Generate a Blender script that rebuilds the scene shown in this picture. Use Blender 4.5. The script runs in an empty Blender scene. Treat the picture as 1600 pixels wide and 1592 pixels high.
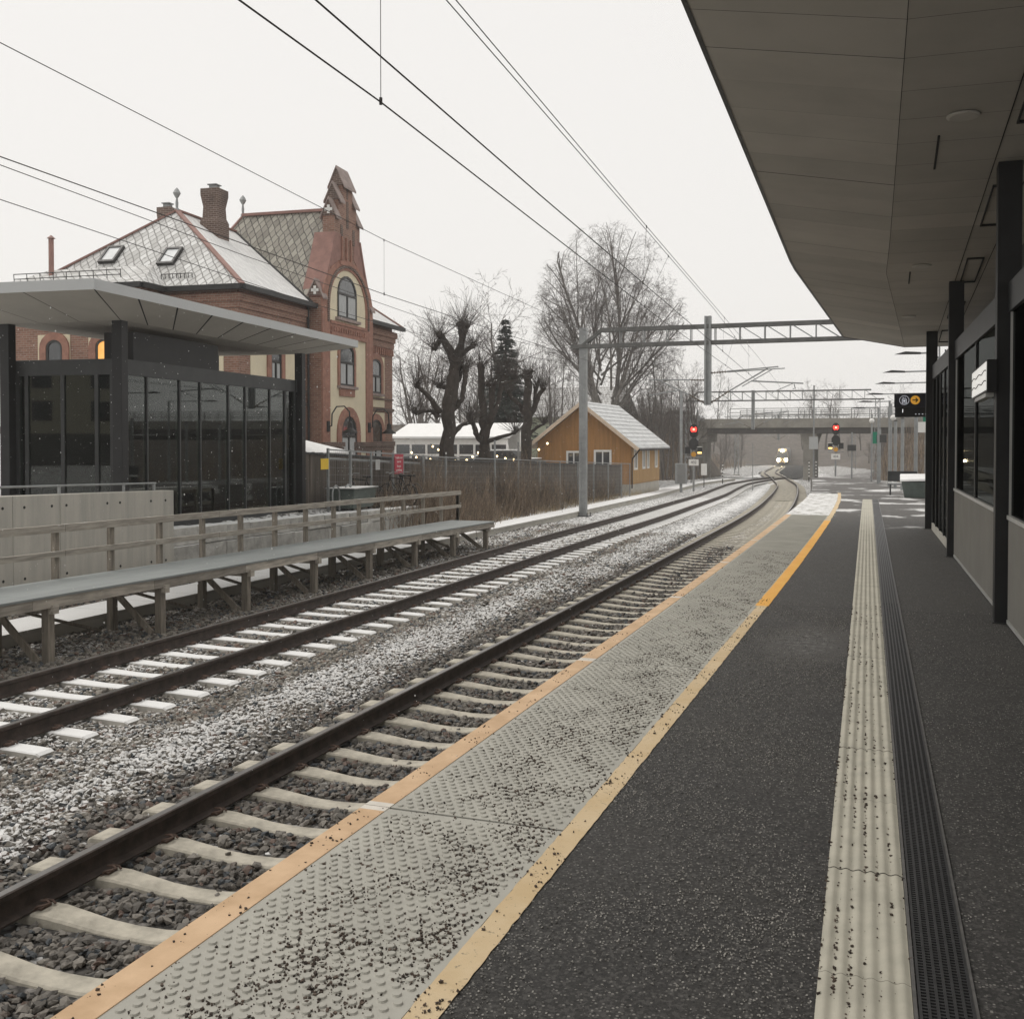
import bpy, math, random
import numpy as np
from mathutils import Vector, Matrix

R = math.radians
scene = bpy.context.scene
COL = scene.collection

# ------------------------------------------------------------------ camera
YAW, PITCH, EYE = R(19.87), R(1.2), 1.94
cam_data = bpy.data.cameras.new("camera")
cam = bpy.data.objects.new("camera", cam_data)
COL.objects.link(cam)
cam.location = (0, 0, EYE)
cam.rotation_euler = (R(90) - PITCH, 0, YAW)
cam_data.sensor_width = 36.0
cam_data.lens = 36.0 * 1660.0 / 1600.0
cam_data.shift_y = -71.2 / 1600.0
cam_data.clip_start = 0.05
cam_data.clip_end = 3000
scene.camera = cam

# ------------------------------------------------------------------ overcast snow sky and a soft sun
SUN_EL, SUN_AZ = R(60), R(280)        # behind the clouds, over the far side of the tracks
world = bpy.data.worlds.new("World")
scene.world = world
world.use_nodes = True
wn = world.node_tree
wn.nodes.clear()
w_out = wn.nodes.new("ShaderNodeOutputWorld")
w_bg = wn.nodes.new("ShaderNodeBackground")
w_sky = wn.nodes.new("ShaderNodeTexSky")
w_sky.sky_type = 'NISHITA'
w_sky.sun_disc = False
w_sky.sun_elevation = SUN_EL
w_sky.sun_rotation = SUN_AZ
w_sky.dust_density = 6.0
w_sky.air_density = 1.0
w_mix = wn.nodes.new("ShaderNodeMixRGB")          # a closed, even cloud deck under the sky
w_mix.inputs['Fac'].default_value = 0.93
w_mix.inputs['Color2'].default_value = (9.6, 9.35, 9.0, 1)
wn.links.new(w_sky.outputs[0], w_mix.inputs['Color1'])
wn.links.new(w_mix.outputs[0], w_bg.inputs['Color'])
w_bg.inputs['Strength'].default_value = 0.10
wn.links.new(w_bg.outputs[0], w_out.inputs['Surface'])

sun_data = bpy.data.lights.new("sun", 'SUN')
sun_data.energy = 1.4
sun_data.angle = R(40)
sun_data.color = (1.0, 0.96, 0.9)
sun = bpy.data.objects.new("sun", sun_data)
COL.objects.link(sun)
sun.rotation_euler = (R(90) - SUN_EL, 0, -SUN_AZ + R(180))
sun.location = (0, 0, 60)

scene.view_settings.view_transform = 'Standard'
scene.view_settings.look = 'None'
scene.view_settings.exposure = 0.0
scene.view_settings.gamma = 1.0
scene.render.engine = 'CYCLES'
scene.cycles.max_bounces = 7
scene.cycles.diffuse_bounces = 3
scene.cycles.glossy_bounces = 3
scene.cycles.transmission_bounces = 4
scene.cycles.transparent_max_bounces = 12
scene.cycles.volume_bounces = 2
scene.cycles.use_denoising = True
scene.cycles.sample_clamp_indirect = 6.0

# ------------------------------------------------------------------ helpers: measuring the place
def at(u, v, X=None, Y=None, z=None, D=None):
    """point of the place seen along one line of sight, at a known X, Y, height or depth"""
    x = (u - 800.0) / 1660.0
    y = -(v - 724.8) / 1660.0
    f = math.cos(PITCH) + y * math.sin(PITCH)
    rz = -math.sin(PITCH) + y * math.cos(PITCH)
    rx = x * math.cos(YAW) - f * math.sin(YAW)
    ry = x * math.sin(YAW) + f * math.cos(YAW)
    if X is not None: t = X / rx
    elif Y is not None: t = Y / ry
    elif z is not None: t = (z - EYE) / rz
    else: t = D
    return Vector((rx * t, ry * t, EYE + rz * t))

def drop(Y):
    """the site falls away gently beyond 24 m"""
    t = max(0.0, Y - 24.0)
    return 0.0128 * (t * t / 24.0 if t < 12 else t - 6.0)

def interp(tab, y):
    xs, ys = tab
    return float(np.interp(y, xs, ys))

def smooth_table(pts):
    """dense monotone table of a smooth curve through a few points"""
    xs = np.array([p[0] for p in pts], float); ys = np.array([p[1] for p in pts], float)
    h = np.diff(xs); dlt = np.diff(ys) / h
    m = np.zeros(len(xs)); m[0] = dlt[0]; m[-1] = dlt[-1]
    for i in range(1, len(xs) - 1):
        m[i] = 0 if dlt[i - 1] * dlt[i] < 0 else (dlt[i - 1] * h[i] + dlt[i] * h[i - 1]) / (h[i] + h[i - 1])
    q = np.linspace(xs[0], xs[-1], 900); k = np.clip(np.searchsorted(xs, q) - 1, 0, len(h) - 1)
    t = (q - xs[k]) / h[k]
    r = (2*t**3 - 3*t**2 + 1)*ys[k] + (t**3 - 2*t**2 + t)*h[k]*m[k] + (-2*t**3 + 3*t**2)*ys[k+1] + (t**3 - t**2)*h[k]*m[k+1]
    return q, r

SH = smooth_table([(-60, 0), (0, 0), (20, 0), (30, -.12), (40, -.42), (50, -.93), (60, -1.6), (73, -2.6), (90, -4.15),
                   (103, -5.8), (125, -8.6), (150, -12), (200, -16.5), (270, -22), (420, -33)])
SF = smooth_table([(-60, 0), (0, 0), (20, 0), (30, -.12), (40, -.42), (50, -.93), (64, -1.65), (81, -3.0), (94, -3.75),
                   (105, -3.7), (113, -3.4), (130, -2.9), (160, -3.4), (200, -7), (270, -13), (420, -24)])
def sh(Y): return interp(SH, Y)
def sf(Y): return interp(SF, Y)
RAIL_Z = -0.78
NEAR_X, FAR_X = -4.30, -8.785
def rail_z(Y): return RAIL_Z - drop(Y)

# ------------------------------------------------------------------ helpers: objects
def tag(o, label=None, cat=None, group=None, kind=None):
    if label: o['label'] = label
    if cat: o['category'] = cat
    if group: o['group'] = group
    if kind: o['kind'] = kind
    return o

def thing(name, label, cat, loc=(0, 0, 0), rot=0.0, group=None):
    o = bpy.data.objects.new(name, None)
    COL.objects.link(o)
    o.location = loc
    o.rotation_euler = (0, 0, rot)
    o.empty_display_size = 0.2
    return tag(o, label, cat, group)

def children(o):
    return [c for c in ALL_CHILDREN.get(o.name, [])]
ALL_CHILDREN = {}
def set_parent(o, p):
    o.parent = p
    ALL_CHILDREN.setdefault(p.name, []).append(o)

def copy_tree(o, parent=None):
    c = o.copy()
    COL.objects.link(c)
    if parent is not None:
        set_parent(c, parent)
    for ch in list(children(o)):
        copy_tree(ch, c)
    return c

class MB:
    """collects faces, then links them as one mesh object"""
    def __init__(self):
        self.v = []; self.f = []; self.m = []; self.cur = 0
    def add(self, vs, fs):
        n = len(self.v)
        self.v.extend([tuple(p) for p in vs])
        for f in fs:
            self.f.append(tuple(i + n for i in f)); self.m.append(self.cur)
        return self
    def box(self, x0, x1, y0, y1, z0, z1):
        vs = [(x0,y0,z0),(x1,y0,z0),(x1,y1,z0),(x0,y1,z0),(x0,y0,z1),(x1,y0,z1),(x1,y1,z1),(x0,y1,z1)]
        return self.add(vs, [(3,2,1,0),(4,5,6,7),(0,1,5,4),(1,2,6,5),(2,3,7,6),(3,0,4,7)])
    def cbox(self, c, s, rz=0.0):
        x, y, z = s[0]/2, s[1]/2, s[2]/2
        ca, sa = math.cos(rz), math.sin(rz)
        vs = []
        for dz in (-z, z):
            for dx, dy in ((-x,-y),(x,-y),(x,y),(-x,y)):
                vs.append((c[0]+dx*ca-dy*sa, c[1]+dx*sa+dy*ca, c[2]+dz))
        return self.add(vs, [(3,2,1,0),(4,5,6,7),(0,1,5,4),(1,2,6,5),(2,3,7,6),(3,0,4,7)])
    def beam(self, p0, p1, w, h, up=(0, 0, 1)):
        p0, p1, up = Vector(p0), Vector(p1), Vector(up)
        d = (p1 - p0).normalized()
        if abs(d.dot(up)) > 0.99: up = Vector((0, 1, 0))
        s = d.cross(up).normalized(); t = s.cross(d).normalized()
        vs = []
        for p in (p0, p1):
            for a, b in ((-1,-1),(1,-1),(1,1),(-1,1)):
                vs.append(p + s*(a*w/2) + t*(b*h/2))
        return self.add(vs, [(0,1,2,3),(7,6,5,4),(0,4,5,1),(1,5,6,2),(2,6,7,3),(3,7,4,0)])
    def tube(self, pts, r, n=8, cap=True):
        pts = [Vector(p) for p in pts]
        rs = r if isinstance(r, (list, tuple)) else [r]*len(pts)
        base = len(self.v); vs = []
        ref = None
        for i, p in enumerate(pts):
            a = pts[max(0, i-1)]; b = pts[min(len(pts)-1, i+1)]
            d = (b - a)
            d = d.normalized() if d.length > 1e-9 else Vector((0,0,1))
            if ref is None:
                ref = Vector((0,0,1)) if abs(d.z) < 0.9 else Vector((1,0,0))
            s = d.cross(ref)
            if s.length < 1e-6: s = d.cross(Vector((0,1,0)))
            s.normalize(); t = s.cross(d).normalized(); ref = t
            for k in range(n):
                an = 2*math.pi*k/n
                vs.append(p + s*(math.cos(an)*rs[i]) + t*(math.sin(an)*rs[i]))
        fs = []
        for i in range(len(pts)-1):
            for k in range(n):
                k2 = (k+1) % n
                fs.append((i*n+k, (i+1)*n+k, (i+1)*n+k2, i*n+k2))
        if cap:
            fs.append(tuple(range(n))); fs.append(tuple((len(pts)-1)*n + k for k in reversed(range(n))))
        return self.add(vs, fs)
    def prism(self, poly, a, b, axis='z'):
        """polygon extruded along an axis from a to b; poly pairs are the other two axes in order"""
        def P(p, t):
            return {'z': (p[0], p[1], t), 'x': (t, p[0], p[1]), 'y': (p[0], t, p[1])}[axis]
        n = len(poly)
        vs = [P(p, a) for p in poly] + [P(p, b) for p in poly]
        fs = [tuple(reversed(range(n))), tuple(range(n, 2*n))]
        for i in range(n):
            j = (i+1) % n
            fs.append((i, j, n+j, n+i))
        return self.add(vs, fs)
    def quad(self, *ps):
        return self.add(ps, [tuple(range(len(ps)))])
    def lathe(self, prof, c=(0,0,0), n=16):
        vs = []; fs = []
        for r, z in prof:
            for k in range(n):
                an = 2*math.pi*k/n
                vs.append((c[0]+r*math.cos(an), c[1]+r*math.sin(an), c[2]+z))
        for i in range(len(prof)-1):
            for k in range(n):
                k2 = (k+1) % n
                fs.append((i*n+k, i*n+k2, (i+1)*n+k2, (i+1)*n+k))
        fs.append(tuple(reversed(range(n)))); fs.append(tuple((len(prof)-1)*n+k for k in range(n)))
        return self.add(vs, fs)
    def ball(self, c, r, n=8, m=6):
        return self.lathe([(r*math.sin(math.pi*i/m) if 0 < i < m else r*0.02, -r*math.cos(math.pi*i/m)) for i in range(m+1)], c, n)
    def sweep(self, prof, frames, closed=True):
        """profile (a,b) swept over frames (point, side, up)"""
        n = len(prof); vs = []
        for p, s, t in frames:
            for a, b in prof: vs.append(p + s*a + t*b)
        fs = []
        for i in range(len(frames)-1):
            for k in range(n if closed else n-1):
                k2 = (k+1) % n
                fs.append((i*n+k, i*n+k2, (i+1)*n+k2, (i+1)*n+k))
        if closed:
            fs.append(tuple(reversed(range(n)))); fs.append(tuple((len(frames)-1)*n+k for k in range(n)))
        return self.add(vs, fs)
    def build(self, name, mat, parent=None, smooth=False, bevel=0.0, world=False, fix=True):
        me = bpy.data.meshes.new(name)
        vs = self.v
        if world and parent is not None:
            off = Vector((0, 0, 0)); q = parent
            while q is not None:
                off += Vector(q.location); q = q.parent
            vs = [(p[0]-off.x, p[1]-off.y, p[2]-off.z) for p in vs]
        me.from_pydata(vs, [], self.f)
        mats = mat if isinstance(mat, (list, tuple)) else [mat]
        for m in mats: me.materials.append(m)
        if len(mats) > 1: me.polygons.foreach_set('material_index', self.m)
        if fix:
            import bmesh
            bm = bmesh.new(); bm.from_mesh(me)
            bmesh.ops.recalc_face_normals(bm, faces=bm.faces)
            bm.to_mesh(me); bm.free()
        if smooth:
            me.polygons.foreach_set('use_smooth', [True]*len(me.polygons))
            try: me.set_sharp_from_angle(angle=R(40))
            except Exception: pass
        me.update()
        o = bpy.data.objects.new(name, me)
        COL.objects.link(o)
        if parent is not None: set_parent(o, parent)
        if bevel > 0:
            b = o.modifiers.new("bevel", 'BEVEL'); b.width = bevel; b.segments = 2; b.limit_method = 'ANGLE'
            b.angle_limit = R(40)
        return o

def np_mesh(name, verts, faces, mat, parent=None, attrs=None, smooth=False):
    """fast mesh of equal-sided faces from numpy arrays"""
    me = bpy.data.meshes.new(name)
    nv, nf, k = len(verts), len(faces), faces.shape[1]
    me.vertices.add(nv); me.vertices.foreach_set('co', np.asarray(verts, np.float32).ravel())
    me.loops.add(nf*k); me.loops.foreach_set('vertex_index', np.asarray(faces, np.int32).ravel())
    me.polygons.add(nf); me.polygons.foreach_set('loop_start', np.arange(0, nf*k, k, dtype=np.int32))
    try: me.polygons.foreach_set('loop_total', np.full(nf, k, np.int32))
    except Exception: pass
    if smooth: me.polygons.foreach_set('use_smooth', np.ones(nf, bool))
    else:
        me.polygons.foreach_set('use_smooth', np.zeros(nf, bool))
    me.materials.append(mat)
    for an, arr in (attrs or {}).items():
        a = me.attributes.new(an, 'FLOAT', 'POINT'); a.data.foreach_set('value', np.asarray(arr, np.float32))
    me.update(calc_edges=True); me.validate()
    o = bpy.data.objects.new(name, me); COL.objects.link(o)
    if parent is not None: set_parent(o, parent)
    return o

def path_frames(cx, Y0, Y1, step, zf, off=0.0):
    fr = []; n = max(2, int(math.ceil((Y1-Y0)/step))+1)
    for i in range(n):
        Y = Y0 + (Y1-Y0)*i/(n-1); e = 0.05
        d = Vector((cx(Y+e)-cx(Y-e), 2*e, zf(Y+e)-zf(Y-e))).normalized()
        s = d.cross(Vector((0,0,1))).normalized(); t = s.cross(d)
        fr.append((Vector((cx(Y), Y, zf(Y))) + s*off, s, t))
    return fr

# ------------------------------------------------------------------ helpers: materials
def N(nt, typ, **kw):
    n = nt.nodes.new(typ)
    for k, v in kw.items():
        if k.startswith('_'): setattr(n, k[1:], v)
        else:
            key = k.replace('__', ' ')
            n.inputs[int(key[1:]) if key[0] == 'i' and key[1:].isdigit() else key].default_value = v
    return n
def L(nt, a, b): nt.links.new(a, b)

def math_n(nt, op, a, b=None, clamp=False):
    n = nt.nodes.new('ShaderNodeMath'); n.operation = op; n.use_clamp = clamp
    for i, x in enumerate((a, b)):
        if x is None: continue
        if isinstance(x, (int, float)): n.inputs[i].default_value = x
        else: L(nt, x, n.inputs[i])
    return n.outputs[0]
def ramp(nt, x, lo, hi, smooth=True):
    n = nt.nodes.new('ShaderNodeMapRange'); n.interpolation_type = 'SMOOTHSTEP' if smooth else 'LINEAR'
    n.inputs['From Min'].default_value = lo; n.inputs['From Max'].default_value = hi
    L(nt, x, n.inputs['Value']); return n.outputs['Result']
def mixc(nt, fac, a, b, blend='MIX'):
    n = nt.nodes.new('ShaderNodeMixRGB'); n.blend_type = blend
    for i, x in zip((0, 1, 2), (fac, a, b)):
        if isinstance(x, (int, float)): n.inputs[i].default_value = x
        elif isinstance(x, tuple): n.inputs[i].default_value = (x[0], x[1], x[2], 1)
        else: L(nt, x, n.inputs[i])
    return n.outputs[0]
def noise(nt, vec, scale, detail=3.0, rough=0.55):
    n = nt.nodes.new('ShaderNodeTexNoise'); n.inputs['Scale'].default_value = scale
    n.inputs['Detail'].default_value = detail; n.inputs['Roughness'].default_value = rough
    if vec is not None: L(nt, vec, n.inputs['Vector'])
    return n.outputs['Fac']
def coords(nt, kind='Object', scale=None):
    tc = nt.nodes.new('ShaderNodeTexCoord'); o = tc.outputs[kind]
    if scale is not None:
        mp = nt.nodes.new('ShaderNodeMapping'); mp.inputs['Scale'].default_value = scale
        L(nt, o, mp.inputs['Vector']); o = mp.outputs[0]
    return o
def bump(nt, h, dist, strength=1.0, prev=None):
    b = nt.nodes.new('ShaderNodeBump'); b.inputs['Distance'].default_value = dist; b.inputs['Strength'].default_value = strength
    L(nt, h, b.inputs['Height'])
    if prev is not None: L(nt, prev, b.inputs['Normal'])
    return b.outputs['Normal']
def normal_z(nt):
    g = nt.nodes.new('ShaderNodeNewGeometry'); s = nt.nodes.new('ShaderNodeSeparateXYZ')
    L(nt, g.outputs['Normal'], s.inputs[0]); return s.outputs['Z']

SNOW = (0.75, 0.75, 0.74)
def new_mat(name):
    m = bpy.data.materials.new(name); m.use_nodes = True
    nt = m.node_tree; b = nt.nodes['Principled BSDF']
    return m, nt, b

def mat(name, col, rough=0.8, var=0.18, scale=4.0, bmp=0.0, bscale=60.0, metal=0.0, snow=0.0, snow_scale=2.0,
        island=0.0, stretch=None, col2=None, spec=0.4, emit=None, estr=0.0):
    m, nt, b = new_mat(name)
    v = coords(nt, 'Object', stretch)
    lo = tuple(c*(1-var) for c in col); hi = tuple(min(1, c*(1+var)) for c in (col2 or col))
    c = mixc(nt, ramp(nt, noise(nt, v, scale, 5.0, 0.6), 0.28, 0.72), lo, hi)
    if island > 0:
        g = nt.nodes.new('ShaderNodeNewGeometry')
        k = math_n(nt, 'ADD', math_n(nt, 'MULTIPLY', g.outputs['Random Per Island'], 2*island), 1-island)
        vv = nt.nodes.new('ShaderNodeVectorMath'); vv.operation = 'SCALE'
        L(nt, c, vv.inputs[0]); L(nt, k, vv.inputs['Scale']); c = vv.outputs[0]
    b.inputs['Roughness'].default_value = rough
    b.inputs['Metallic'].default_value = metal
    b.inputs['Specular IOR Level'].default_value = spec
    if snow > 0:
        mk = math_n(nt, 'MULTIPLY', ramp(nt, normal_z(nt), 0.45, 0.8),
                    ramp(nt, noise(nt, coords(nt, 'Object'), snow_scale, 6.0, 0.7), 0.72-snow*0.55, 0.80-snow*0.50), True)
        c = mixc(nt, mk, c, SNOW)
    L(nt, c, b.inputs['Base Color'])
    if bmp > 0:
        L(nt, bump(nt, noise(nt, v, bscale, 4.0, 0.6), bmp), b.inputs['Normal'])
    if emit:
        b.inputs['Emission Color'].default_value = (*emit, 1); b.inputs['Emission Strength'].default_value = estr
    return m

# segments -> thin tubes (branches, twigs, stems)
def seg_mesh(name, P0, P1, R0, R1, material, parent=None, sides=3):
    P0 = np.asarray(P0, float); P1 = np.asarray(P1, float); R0 = np.asarray(R0, float); R1 = np.asarray(R1, float)
    d = P1 - P0; ln = np.linalg.norm(d, axis=1, keepdims=True); ln[ln < 1e-9] = 1e-9; d = d/ln
    ref = np.where(np.abs(d[:, 2:3]) < 0.9, np.array([[0, 0, 1.0]]), np.array([[1.0, 0, 0]]))
    s = np.cross(d, ref); s /= np.linalg.norm(s, axis=1, keepdims=True); t = np.cross(s, d)
    an = np.arange(sides)*2*np.pi/sides
    ca, sa = np.cos(an)[None, :, None], np.sin(an)[None, :, None]
    ring = s[:, None, :]*ca + t[:, None, :]*sa
    A = P0[:, None, :] + ring*R0[:, None, None]; B = P1[:, None, :] + ring*R1[:, None, None]
    V = np.concatenate([A, B], axis=1).reshape(-1, 3)
    n = len(P0); base = (np.arange(n)*2*sides)[:, None]
    fs = []
    for k in range(sides):
        k2 = (k+1) % sides
        fs.append(np.concatenate([base+k, base+k2, base+sides+k2, base+sides+k], axis=1))
    F = np.stack(fs, axis=1).reshape(-1, 4)
    return np_mesh(name, V, F, material, parent, smooth=True)
# ================================================================== MATERIALS of the setting
rng = np.random.default_rng(7)
random.seed(7)

def ballast_mat():
    m, nt, b = new_mat("ballast_ground")
    v = coords(nt, 'Object')
    vo = nt.nodes.new('ShaderNodeTexVoronoi'); vo.inputs['Scale'].default_value = 17; L(nt, v, vo.inputs['Vector'])
    sep = nt.nodes.new('ShaderNodeSeparateXYZ'); L(nt, vo.outputs['Color'], sep.inputs[0])
    c = mixc(nt, sep.outputs['X'], (0.055, 0.05, 0.045), (0.23, 0.215, 0.20))
    cr = ramp(nt, vo.outputs['Distance'], 0.35, 0.75)
    c = mixc(nt, cr, c, (0.03, 0.028, 0.026))
    at_ = nt.nodes.new('ShaderNodeAttribute'); at_.attribute_name = 'snow'
    mk = math_n(nt, 'ADD', sep.outputs['Y'], noise(nt, v, 1.3, 4.0))
    mk = math_n(nt, 'ADD', mk, math_n(nt, 'MULTIPLY', at_.outputs['Fac'], 1.1))
    c = mixc(nt, ramp(nt, mk, 1.45, 1.62), c, SNOW)
    L(nt, c, b.inputs['Base Color']); b.inputs['Roughness'].default_value = 0.9
    L(nt, bump(nt, math_n(nt, 'SUBTRACT', 1.0, vo.outputs['Distance']), 0.03), b.inputs['Normal'])
    return m

def stone_mat():
    m, nt, b = new_mat("ballast_stone")
    g = nt.nodes.new('ShaderNodeNewGeometry'); rnd = g.outputs['Random Per Island']
    v = coords(nt, 'Object')
    at_ = nt.nodes.new('ShaderNodeAttribute'); at_.attribute_name = 'wet'
    c = mixc(nt, rnd, (0.14, 0.128, 0.11), (0.41, 0.375, 0.32))
    c = mixc(nt, ramp(nt, math_n(nt, 'FRACT', math_n(nt, 'MULTIPLY', rnd, 17.0)), 0.86, 0.9), c, (0.22, 0.15, 0.115))
    c = mixc(nt, ramp(nt, math_n(nt, 'FRACT', math_n(nt, 'MULTIPLY', rnd, 31.0)), 0.84, 0.88), c, (0.10, 0.115, 0.125))
    c = mixc(nt, math_n(nt, 'MULTIPLY', noise(nt, v, 55, 4.0), 0.5), c, (0.07, 0.065, 0.06))
    c = mixc(nt, at_.outputs['Fac'], c, (0.62, 0.62, 0.64), 'MULTIPLY')
    s_ = nt.nodes.new('ShaderNodeAttribute'); s_.attribute_name = 'snow'
    q = math_n(nt, 'ADD', normal_z(nt), math_n(nt, 'MULTIPLY', math_n(nt, 'SUBTRACT', noise(nt, v, 45, 3.0), 0.5), 0.6))
    mk = ramp(nt, math_n(nt, 'ADD', q, math_n(nt, 'MULTIPLY', s_.outputs['Fac'], 1.3)), 1.28, 1.62)
    c = mixc(nt, math_n(nt, 'MULTIPLY', mk, 0.78), c, SNOW)
    L(nt, c, b.inputs['Base Color']); b.inputs['Roughness'].default_value = 0.72
    b.inputs['Specular IOR Level'].default_value = 0.35
    L(nt, bump(nt, noise(nt, v, 120, 3.0), 0.004), b.inputs['Normal'])
    return m

def asphalt_mat():
    m, nt, b = new_mat("asphalt")
    v = coords(nt, 'Object')
    n1 = noise(nt, v, 0.55, 5.0, 0.6); n3 = noise(nt, v, 3.2, 6.0, 0.7)
    vo = nt.nodes.new('ShaderNodeTexVoronoi'); vo.inputs['Scale'].default_value = 78; L(nt, v, vo.inputs['Vector'])
    vs_ = nt.nodes.new('ShaderNodeSeparateXYZ'); L(nt, vo.outputs['Color'], vs_.inputs[0])
    n2 = noise(nt, v, 48, 4.0, 0.75)
    c = mixc(nt, ramp(nt, n1, 0.3, 0.7), (0.030, 0.0285, 0.027), (0.050, 0.047, 0.043))
    c = mixc(nt, math_n(nt, 'MULTIPLY', ramp(nt, n3, 0.42, 0.66), 0.45), c, (0.022, 0.021, 0.020))
    c = mixc(nt, math_n(nt, 'MULTIPLY', ramp(nt, n2, 0.50, 0.36), 0.75), c, (0.008, 0.008, 0.008))
    # aggregate: some stones of the surface stand out pale, more of them in scuffed zones
    ag = math_n(nt, 'ADD', vs_.outputs['X'], math_n(nt, 'MULTIPLY', math_n(nt, 'SUBTRACT', n3, 0.5), 0.9))
    c = mixc(nt, math_n(nt, 'MULTIPLY', ramp(nt, ag, 0.80, 0.93), ramp(nt, vo.outputs['Distance'], 0.55, 0.30)), c, (0.26, 0.25, 0.23))
    c = mixc(nt, math_n(nt, 'MULTIPLY', ramp(nt, math_n(nt, 'ADD', vs_.outputs['Y'], math_n(nt, 'MULTIPLY', n3, 0.3)), 0.72, 1.0), 0.6), c, (0.10, 0.096, 0.09))
    sp = nt.nodes.new('ShaderNodeSeparateXYZ'); L(nt, v, sp.inputs[0])
    # snow blown in beyond the end of the canopy, in streaks across the platform
    far = ramp(nt, sp.outputs['Y'], 24.5, 34.0)  # even paler asphalt tone further along, apart from the snow streaks
    sv = coords(nt, 'Object', (0.55, 0.42, 1.0))
    sn = math_n(nt, 'ADD', noise(nt, sv, 1.0, 4.0, 0.55), math_n(nt, 'MULTIPLY', noise(nt, v, 7.0, 3.0), 0.16))
    mk = math_n(nt, 'MULTIPLY', ramp(nt, sn, 0.62, 0.70), ramp(nt, sp.outputs['Y'], 24.6, 26.5))
    # a repair joint right across the asphalt
    jl = ramp(nt, math_n(nt, 'ABSOLUTE', math_n(nt, 'ADD', sp.outputs['Y'], math_n(nt, 'ADD', -12.98, math_n(nt, 'MULTIPLY', noise(nt, v, 2.0, 3.0), 0.12)))), 0.030, 0.010)
    c = mixc(nt, math_n(nt, 'MULTIPLY', jl, 0.7), c, (0.010, 0.010, 0.010))
    c = mixc(nt, math_n(nt, 'MULTIPLY', ramp(nt, sp.outputs['Y'], 12.9, 12.94), 0.18), c, (0.09, 0.086, 0.08))
    # one melted patch of slush under the canopy
    dx = math_n(nt, 'DIVIDE', math_n(nt, 'ADD', sp.outputs['X'], 0.78), 0.36); dy = math_n(nt, 'DIVIDE', math_n(nt, 'ADD', sp.outputs['Y'], -10.6), 0.85)
    rr = math_n(nt, 'ADD', math_n(nt, 'MULTIPLY', dx, dx), math_n(nt, 'MULTIPLY', dy, dy))
    slush = math_n(nt, 'MULTIPLY', ramp(nt, rr, 1.0, 0.1), ramp(nt, noise(nt, v, 13, 6.0, 0.75), 0.48, 0.70))
    c = mixc(nt, math_n(nt, 'MULTIPLY', slush, 0.8), c, (0.5, 0.5, 0.48))
    wetz = ramp(nt, math_n(nt, 'ADD', rr, math_n(nt, 'MULTIPLY', noise(nt, v, 3, 3.0), 2.0)), 3.2, 2.0)
    c = mixc(nt, math_n(nt, 'MULTIPLY', wetz, 0.5), c, (0.10, 0.095, 0.088))
    c = mixc(nt, math_n(nt, 'MULTIPLY', far, 0.35), c, (0.17, 0.16, 0.15))
    c = mixc(nt, math_n(nt, 'MULTIPLY', mk, 0.85), c, (0.72, 0.72, 0.71))
    L(nt, c, b.inputs['Base Color']);     rg = nt.nodes.new('ShaderNodeMapRange'); rg.inputs['To Min'].default_value = 0.62; rg.inputs['To Max'].default_value = 0.8; L(nt, n1, rg.inputs['Value']); L(nt, rg.outputs[0], b.inputs['Roughness'])
    b.inputs['Specular IOR Level'].default_value = 0.4
    L(nt, bump(nt, noise(nt, v, 75, 4.0, 0.75), 0.012, 1.0), b.inputs['Normal'])
    return m

M = {}
M['ballast'] = ballast_mat(); M['stone'] = stone_mat(); M['asphalt'] = asphalt_mat()
M['sleeper'] = mat("sleeper_concrete", (0.42, 0.39, 0.325), 0.85, 0.26, 6, 0.003, 90)
M['sleeper_snow'] = mat("sleeper_concrete_snowed", (0.40, 0.38, 0.34), 0.85, 0.14, 5, 0.002, 90, snow=0.85, snow_scale=9)
M['rail'] = mat("rail_steel", (0.062, 0.046, 0.038), 0.58, 0.35, 8, 0.002, 40, spec=0.3)
M['rail_top'] = mat("rail_running_face", (0.22, 0.21, 0.20), 0.32, 0.15, 10, metal=0.7)
M['clip'] = mat("rail_clip_rust", (0.10, 0.065, 0.05), 0.8, 0.3, 20)
M['conc'] = mat("cast_concrete", (0.47, 0.45, 0.40), 0.85, 0.10, 1.6, 0.002, 60)
M['conc_snow'] = mat("concrete_snowed", (0.40, 0.385, 0.35), 0.85, 0.15, 2.5, 0.002, 60, snow=1.45, snow_scale=1.2)
M['slab'] = mat("tactile_slab_concrete", (0.40, 0.39, 0.345), 0.7, 0.09, 2.2, 0.0015, 150)
M['slab_snow'] = mat("tactile_slab_snowed", (0.36, 0.35, 0.32), 0.7, 0.09, 2.2, 0.0015, 150, snow=0.55, snow_scale=3.0)
M['edge_paint'] = mat("tan_edge_paint", (0.56, 0.37, 0.21), 0.7, 0.12, 3.0, 0.001, 150, col2=(0.60, 0.42, 0.26))
M['edge_white'] = mat("white_joint_patch", (0.66, 0.62, 0.55), 0.7, 0.1, 6)
M['grit'] = mat("brown_grit", (0.072, 0.054, 0.042), 0.9, 0.3, 30, island=0.6)
M['grit_grey'] = mat("grey_grit", (0.25, 0.24, 0.22), 0.9, 0.3, 30, island=0.75)
M['guide'] = mat("ribbed_guidance_concrete", (0.43, 0.41, 0.34), 0.8, 0.10, 5, 0.001, 120)
M['iron'] = mat("drain_iron", (0.028, 0.028, 0.028), 0.55, 0.25, 20, spec=0.4)

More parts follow.
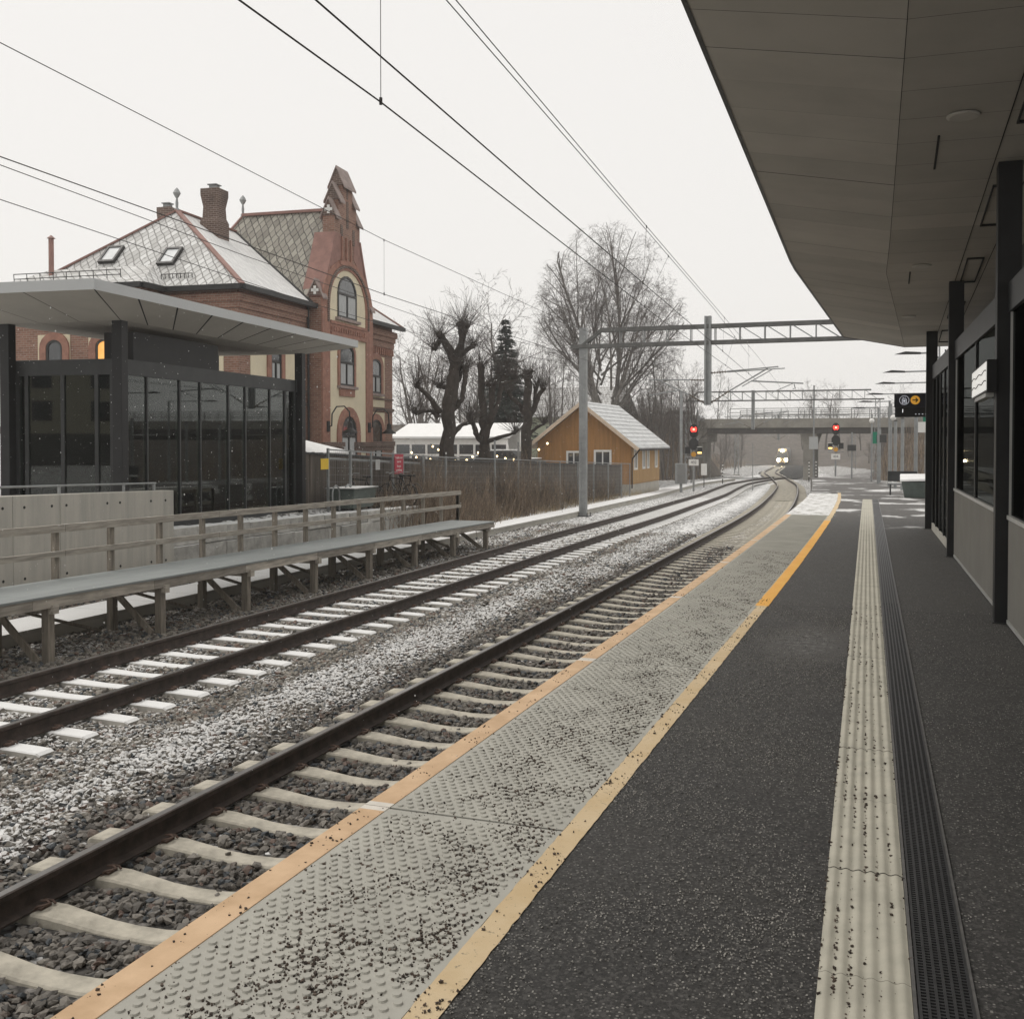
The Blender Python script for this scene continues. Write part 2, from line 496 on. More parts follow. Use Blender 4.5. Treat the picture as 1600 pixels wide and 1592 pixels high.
def worn_paint(name, a, b_, worn):
    m, nt, b = new_mat(name)
    v = coords(nt, 'Object')
    c = mixc(nt, ramp(nt, noise(nt, v, 2.2, 5.0, 0.65), 0.3, 0.7), a, b_)
    mk = ramp(nt, noise(nt, v, 30, 5.0, 0.75), 0.66-worn*0.2, 0.74-worn*0.2)
    c = mixc(nt, math_n(nt, 'MULTIPLY', mk, 0.75), c, (0.12, 0.10, 0.08))
    L(nt, c, b.inputs['Base Color']); b.inputs['Roughness'].default_value = 0.75
    L(nt, bump(nt, noise(nt, v, 190, 3.0, 0.7), 0.003), b.inputs['Normal'])
    return m
M['line_old'] = worn_paint("worn_pale_line", (0.58, 0.43, 0.24), (0.66, 0.52, 0.33), 0.35)
M['line_new'] = worn_paint("fresh_orange_line", (0.80, 0.40, 0.07), (0.84, 0.46, 0.10), 0.0)

# ================================================================== GROUND
def left_level(Y):
    """level of the yard behind the retaining walls on the far side"""
    return interp(([-60, 27, 34, 45, 62, 90, 130, 200, 345], [0.0, 0.0, -0.45, -0.75, -1.15, -1.6, -2.3, -3.2, -4.6]), Y)
def ground_z(X, Y):
    d = drop(Y); bz = -1.035 - d                      # foot of the ballast
    kf = min(1, max(0, (Y-96)/26.0))
    x = X - (sf(Y)*(1-kf)+sh(Y)*kf if X < -7 else sh(Y))
    if x > -2.3:
        if Y < 84 or x > 3.0:
            k = min(1, max(0, (Y-70)/60.0))
            return (-1.25 - d) if x < 9 else (-0.9 - d*0.8 + k*1.0)
        k = min(1, (Y-84)/12.0)
        return bz - 0.2*(1-k) + max(0, x-4)*0.02
    if x > -12.0:
        z = bz
        z += 0.085*math.exp(-((x+6.5)/0.75)**2)          # heaped shoulder between the tracks
        if abs(x+4.3) < 1.0: z += 0.025
        if abs(x+8.79) < 1.0: z += 0.03
        return z
    if x > -14.1:
        k = (x+12.0)/-2.1
        return bz + (0.17*k if Y < 30 else 0.1*k)
    lv = left_level(Y)
    if Y < 29: return -0.90 if x > -14.35 else lv
    k = min(1, (-14.1-x)/1.6); k = k*k*(3-2*k)
    z = (bz + 0.1)*(1-k) + lv*k
    if x < -60: z += min(7, (-60-x)*0.10)
    return z

def grid_lines(vals):
    out = []
    for a, b_, s in vals:
        n = max(1, int(round((b_-a)/s)))
        out += [a + (b_-a)*i/n for i in range(n)]
    out.append(vals[-1][1]); return out
gx = grid_lines([(-150, -60, 10), (-60, -20, 3), (-20, -15, 0.7), (-15, -1.5, 0.25), (-1.5, 10, 1.5), (10, 60, 5), (60, 150, 10)])
gy = grid_lines([(-75, 1, 4), (1, 24, 0.4), (24, 60, 0.9), (60, 140, 2.0), (140, 300, 8), (300, 345, 15)])
gv = []
snow_a = []
def snow_level(X, Y):
    """how much of the fresh dusting lies here (0 none .. 1 white)"""
    x = X - (sf(Y) if X < -7 else sh(Y))
    s = 0.30
    s += 0.42*math.exp(-((x+6.45)/0.42)**2)
    if abs(x+4.3) < 1.35: s = 0.04 + 0.2*min(1, max(0, (Y-30)/25))
    elif x > -5.8: s = 0.20
    if abs(x+8.8) < 1.3: s = 0.36
    if -12 < x < -10.2: s = 0.27 if Y < 27 else 0.42
    if -13.9 < x <= -12: s = 0.12 if Y < 27 else 0.75
    if x < -14.0: s = 0.55 if Y < 30 else 0.25
    if x > -2: s = 0.3 if Y < 90 else 0.02
    return s + 0.16*min(1, max(0, (Y-18)/30))
for y in gy:
    for x in gx:
        X = x + (sf(y) if -30 < x < -7 else (sh(y) if -7 <= x < 6 else 0))
        z = ground_z(X, y)
        if -12 < x < -2.4 and y < 60: z += random.uniform(-0.008, 0.008)
        elif abs(x) > 14: z += random.uniform(-0.06, 0.06)
        gv.append((X, y, z)); snow_a.append(snow_level(X, y))
nx, ny = len(gx), len(gy)
gf = np.array([(j*nx+i, j*nx+i+1, (j+1)*nx+i+1, (j+1)*nx+i) for j in range(ny-1) for i in range(nx-1)])
ground = np_mesh("ground", np.array(gv), gf, M['ballast'], attrs={'snow': snow_a}, smooth=True)
tag(ground, kind='structure')

# ================================================================== PLATFORM
def plat_left(Y): return (-1.44 if Y < 46.5 else -2.54) + sh(Y)
def plat_right(Y): return interp(([-20, 28, 34, 46, 60, 76, 84], [7.0, 7.0, 2.2, 2.0, 1.6, -1.5, -3.0]), Y)
pm = MB()
py = grid_lines([(-12, 24, 1.5), (24, 46.49, 2.0), (46.49, 46.51, .02), (46.51, 79, 2.0)])
for a, b_ in zip(py[:-1], py[1:]):
    for (ya, yb) in ((a, b_),):
        la, lb, ra, rb = plat_left(ya)-0.115, plat_left(yb)-0.115, plat_right(ya), plat_right(yb)
        za, zb = -drop(ya), -drop(yb)
        pm.quad((la, ya, za), (ra, ya, za), (rb, yb, zb), (lb, yb, zb))
        pm.quad((la, ya, za-1.6), (la, ya, za), (lb, yb, zb), (lb, yb, zb-1.6))
        pm.quad((ra, ya, za), (ra, ya, za-1.6), (rb, yb, zb-1.6), (rb, yb, zb))
Ye = 79; pm.quad((plat_left(Ye)-.115, Ye, -drop(Ye)), (plat_right(Ye), Ye, -drop(Ye)), (plat_right(Ye), Ye, -2.6), (plat_left(Ye)-.115, Ye, -2.6))
platform = pm.build("platform", M['asphalt'], fix=False); tag(platform, kind='structure')

# studded edge slabs, each a slab with its painted edge
SL_W0, SL_W1 = -2.66, -1.555            # edge of the platform .. inner side
SLAB_L = 4.04
def make_slab(studs, m_slab, m_edge, label, group):
    t = thing("edge_slab", label, "paving slab", group=group)
    b = MB(); w = SL_W1-SL_W0
    b.box(0.002, w, 0.011, SLAB_L-0.011, -0.22, 0.002)
    if studs:
        px, pyy = 0.060, 0.052
        cols = int((w-0.15)/ (px/1.0)) ; rows = int((SLAB_L-0.08)/pyy)
        n = 9
        ca = [(math.cos(2*math.pi*k/n), math.sin(2*math.pi*k/n)) for k in range(n)]
        for j in range(rows):
            for i in range(cols):
                x = 0.185 + i*px + (px/2 if j % 2 else 0); y = 0.05 + j*pyy
                if x > w-0.03: continue
                vs = [(x+c*0.0185, y+s*0.0185, 0.0018) for c, s in ca] + [(x+c*0.0150, y+s*0.0150, 0.0095) for c, s in ca]
                b.add(vs, [tuple(range(n, 2*n))] + [(k, (k+1) % n, n+(k+1) % n, n+k) for k in range(n)])
    b.build("slab", m_slab, t, fix=False)
    e = MB()
    e.box(0.0, 0.145, 0.06, SLAB_L-0.06, -0.05, 0.006)
    e.build("painted_edge", m_edge, t, bevel=0.002)
    for y0, y1 in ((0.004, 0.06), (SLAB_L-0.06, SLAB_L-0.004)):
        q = MB(); q.box(0.0, 0.145, y0, y1, -0.05, 0.0055); q.build("joint_patch", M['edge_white'], t)
    return t
slab_a = make_slab(True, M['slab'], M['edge_paint'], "grey studded edge slab with bare tan painted rim, strewn with grit, under the canopy", "bare studded slabs of the platform edge")
slab_b = make_slab(False, M['slab_snow'], M['slab_snow'], "snow covered edge slab of the platform beyond the end of the canopy", "snowy edge slabs of the platform")
k = 0
for j in range(-1, 21):
    y0 = 5.03 + SLAB_L*(j-1); y1 = y0 + SLAB_L
    x0, x1 = SL_W0+sh(y0), SL_W0+sh(y1)
    if y1 > 48: break
    snowy = y0 > 26.5
    if not snowy: o = slab_a if j == -1 else copy_tree(slab_a)
    else:
        o = slab_b if k == 0 else copy_tree(slab_b); k += 1
    o.location = (x0, y0, -drop(y0)+0.001)
    o.rotation_euler = (math.atan2(-drop(y1)+drop(y0), SLAB_L), 0, -math.atan2(x1-x0, SLAB_L))

def strip_mesh(name, m, xl, xr, Y0, Y1, dz, step=1.0, wob=0.0):
    b = MB(); n = max(2, int((Y1-Y0)/step)); rr = random.Random(3)
    prev = None
    for i in range(n+1):
        Y = Y0+(Y1-Y0)*i/n; z = -drop(Y)+dz
        w1, w2 = rr.uniform(-wob, wob), rr.uniform(-wob, wob)
        cur = ((xl(Y)+w1, Y, z), (xr(Y)+w2, Y, z))
        if prev: b.quad(prev[0], prev[1], cur[1], cur[0])
        prev = cur
    o = b.build(name, m, fix=False); tag(o, kind='structure'); return o
strip_mesh("painted_line_worn", M['line_old'], lambda Y: -1.553+sh(Y), lambda Y: -1.437+sh(Y), -3, 12.75, 0.005, 0.06, 0.0035)
strip_mesh("painted_line_fresh", M['line_new'], lambda Y: -1.575+sh(Y), lambda Y: -1.425+sh(Y), 12.75, 27.2, 0.005, 0.3, 0.003)
strip_mesh("painted_line_snowed", M['line_old'], lambda Y: -1.555+sh(Y), lambda Y: -1.435+sh(Y), 27.2, 46.4, 0.005, 0.4, 0.012)

# ribbed guidance strip and the drain channel beside it
gs = MB(); ribs = 6; wv = []
for i in range(ribs*8+1):
    u = i/(ribs*8)
    wv.append((u*0.318, 0.007+0.0042*math.cos(2*math.pi*u*ribs+math.pi)))
Yg = grid_lines([(-2, 40, 0.995)])
for a, b_ in zip(Yg[:-1], Yg[1:]):
    dzz = random.uniform(-0.001, 0.001)
    rows = []
    for Y in (a+0.003, b_-0.003):
        rows.append([(-0.158-0.0238*Y+x, Y, -drop(Y)+z+dzz) for x, z in wv])
    n = len(wv)
    gs.add(rows[0]+rows[1], [(i, i+1, n+i+1, n+i) for i in range(n-1)])
guide = gs.build("guidance_strip", M['guide'], smooth=True, fix=False); tag(guide, kind='structure')
dx = lambda Y: 0.178-0.0238*Y
drain = thing("drain_channel", "long black slotted drain channel running beside the ribbed pale strip", "drain", (0.27, 0, 0))
b = MB()
for a, b2 in zip(Yg[:-1], Yg[1:]):
    x = dx((a+b2)/2); z = -drop((a+b2)/2)
    b.add([(dx(a), a, z+0.002), (dx(a)+0.185, a, z+0.002), (dx(b2)+0.185, b2, z+0.002), (dx(b2), b2, z+0.002)], [(0, 1, 2, 3)])
b.build("channel_bed", M['iron'], drain, world=True, fix=False)
b = MB()
for i in range(7):
    xx = 0.006+i*0.0285
    for a, b2 in zip(Yg[:-1], Yg[1:]):
        z = -drop(a)
        b.beam((dx(a)+xx, a, z+0.007), (dx(b2)+xx, b2, z+0.007), 0.010, 0.010)
for i in range(int(12/0.022)):
    Y = 1.5+i*0.022
    b.box(dx(Y)+0.008, dx(Y)+0.178, Y, Y+0.009, 0.002, 0.0085)
b.build("grating", mat("drain_grating", (0.06, 0.06, 0.062), 0.42, 0.2, 30, metal=0.4), drain, world=True, fix=False)
b = MB()
for xx in (-0.010, 0.187):
    for a, b2 in zip(Yg[:-1], Yg[1:]):
        b.beam((dx(a)+xx, a, -drop(a)+0.005), (dx(b2)+xx, b2, -drop(b2)+0.005), 0.012, 0.012)
b.build("frame", mat("drain_frame", (0.16, 0.155, 0.15), 0.5, 0.2, 20, metal=0.5), drain, world=True, fix=False)

# ================================================================== TRACKS
def rail_profile(top):
    P = [(-0.075,0),(0.075,0),(0.075,0.012),(0.02,0.026),(0.009,0.045),(0.009,0.118),(0.034,0.134),(0.036,0.166),(0.028,0.172),(-0.028,0.172),(-0.036,0.166),(-0.034,0.134),(-0.009,0.118),(-0.009,0.045),(-0.02,0.026),(-0.075,0.012)]
    return P
ico_v = None
def icosa():
    p = (1+5**0.5)/2
    v = np.array([(-1,p,0),(1,p,0),(-1,-p,0),(1,-p,0),(0,-1,p),(0,1,p),(0,-1,-p),(0,1,-p),(p,0,-1),(p,0,1),(-p,0,-1),(-p,0,1)], float)
    v /= np.linalg.norm(v[0])
    f = np.array([(0,11,5),(0,5,1),(0,1,7),(0,7,10),(0,10,11),(1,5,9),(5,11,4),(11,10,2),(10,7,6),(7,1,8),(3,9,4),(3,4,2),(3,2,6),(3,6,8),(3,8,9),(4,9,5),(2,4,11),(6,2,10),(8,6,7),(9,8,1)])
    return v, f

def sleeper_mesh(dip=1.0):
    b = MB(); n = 0
    xs = [-1.30, -1.26, -0.98, -0.56, -0.40, -0.20, 0, 0.20, 0.40, 0.56, 0.98, 1.26, 1.30]
    tz = [-0.03, -0.008, 0.0, 0.0, -0.014, -0.034, -0.040, -0.034, -0.014, 0.0, 0.0, -0.008, -0.03]
    tw = [0.10, 0.108, 0.108, 0.106, 0.098, 0.090, 0.088, 0.090, 0.098, 0.106, 0.108, 0.108, 0.10]
    vs = []
    for x, z, w in zip(xs, tz, tw):
        z = z*dip if abs(x) < 1.2 else z
        vs += [(x, -w-0.035, -0.2), (x, -w, z-0.012), (x, -w+0.014, z), (x, w-0.014, z), (x, w, z-0.012), (x, w+0.035, -0.2)]
    fs = []
    for i in range(len(xs)-1):
        for k in range(6):
            k2 = (k+1) % 6
            fs.append((i*6+k, (i+1)*6+k, (i+1)*6+k2, i*6+k2))
    fs.append((0, 1, 2, 3, 4, 5)); fs.append(tuple((len(xs)-1)*6+k for k in reversed(range(6))))
    b.add(vs, fs); return b
def clip_mb():
    b = MB()
    for s in (-1, 1):
        pts = [(0.075*s, -0.05, 0.012), (0.105*s, -0.055, 0.030), (0.135*s, -0.03, 0.034), (0.135*s, 0.01, 0.030), (0.10*s, 0.02, 0.036), (0.07*s, 0.0, 0.040), (0.075*s, 0.04, 0.034), (0.115*s, 0.055, 0.026), (0.14*s, 0.05, 0.012)]
        b.tube(pts, 0.0085, 5)
        b.box(0.085*s-0.012, 0.085*s+0.03, -0.045, 0.045, 0.0, 0.014)
    b.box(-0.085, 0.085, -0.075, 0.075, -0.002, 0.004)
    return b

def make_track(name, label, cx, fr_fn, Y0, Y1, Yfar, snowed):
    t = thing(name, label, "railway track", (cx+fr_fn(Y0), Y0, rail_z(Y0)))
    c = lambda Y: cx+fr_fn(Y)
    for side in (-0.7535, 0.7535):
        b = MB()
        frs = path_frames(c, Y0, 30, 6, lambda Y: rail_z(Y)-0.172, side)+path_frames(c, 31, Yfar, 1.6, lambda Y: rail_z(Y)-0.172, side)
        b.sweep(rail_profile(0), frs)
        r = b.build("rail", M['rail'], t, smooth=True, world=True)
        h = MB()
        h.sweep([(-0.027, 0.1722), (0.027, 0.1722), (0.027, 0.1735), (-0.027, 0.1735)], frs)
        hm = h.build("running_face", M['rail_top'], r, world=True)
    base = None; m_s = M['sleeper_snow'] if snowed else M['sleeper']
    cb = None
    i = 0; Y = Y0+0.25
    extra = MB()
    while Y < Yfar-2:
        ang = -math.atan2(c(Y+0.3)-c(Y-0.3), 0.6)
        loc = Vector((c(Y), Y, rail_z(Y)-0.172))
        if i < 98:
            if base is None:
                base = sleeper_mesh(0.3 if snowed else 1.0).build("sleeper", m_s, t); s = base
                clip_src = []
            else:
                s = base.copy(); COL.objects.link(s); set_parent(s, t)
            s.location = loc-Vector(t.location)+Vector((random.uniform(-.012, .012), random.uniform(-.01, .01), random.uniform(-.004, .002)))
            s.rotation_euler = (0, 0, ang)
            if Y < 24:
                for side in (-0.7535, 0.7535):
                    if cb is None:
                        cb = clip_mb().build("rail_clip", M['clip'], s, fix=False); k_ = cb
                    else:
                        k_ = cb.copy(); COL.objects.link(k_); set_parent(k_, s)
                    k_.location = (side, 0, 0.001)
        else:
            w = 0.11
            ca, sa = math.cos(ang), math.sin(ang)
            extra.cbox((loc.x, loc.y, loc.z-0.1), (2.6, 0.23, 0.2), ang)
        i += 1; Y += 0.6
    if extra.v:
        e = extra.build("sleepers", m_s, t, world=True); e['kind'] = 'stuff'
    return t
near_track = make_track("railway_track", "railway track with bare beige sleepers right beside the platform edge", NEAR_X, sh, 1.9, 64, 240, False)
far_track = make_track("railway_track", "railway track with snow topped sleepers on the far side, next to the timber walkway", FAR_X, sf, 4.6, 68, 120, True)

# ================================================================== BALLAST STONES
def ballast_stones(name, n_list, label_seed):
    r = np.random.default_rng(label_seed)
    iv, itri = icosa()
    P, S, SN, W = [], [], [], []
    for (x0, x1, y0, y1, dens, rad) in n_list:
        n = int((x1-x0)*(y1-y0)*dens)
        xs = r.uniform(x0, x1, n); ys = r.uniform(y0, y1, n)
        k1 = np.array([sf(y) for y in ys]); k2 = np.array([sh(y) for y in ys])
        left = xs < -7
        X = xs + np.where(left, k1, k2)
        keep = np.ones(n, bool)
        for cx in (NEAR_X, FAR_X):
            dxx = np.abs(xs-cx)
            for s in (-0.7535, 0.7535):
                keep &= ~(np.abs(xs-cx-s) < 0.075)
            ph = ((ys-((1.9 if cx == NEAR_X else 4.6)+0.25)) / 0.6) % 1.0
            on = np.minimum(ph, 1-ph)*0.6 < 0.138
            keep &= ~(on & (dxx < 1.33) & (r.uniform(0, 1, n) > 0.012))
        xs, ys, X = xs[keep], ys[keep], X[keep]
        n = len(xs)
        z = np.array([ground_z(a, b_) for a, b_ in zip(X, ys)])
        rad_ = rad*r.uniform(0.55, 1.25, n)
        z = z + r.uniform(-0.2, 0.9, n)*rad
        # loose ballast ridges up between sleepers, dips by the rail web
        P.append(np.stack([X, ys, z], 1)); S.append(rad_)
        lev = np.array([snow_level(a, b_) for a, b_ in zip(X, ys)])
        cl = 0.17*np.sin(X*2.1+ys*1.3)*np.sin(ys*0.9-X*1.7)+0.13*np.sin(X*5.3-ys*2.3)*np.sin(ys*3.1+X*2.2)
        SN.append(np.clip(lev+cl+r.normal(0, 0.06, n), 0, 0.95))
        W.append(np.where(np.abs(xs-NEAR_X) < 1.6, 0.85, np.where(xs < -10.2, 0.12, 0.12))*np.ones(n))
    P = np.concatenate(P); S = np.concatenate(S); SN = np.concatenate(SN); W = np.concatenate(W)
    n = len(P)
    V = np.repeat(iv[None], n, 0)*(1+r.normal(0, 0.24, (n, 12, 1)))
    V = V*r.uniform(0.6, 1.35, (n, 1, 3))
    q = r.normal(0, 1, (n, 4)); q /= np.linalg.norm(q, axis=1, keepdims=True)
    w, x, y, z = q.T
    Rm = np.stack([np.stack([1-2*(y*y+z*z), 2*(x*y-z*w), 2*(x*z+y*w)], 1), np.stack([2*(x*y+z*w), 1-2*(x*x+z*z), 2*(y*z-x*w)], 1),
                   np.stack([2*(x*z-y*w), 2*(y*z+x*w), 1-2*(x*x+y*y)], 1)], 1)
    V = np.einsum('nij,nkj->nki', Rm, V); V[:, :, 2] *= 0.72
    V = V*S[:, None, None]+P[:, None, :]
    F = (itri[None]+(np.arange(n)*12)[:, None, None]).reshape(-1, 3)
    o = np_mesh(name, V.reshape(-1, 3), F, M['stone'], attrs={'snow': np.repeat(SN, 12), 'wet': np.repeat(W, 12)})
    tag(o, kind='stuff'); return o
ballast_stones("ballast", [
    (-5.75, -2.62, 1.8, 12, 780, 0.031), (-5.75, -2.62, 12, 30, 480, 0.033),
    (-8.2, -5.75, 3.0, 16, 760, 0.028), (-8.2, -5.75, 16, 34, 330, 0.038),
    (-12.0, -8.2, 7.0, 20, 480, 0.034), (-12.0, -8.2, 20, 38, 230, 0.042),
    (-14.0, -12.8, 9, 28, 200, 0.036)], 11)

# grit strewn by winter maintenance
def grit(name, m, pts, rads, r):
    n = len(pts); v = np.array([(-1,-1,-1),(1,-1,-1),(1,1,-1),(-1,1,-1),(-1,-1,1),(1,-1,1),(1,1,1),(-1,1,1)], float)*0.62
    f = np.array([(4,5,6,7),(0,1,5,4),(1,2,6,5),(2,3,7,6),(3,0,4,7)])
    V = np.repeat(v[None], n, 0)+r.normal(0, 0.28, (n, 8, 3))
    an = r.uniform(0, 6.283, n); c, s = np.cos(an)[:, None], np.sin(an)[:, None]
    X = V[:, :, 0]*c-V[:, :, 1]*s; Y = V[:, :, 0]*s+V[:, :, 1]*c
    V = np.stack([X, Y, V[:, :, 2]*0.8+0.5], 2)*rads[:, None, None]+pts[:, None, :]
    F = (f[None]+(np.arange(n)*8)[:, None, None]).reshape(-1, 4)
    o = np_mesh(name, V.reshape(-1, 3), F, m); tag(o, kind='stuff'); return o
r = np.random.default_rng(5)
n = 62000
u = r.beta(2.2, 1.35, n); Y = 2.2+r.uniform(0, 1, n)**1.6*17
X = -2.66+u*1.14
cl = np.sin(X*9+1.3*np.sin(Y*4))*np.sin(Y*6.1+np.sin(X*7))+0.6*np.sin(X*23+Y*5)*np.sin(Y*19-X*9)
keep = (r.uniform(0, 1, n) < np.clip(0.34+0.46*cl, 0.02, 1)) & (r.uniform(0, 1, n) < np.clip((X+2.62)*1.9+0.03, 0.05, 1)) & (np.abs((X+1.495)) > 0.075)
P = np.stack([X, Y, np.full(n, 0.003)], 1)[keep]
n2 = 1500; X2 = -1.56+r.uniform(0, 0.13, n2); Y2 = 2.4+r.uniform(0, 1, n2)**1.5*11
k2 = (np.sin(Y2*7.3)*np.sin(Y2*2.9+1)+r.uniform(-.5, .9, n2)) > 0.55
n3 = 900; X3 = -2.655+r.uniform(0, .14, n3); Y3 = 2.4+r.uniform(0, 1, n3)**1.4*12
k3 = (np.sin(Y3*5.3)*np.sin(Y3*11.9+1)+r.uniform(-.5, .9, n3)) > 0.55
P = np.concatenate([P, np.stack([X2, Y2, np.full(n2, .006)], 1)[k2], np.stack([X3, Y3, np.full(n3, .006)], 1)[k3]])
n4 = 4200; rib = r.integers(0, 7, n4); Y4 = 2.2+r.uniform(0, 1, n4)**1.3*11
X4 = -0.158-0.0238*Y4+(rib)*0.053+r.normal(0, .0045, n4)
k4 = r.uniform(0, 1, n4) < np.clip(0.85-0.10*rib, 0.15, 1)*np.clip(.6+.6*np.sin(Y4*3.1+rib), .15, 1)
P = np.concatenate([P, np.stack([X4, Y4, np.full(n4, .004)], 1)[k4]])
grit("grit", M['grit'], P, 0.0042*(0.4+1.5*r.uniform(0, 1, len(P))**2), r)
n5 = 120000; X5 = r.uniform(-1.44, 1.6, n5); Y5 = 2.2+r.uniform(0, 1, n5)**1.5*11
dens = np.where(X5 < -0.25, 0.95, 0.16)*np.clip(0.42+0.55*np.sin(X5*3+1.1*np.sin(Y5*2.1))*np.sin(Y5*2.6+X5), 0.04, 1)
k5 = (r.uniform(0, 1, n5) < dens) & ~((X5 > -0.17-0.0238*Y5) & (X5 < 0.4-0.0238*Y5))
P = np.stack([X5, Y5, np.full(n5, .001)], 1)[k5]
grit("grit", M['grit_grey'], P, 0.0027*r.uniform(0.4, 1.7, len(P)), r)
# ================================================================== FAR SIDE: walkway, trough, walls, shelter
M['timber'] = mat("weathered_timber", (0.39, 0.355, 0.305), 0.85, 0.28, 3.0, 0.004, 30, island=0.28, stretch=(7, 0.8, 7), snow=0.28, snow_scale=3)
M['timber_post'] = mat("weathered_post", (0.29, 0.255, 0.21), 0.85, 0.3, 3.0, 0.004, 30, island=0.35, stretch=(7, 7, 0.8))
M['deck'] = mat("grey_green_deck_boarding", (0.235, 0.252, 0.248), 0.6, 0.10, 1.2, 0.002, 80, stretch=(2, 0.5, 1))
M['black_steel'] = mat("black_painted_steel", (0.014, 0.014, 0.015), 0.5, 0.2, 3.0, spec=0.4)
M['dark_steel'] = mat("anthracite_frame", (0.028, 0.030, 0.031), 0.45, 0.2, 3.0, spec=0.45)
M['fascia'] = mat("pale_metal_fascia", (0.46, 0.47, 0.47), 0.45, 0.04, 0.8, spec=0.5)
M['soffit'] = mat("grey_soffit_board", (0.40, 0.375, 0.335), 0.75, 0.05, 1.5, island=0.07)
M['joint'] = mat("dark_joint", (0.03, 0.03, 0.03), 0.9, 0.1, 2)
M['galv'] = mat("galvanised_steel", (0.285, 0.295, 0.295), 0.5, 0.14, 4.0, metal=0.3, spec=0.5)
M['granite'] = mat("pale_granite_block", (0.42, 0.41, 0.38), 0.85, 0.2, 5.0, 0.012, 14, island=0.14, snow=0.9, snow_scale=4)
M['white'] = mat("white_paint", (0.78, 0.77, 0.74), 0.6, 0.05, 3)
M['snow'] = mat("fresh_snow", (0.80, 0.80, 0.79), 0.9, 0.03, 3, 0.01, 20)

def glass_mat(name, tint=(0.42, 0.47, 0.45), refl=1.0, ior=1.52):
    m = bpy.data.materials.new(name); m.use_nodes = True; nt = m.node_tree; nt.nodes.clear()
    o = nt.nodes.new('ShaderNodeOutputMaterial'); mx = nt.nodes.new('ShaderNodeMixShader')
    tr = nt.nodes.new('ShaderNodeBsdfTransparent'); tr.inputs[0].default_value = (*tint, 1)
    gl = nt.nodes.new('ShaderNodeBsdfGlossy'); gl.inputs['Roughness'].default_value = 0.02; gl.inputs['Color'].default_value = (0.9*refl, 0.95*refl, 0.93*refl, 1)
    fr = nt.nodes.new('ShaderNodeFresnel'); fr.inputs['IOR'].default_value = ior
    L(nt, fr.outputs[0], mx.inputs[0]); L(nt, tr.outputs[0], mx.inputs[1]); L(nt, gl.outputs[0], mx.inputs[2]); L(nt, mx.outputs[0], o.inputs['Surface'])
    return m
M['glass'] = glass_mat("shelter_glass", (0.66, 0.72, 0.68), 1.0, 1.75)
M['dark_glass'] = glass_mat("dark_glass", (0.12, 0.14, 0.14), 0.16)
M['window_glass'] = mat("window_pane", (0.06, 0.065, 0.07), 0.06, 0.2, 1.0, spec=0.8)

# ---- timber walkway
walk = thing("timber_walkway", "raised timber walkway with grey deck and two-rail railing beside the far track", "walkway", (-11.2, 16, -1.05))
zt = lambda Y: -0.10-0.0109*(Y-11.0)
b = MB(); Yd = grid_lines([(3.6, 27.7, 1.2)])
for a, c in zip(Yd[:-1], Yd[1:]):
    b.add([(-11.82, a+.002, zt(a)-.03), (-10.52, a+.002, zt(a)-.03), (-10.52, c-.002, zt(c)-.03), (-11.82, c-.002, zt(c)-.03), (-11.82, a+.002, zt(a)), (-10.52, a+.002, zt(a)), (-10.52, c-.002, zt(c)), (-11.82, c-.002, zt(c))],
          [(3,2,1,0),(4,5,6,7),(0,1,5,4),(1,2,6,5),(2,3,7,6),(3,0,4,7)])
b.build("deck", M['deck'], walk, world=True)
b = MB()
for a, c in zip(Yd[:-1:2], Yd[2::2]):
    for x in (-10.565, -11.0, -11.45, -11.78): b.beam((x, a+.003, zt(a)-.10), (x, c-.003, zt(c)-.10), 0.055, 0.135)
b.build("bearer", M['timber'], walk, world=True)
for k in range(11):
    Y = 4.3+2.3*k; top = zt(Y)-0.17
    for x, w in ((-10.64, 0.118), (-11.55, 0.118)):
        q = MB(); q.box(x-w/2, x+w/2, Y-w/2, Y+w/2, ground_z(x, Y)-0.12, top); q.build("post", M['timber_post'], walk, world=True, bevel=0.006)
    q = MB(); q.beam((-11.8, Y, top-0.02), (-10.5, Y, top-0.02), 0.10, 0.12); q.build("crossbeam", M['timber'], walk, world=True)
    q = MB(); q.beam((-11.5, Y-0.09, top-0.03), (-10.72, Y-0.09, ground_z(-10.7, Y)+0.03), 0.035, 0.10); q.build("brace", M['timber_post'], walk, world=True)
    if k < 10:
        q = MB(); q.beam((-11.64, Y+.1, top-0.05), (-11.64, Y+2.1, -0.99), 0.035, 0.11, up=(1, 0, 0)); q.build("brace", M['timber_post'], walk, world=True)
k = 0; Y = 6.65
while Y < 28.3:
    q = MB(); low = ground_z(-11.87, Y)-0.05 if k % 2 == 0 else zt(Y)-0.3
    q.box(-11.905, -11.835, Y-0.05, Y+0.05, low, zt(Y)+0.80); q.build("railing_post", M['timber_post'], walk, world=True, bevel=0.004)
    k += 1; Y += 1.2
q = MB(); q.box(-11.905, -11.835, 28.2, 28.27, zt(28.2)-.4, zt(28.2)+.8); q.build("railing_post", M['timber_post'], walk, world=True)
Yr = grid_lines([(5.0, 28.3, 3.6)])
for dz, hgt in ((0.76, 0.115), (0.375, 0.09)):
    for a, c in zip(Yr[:-1], Yr[1:]):
        q = MB(); q.beam((-11.805, a+.004, zt(a)+dz+random.uniform(-.006, .006)), (-11.805, c-.004, zt(c)+dz+random.uniform(-.006, .006)), 0.05, hgt)
        q.build("rail", M['timber'], walk, world=True, bevel=0.005)

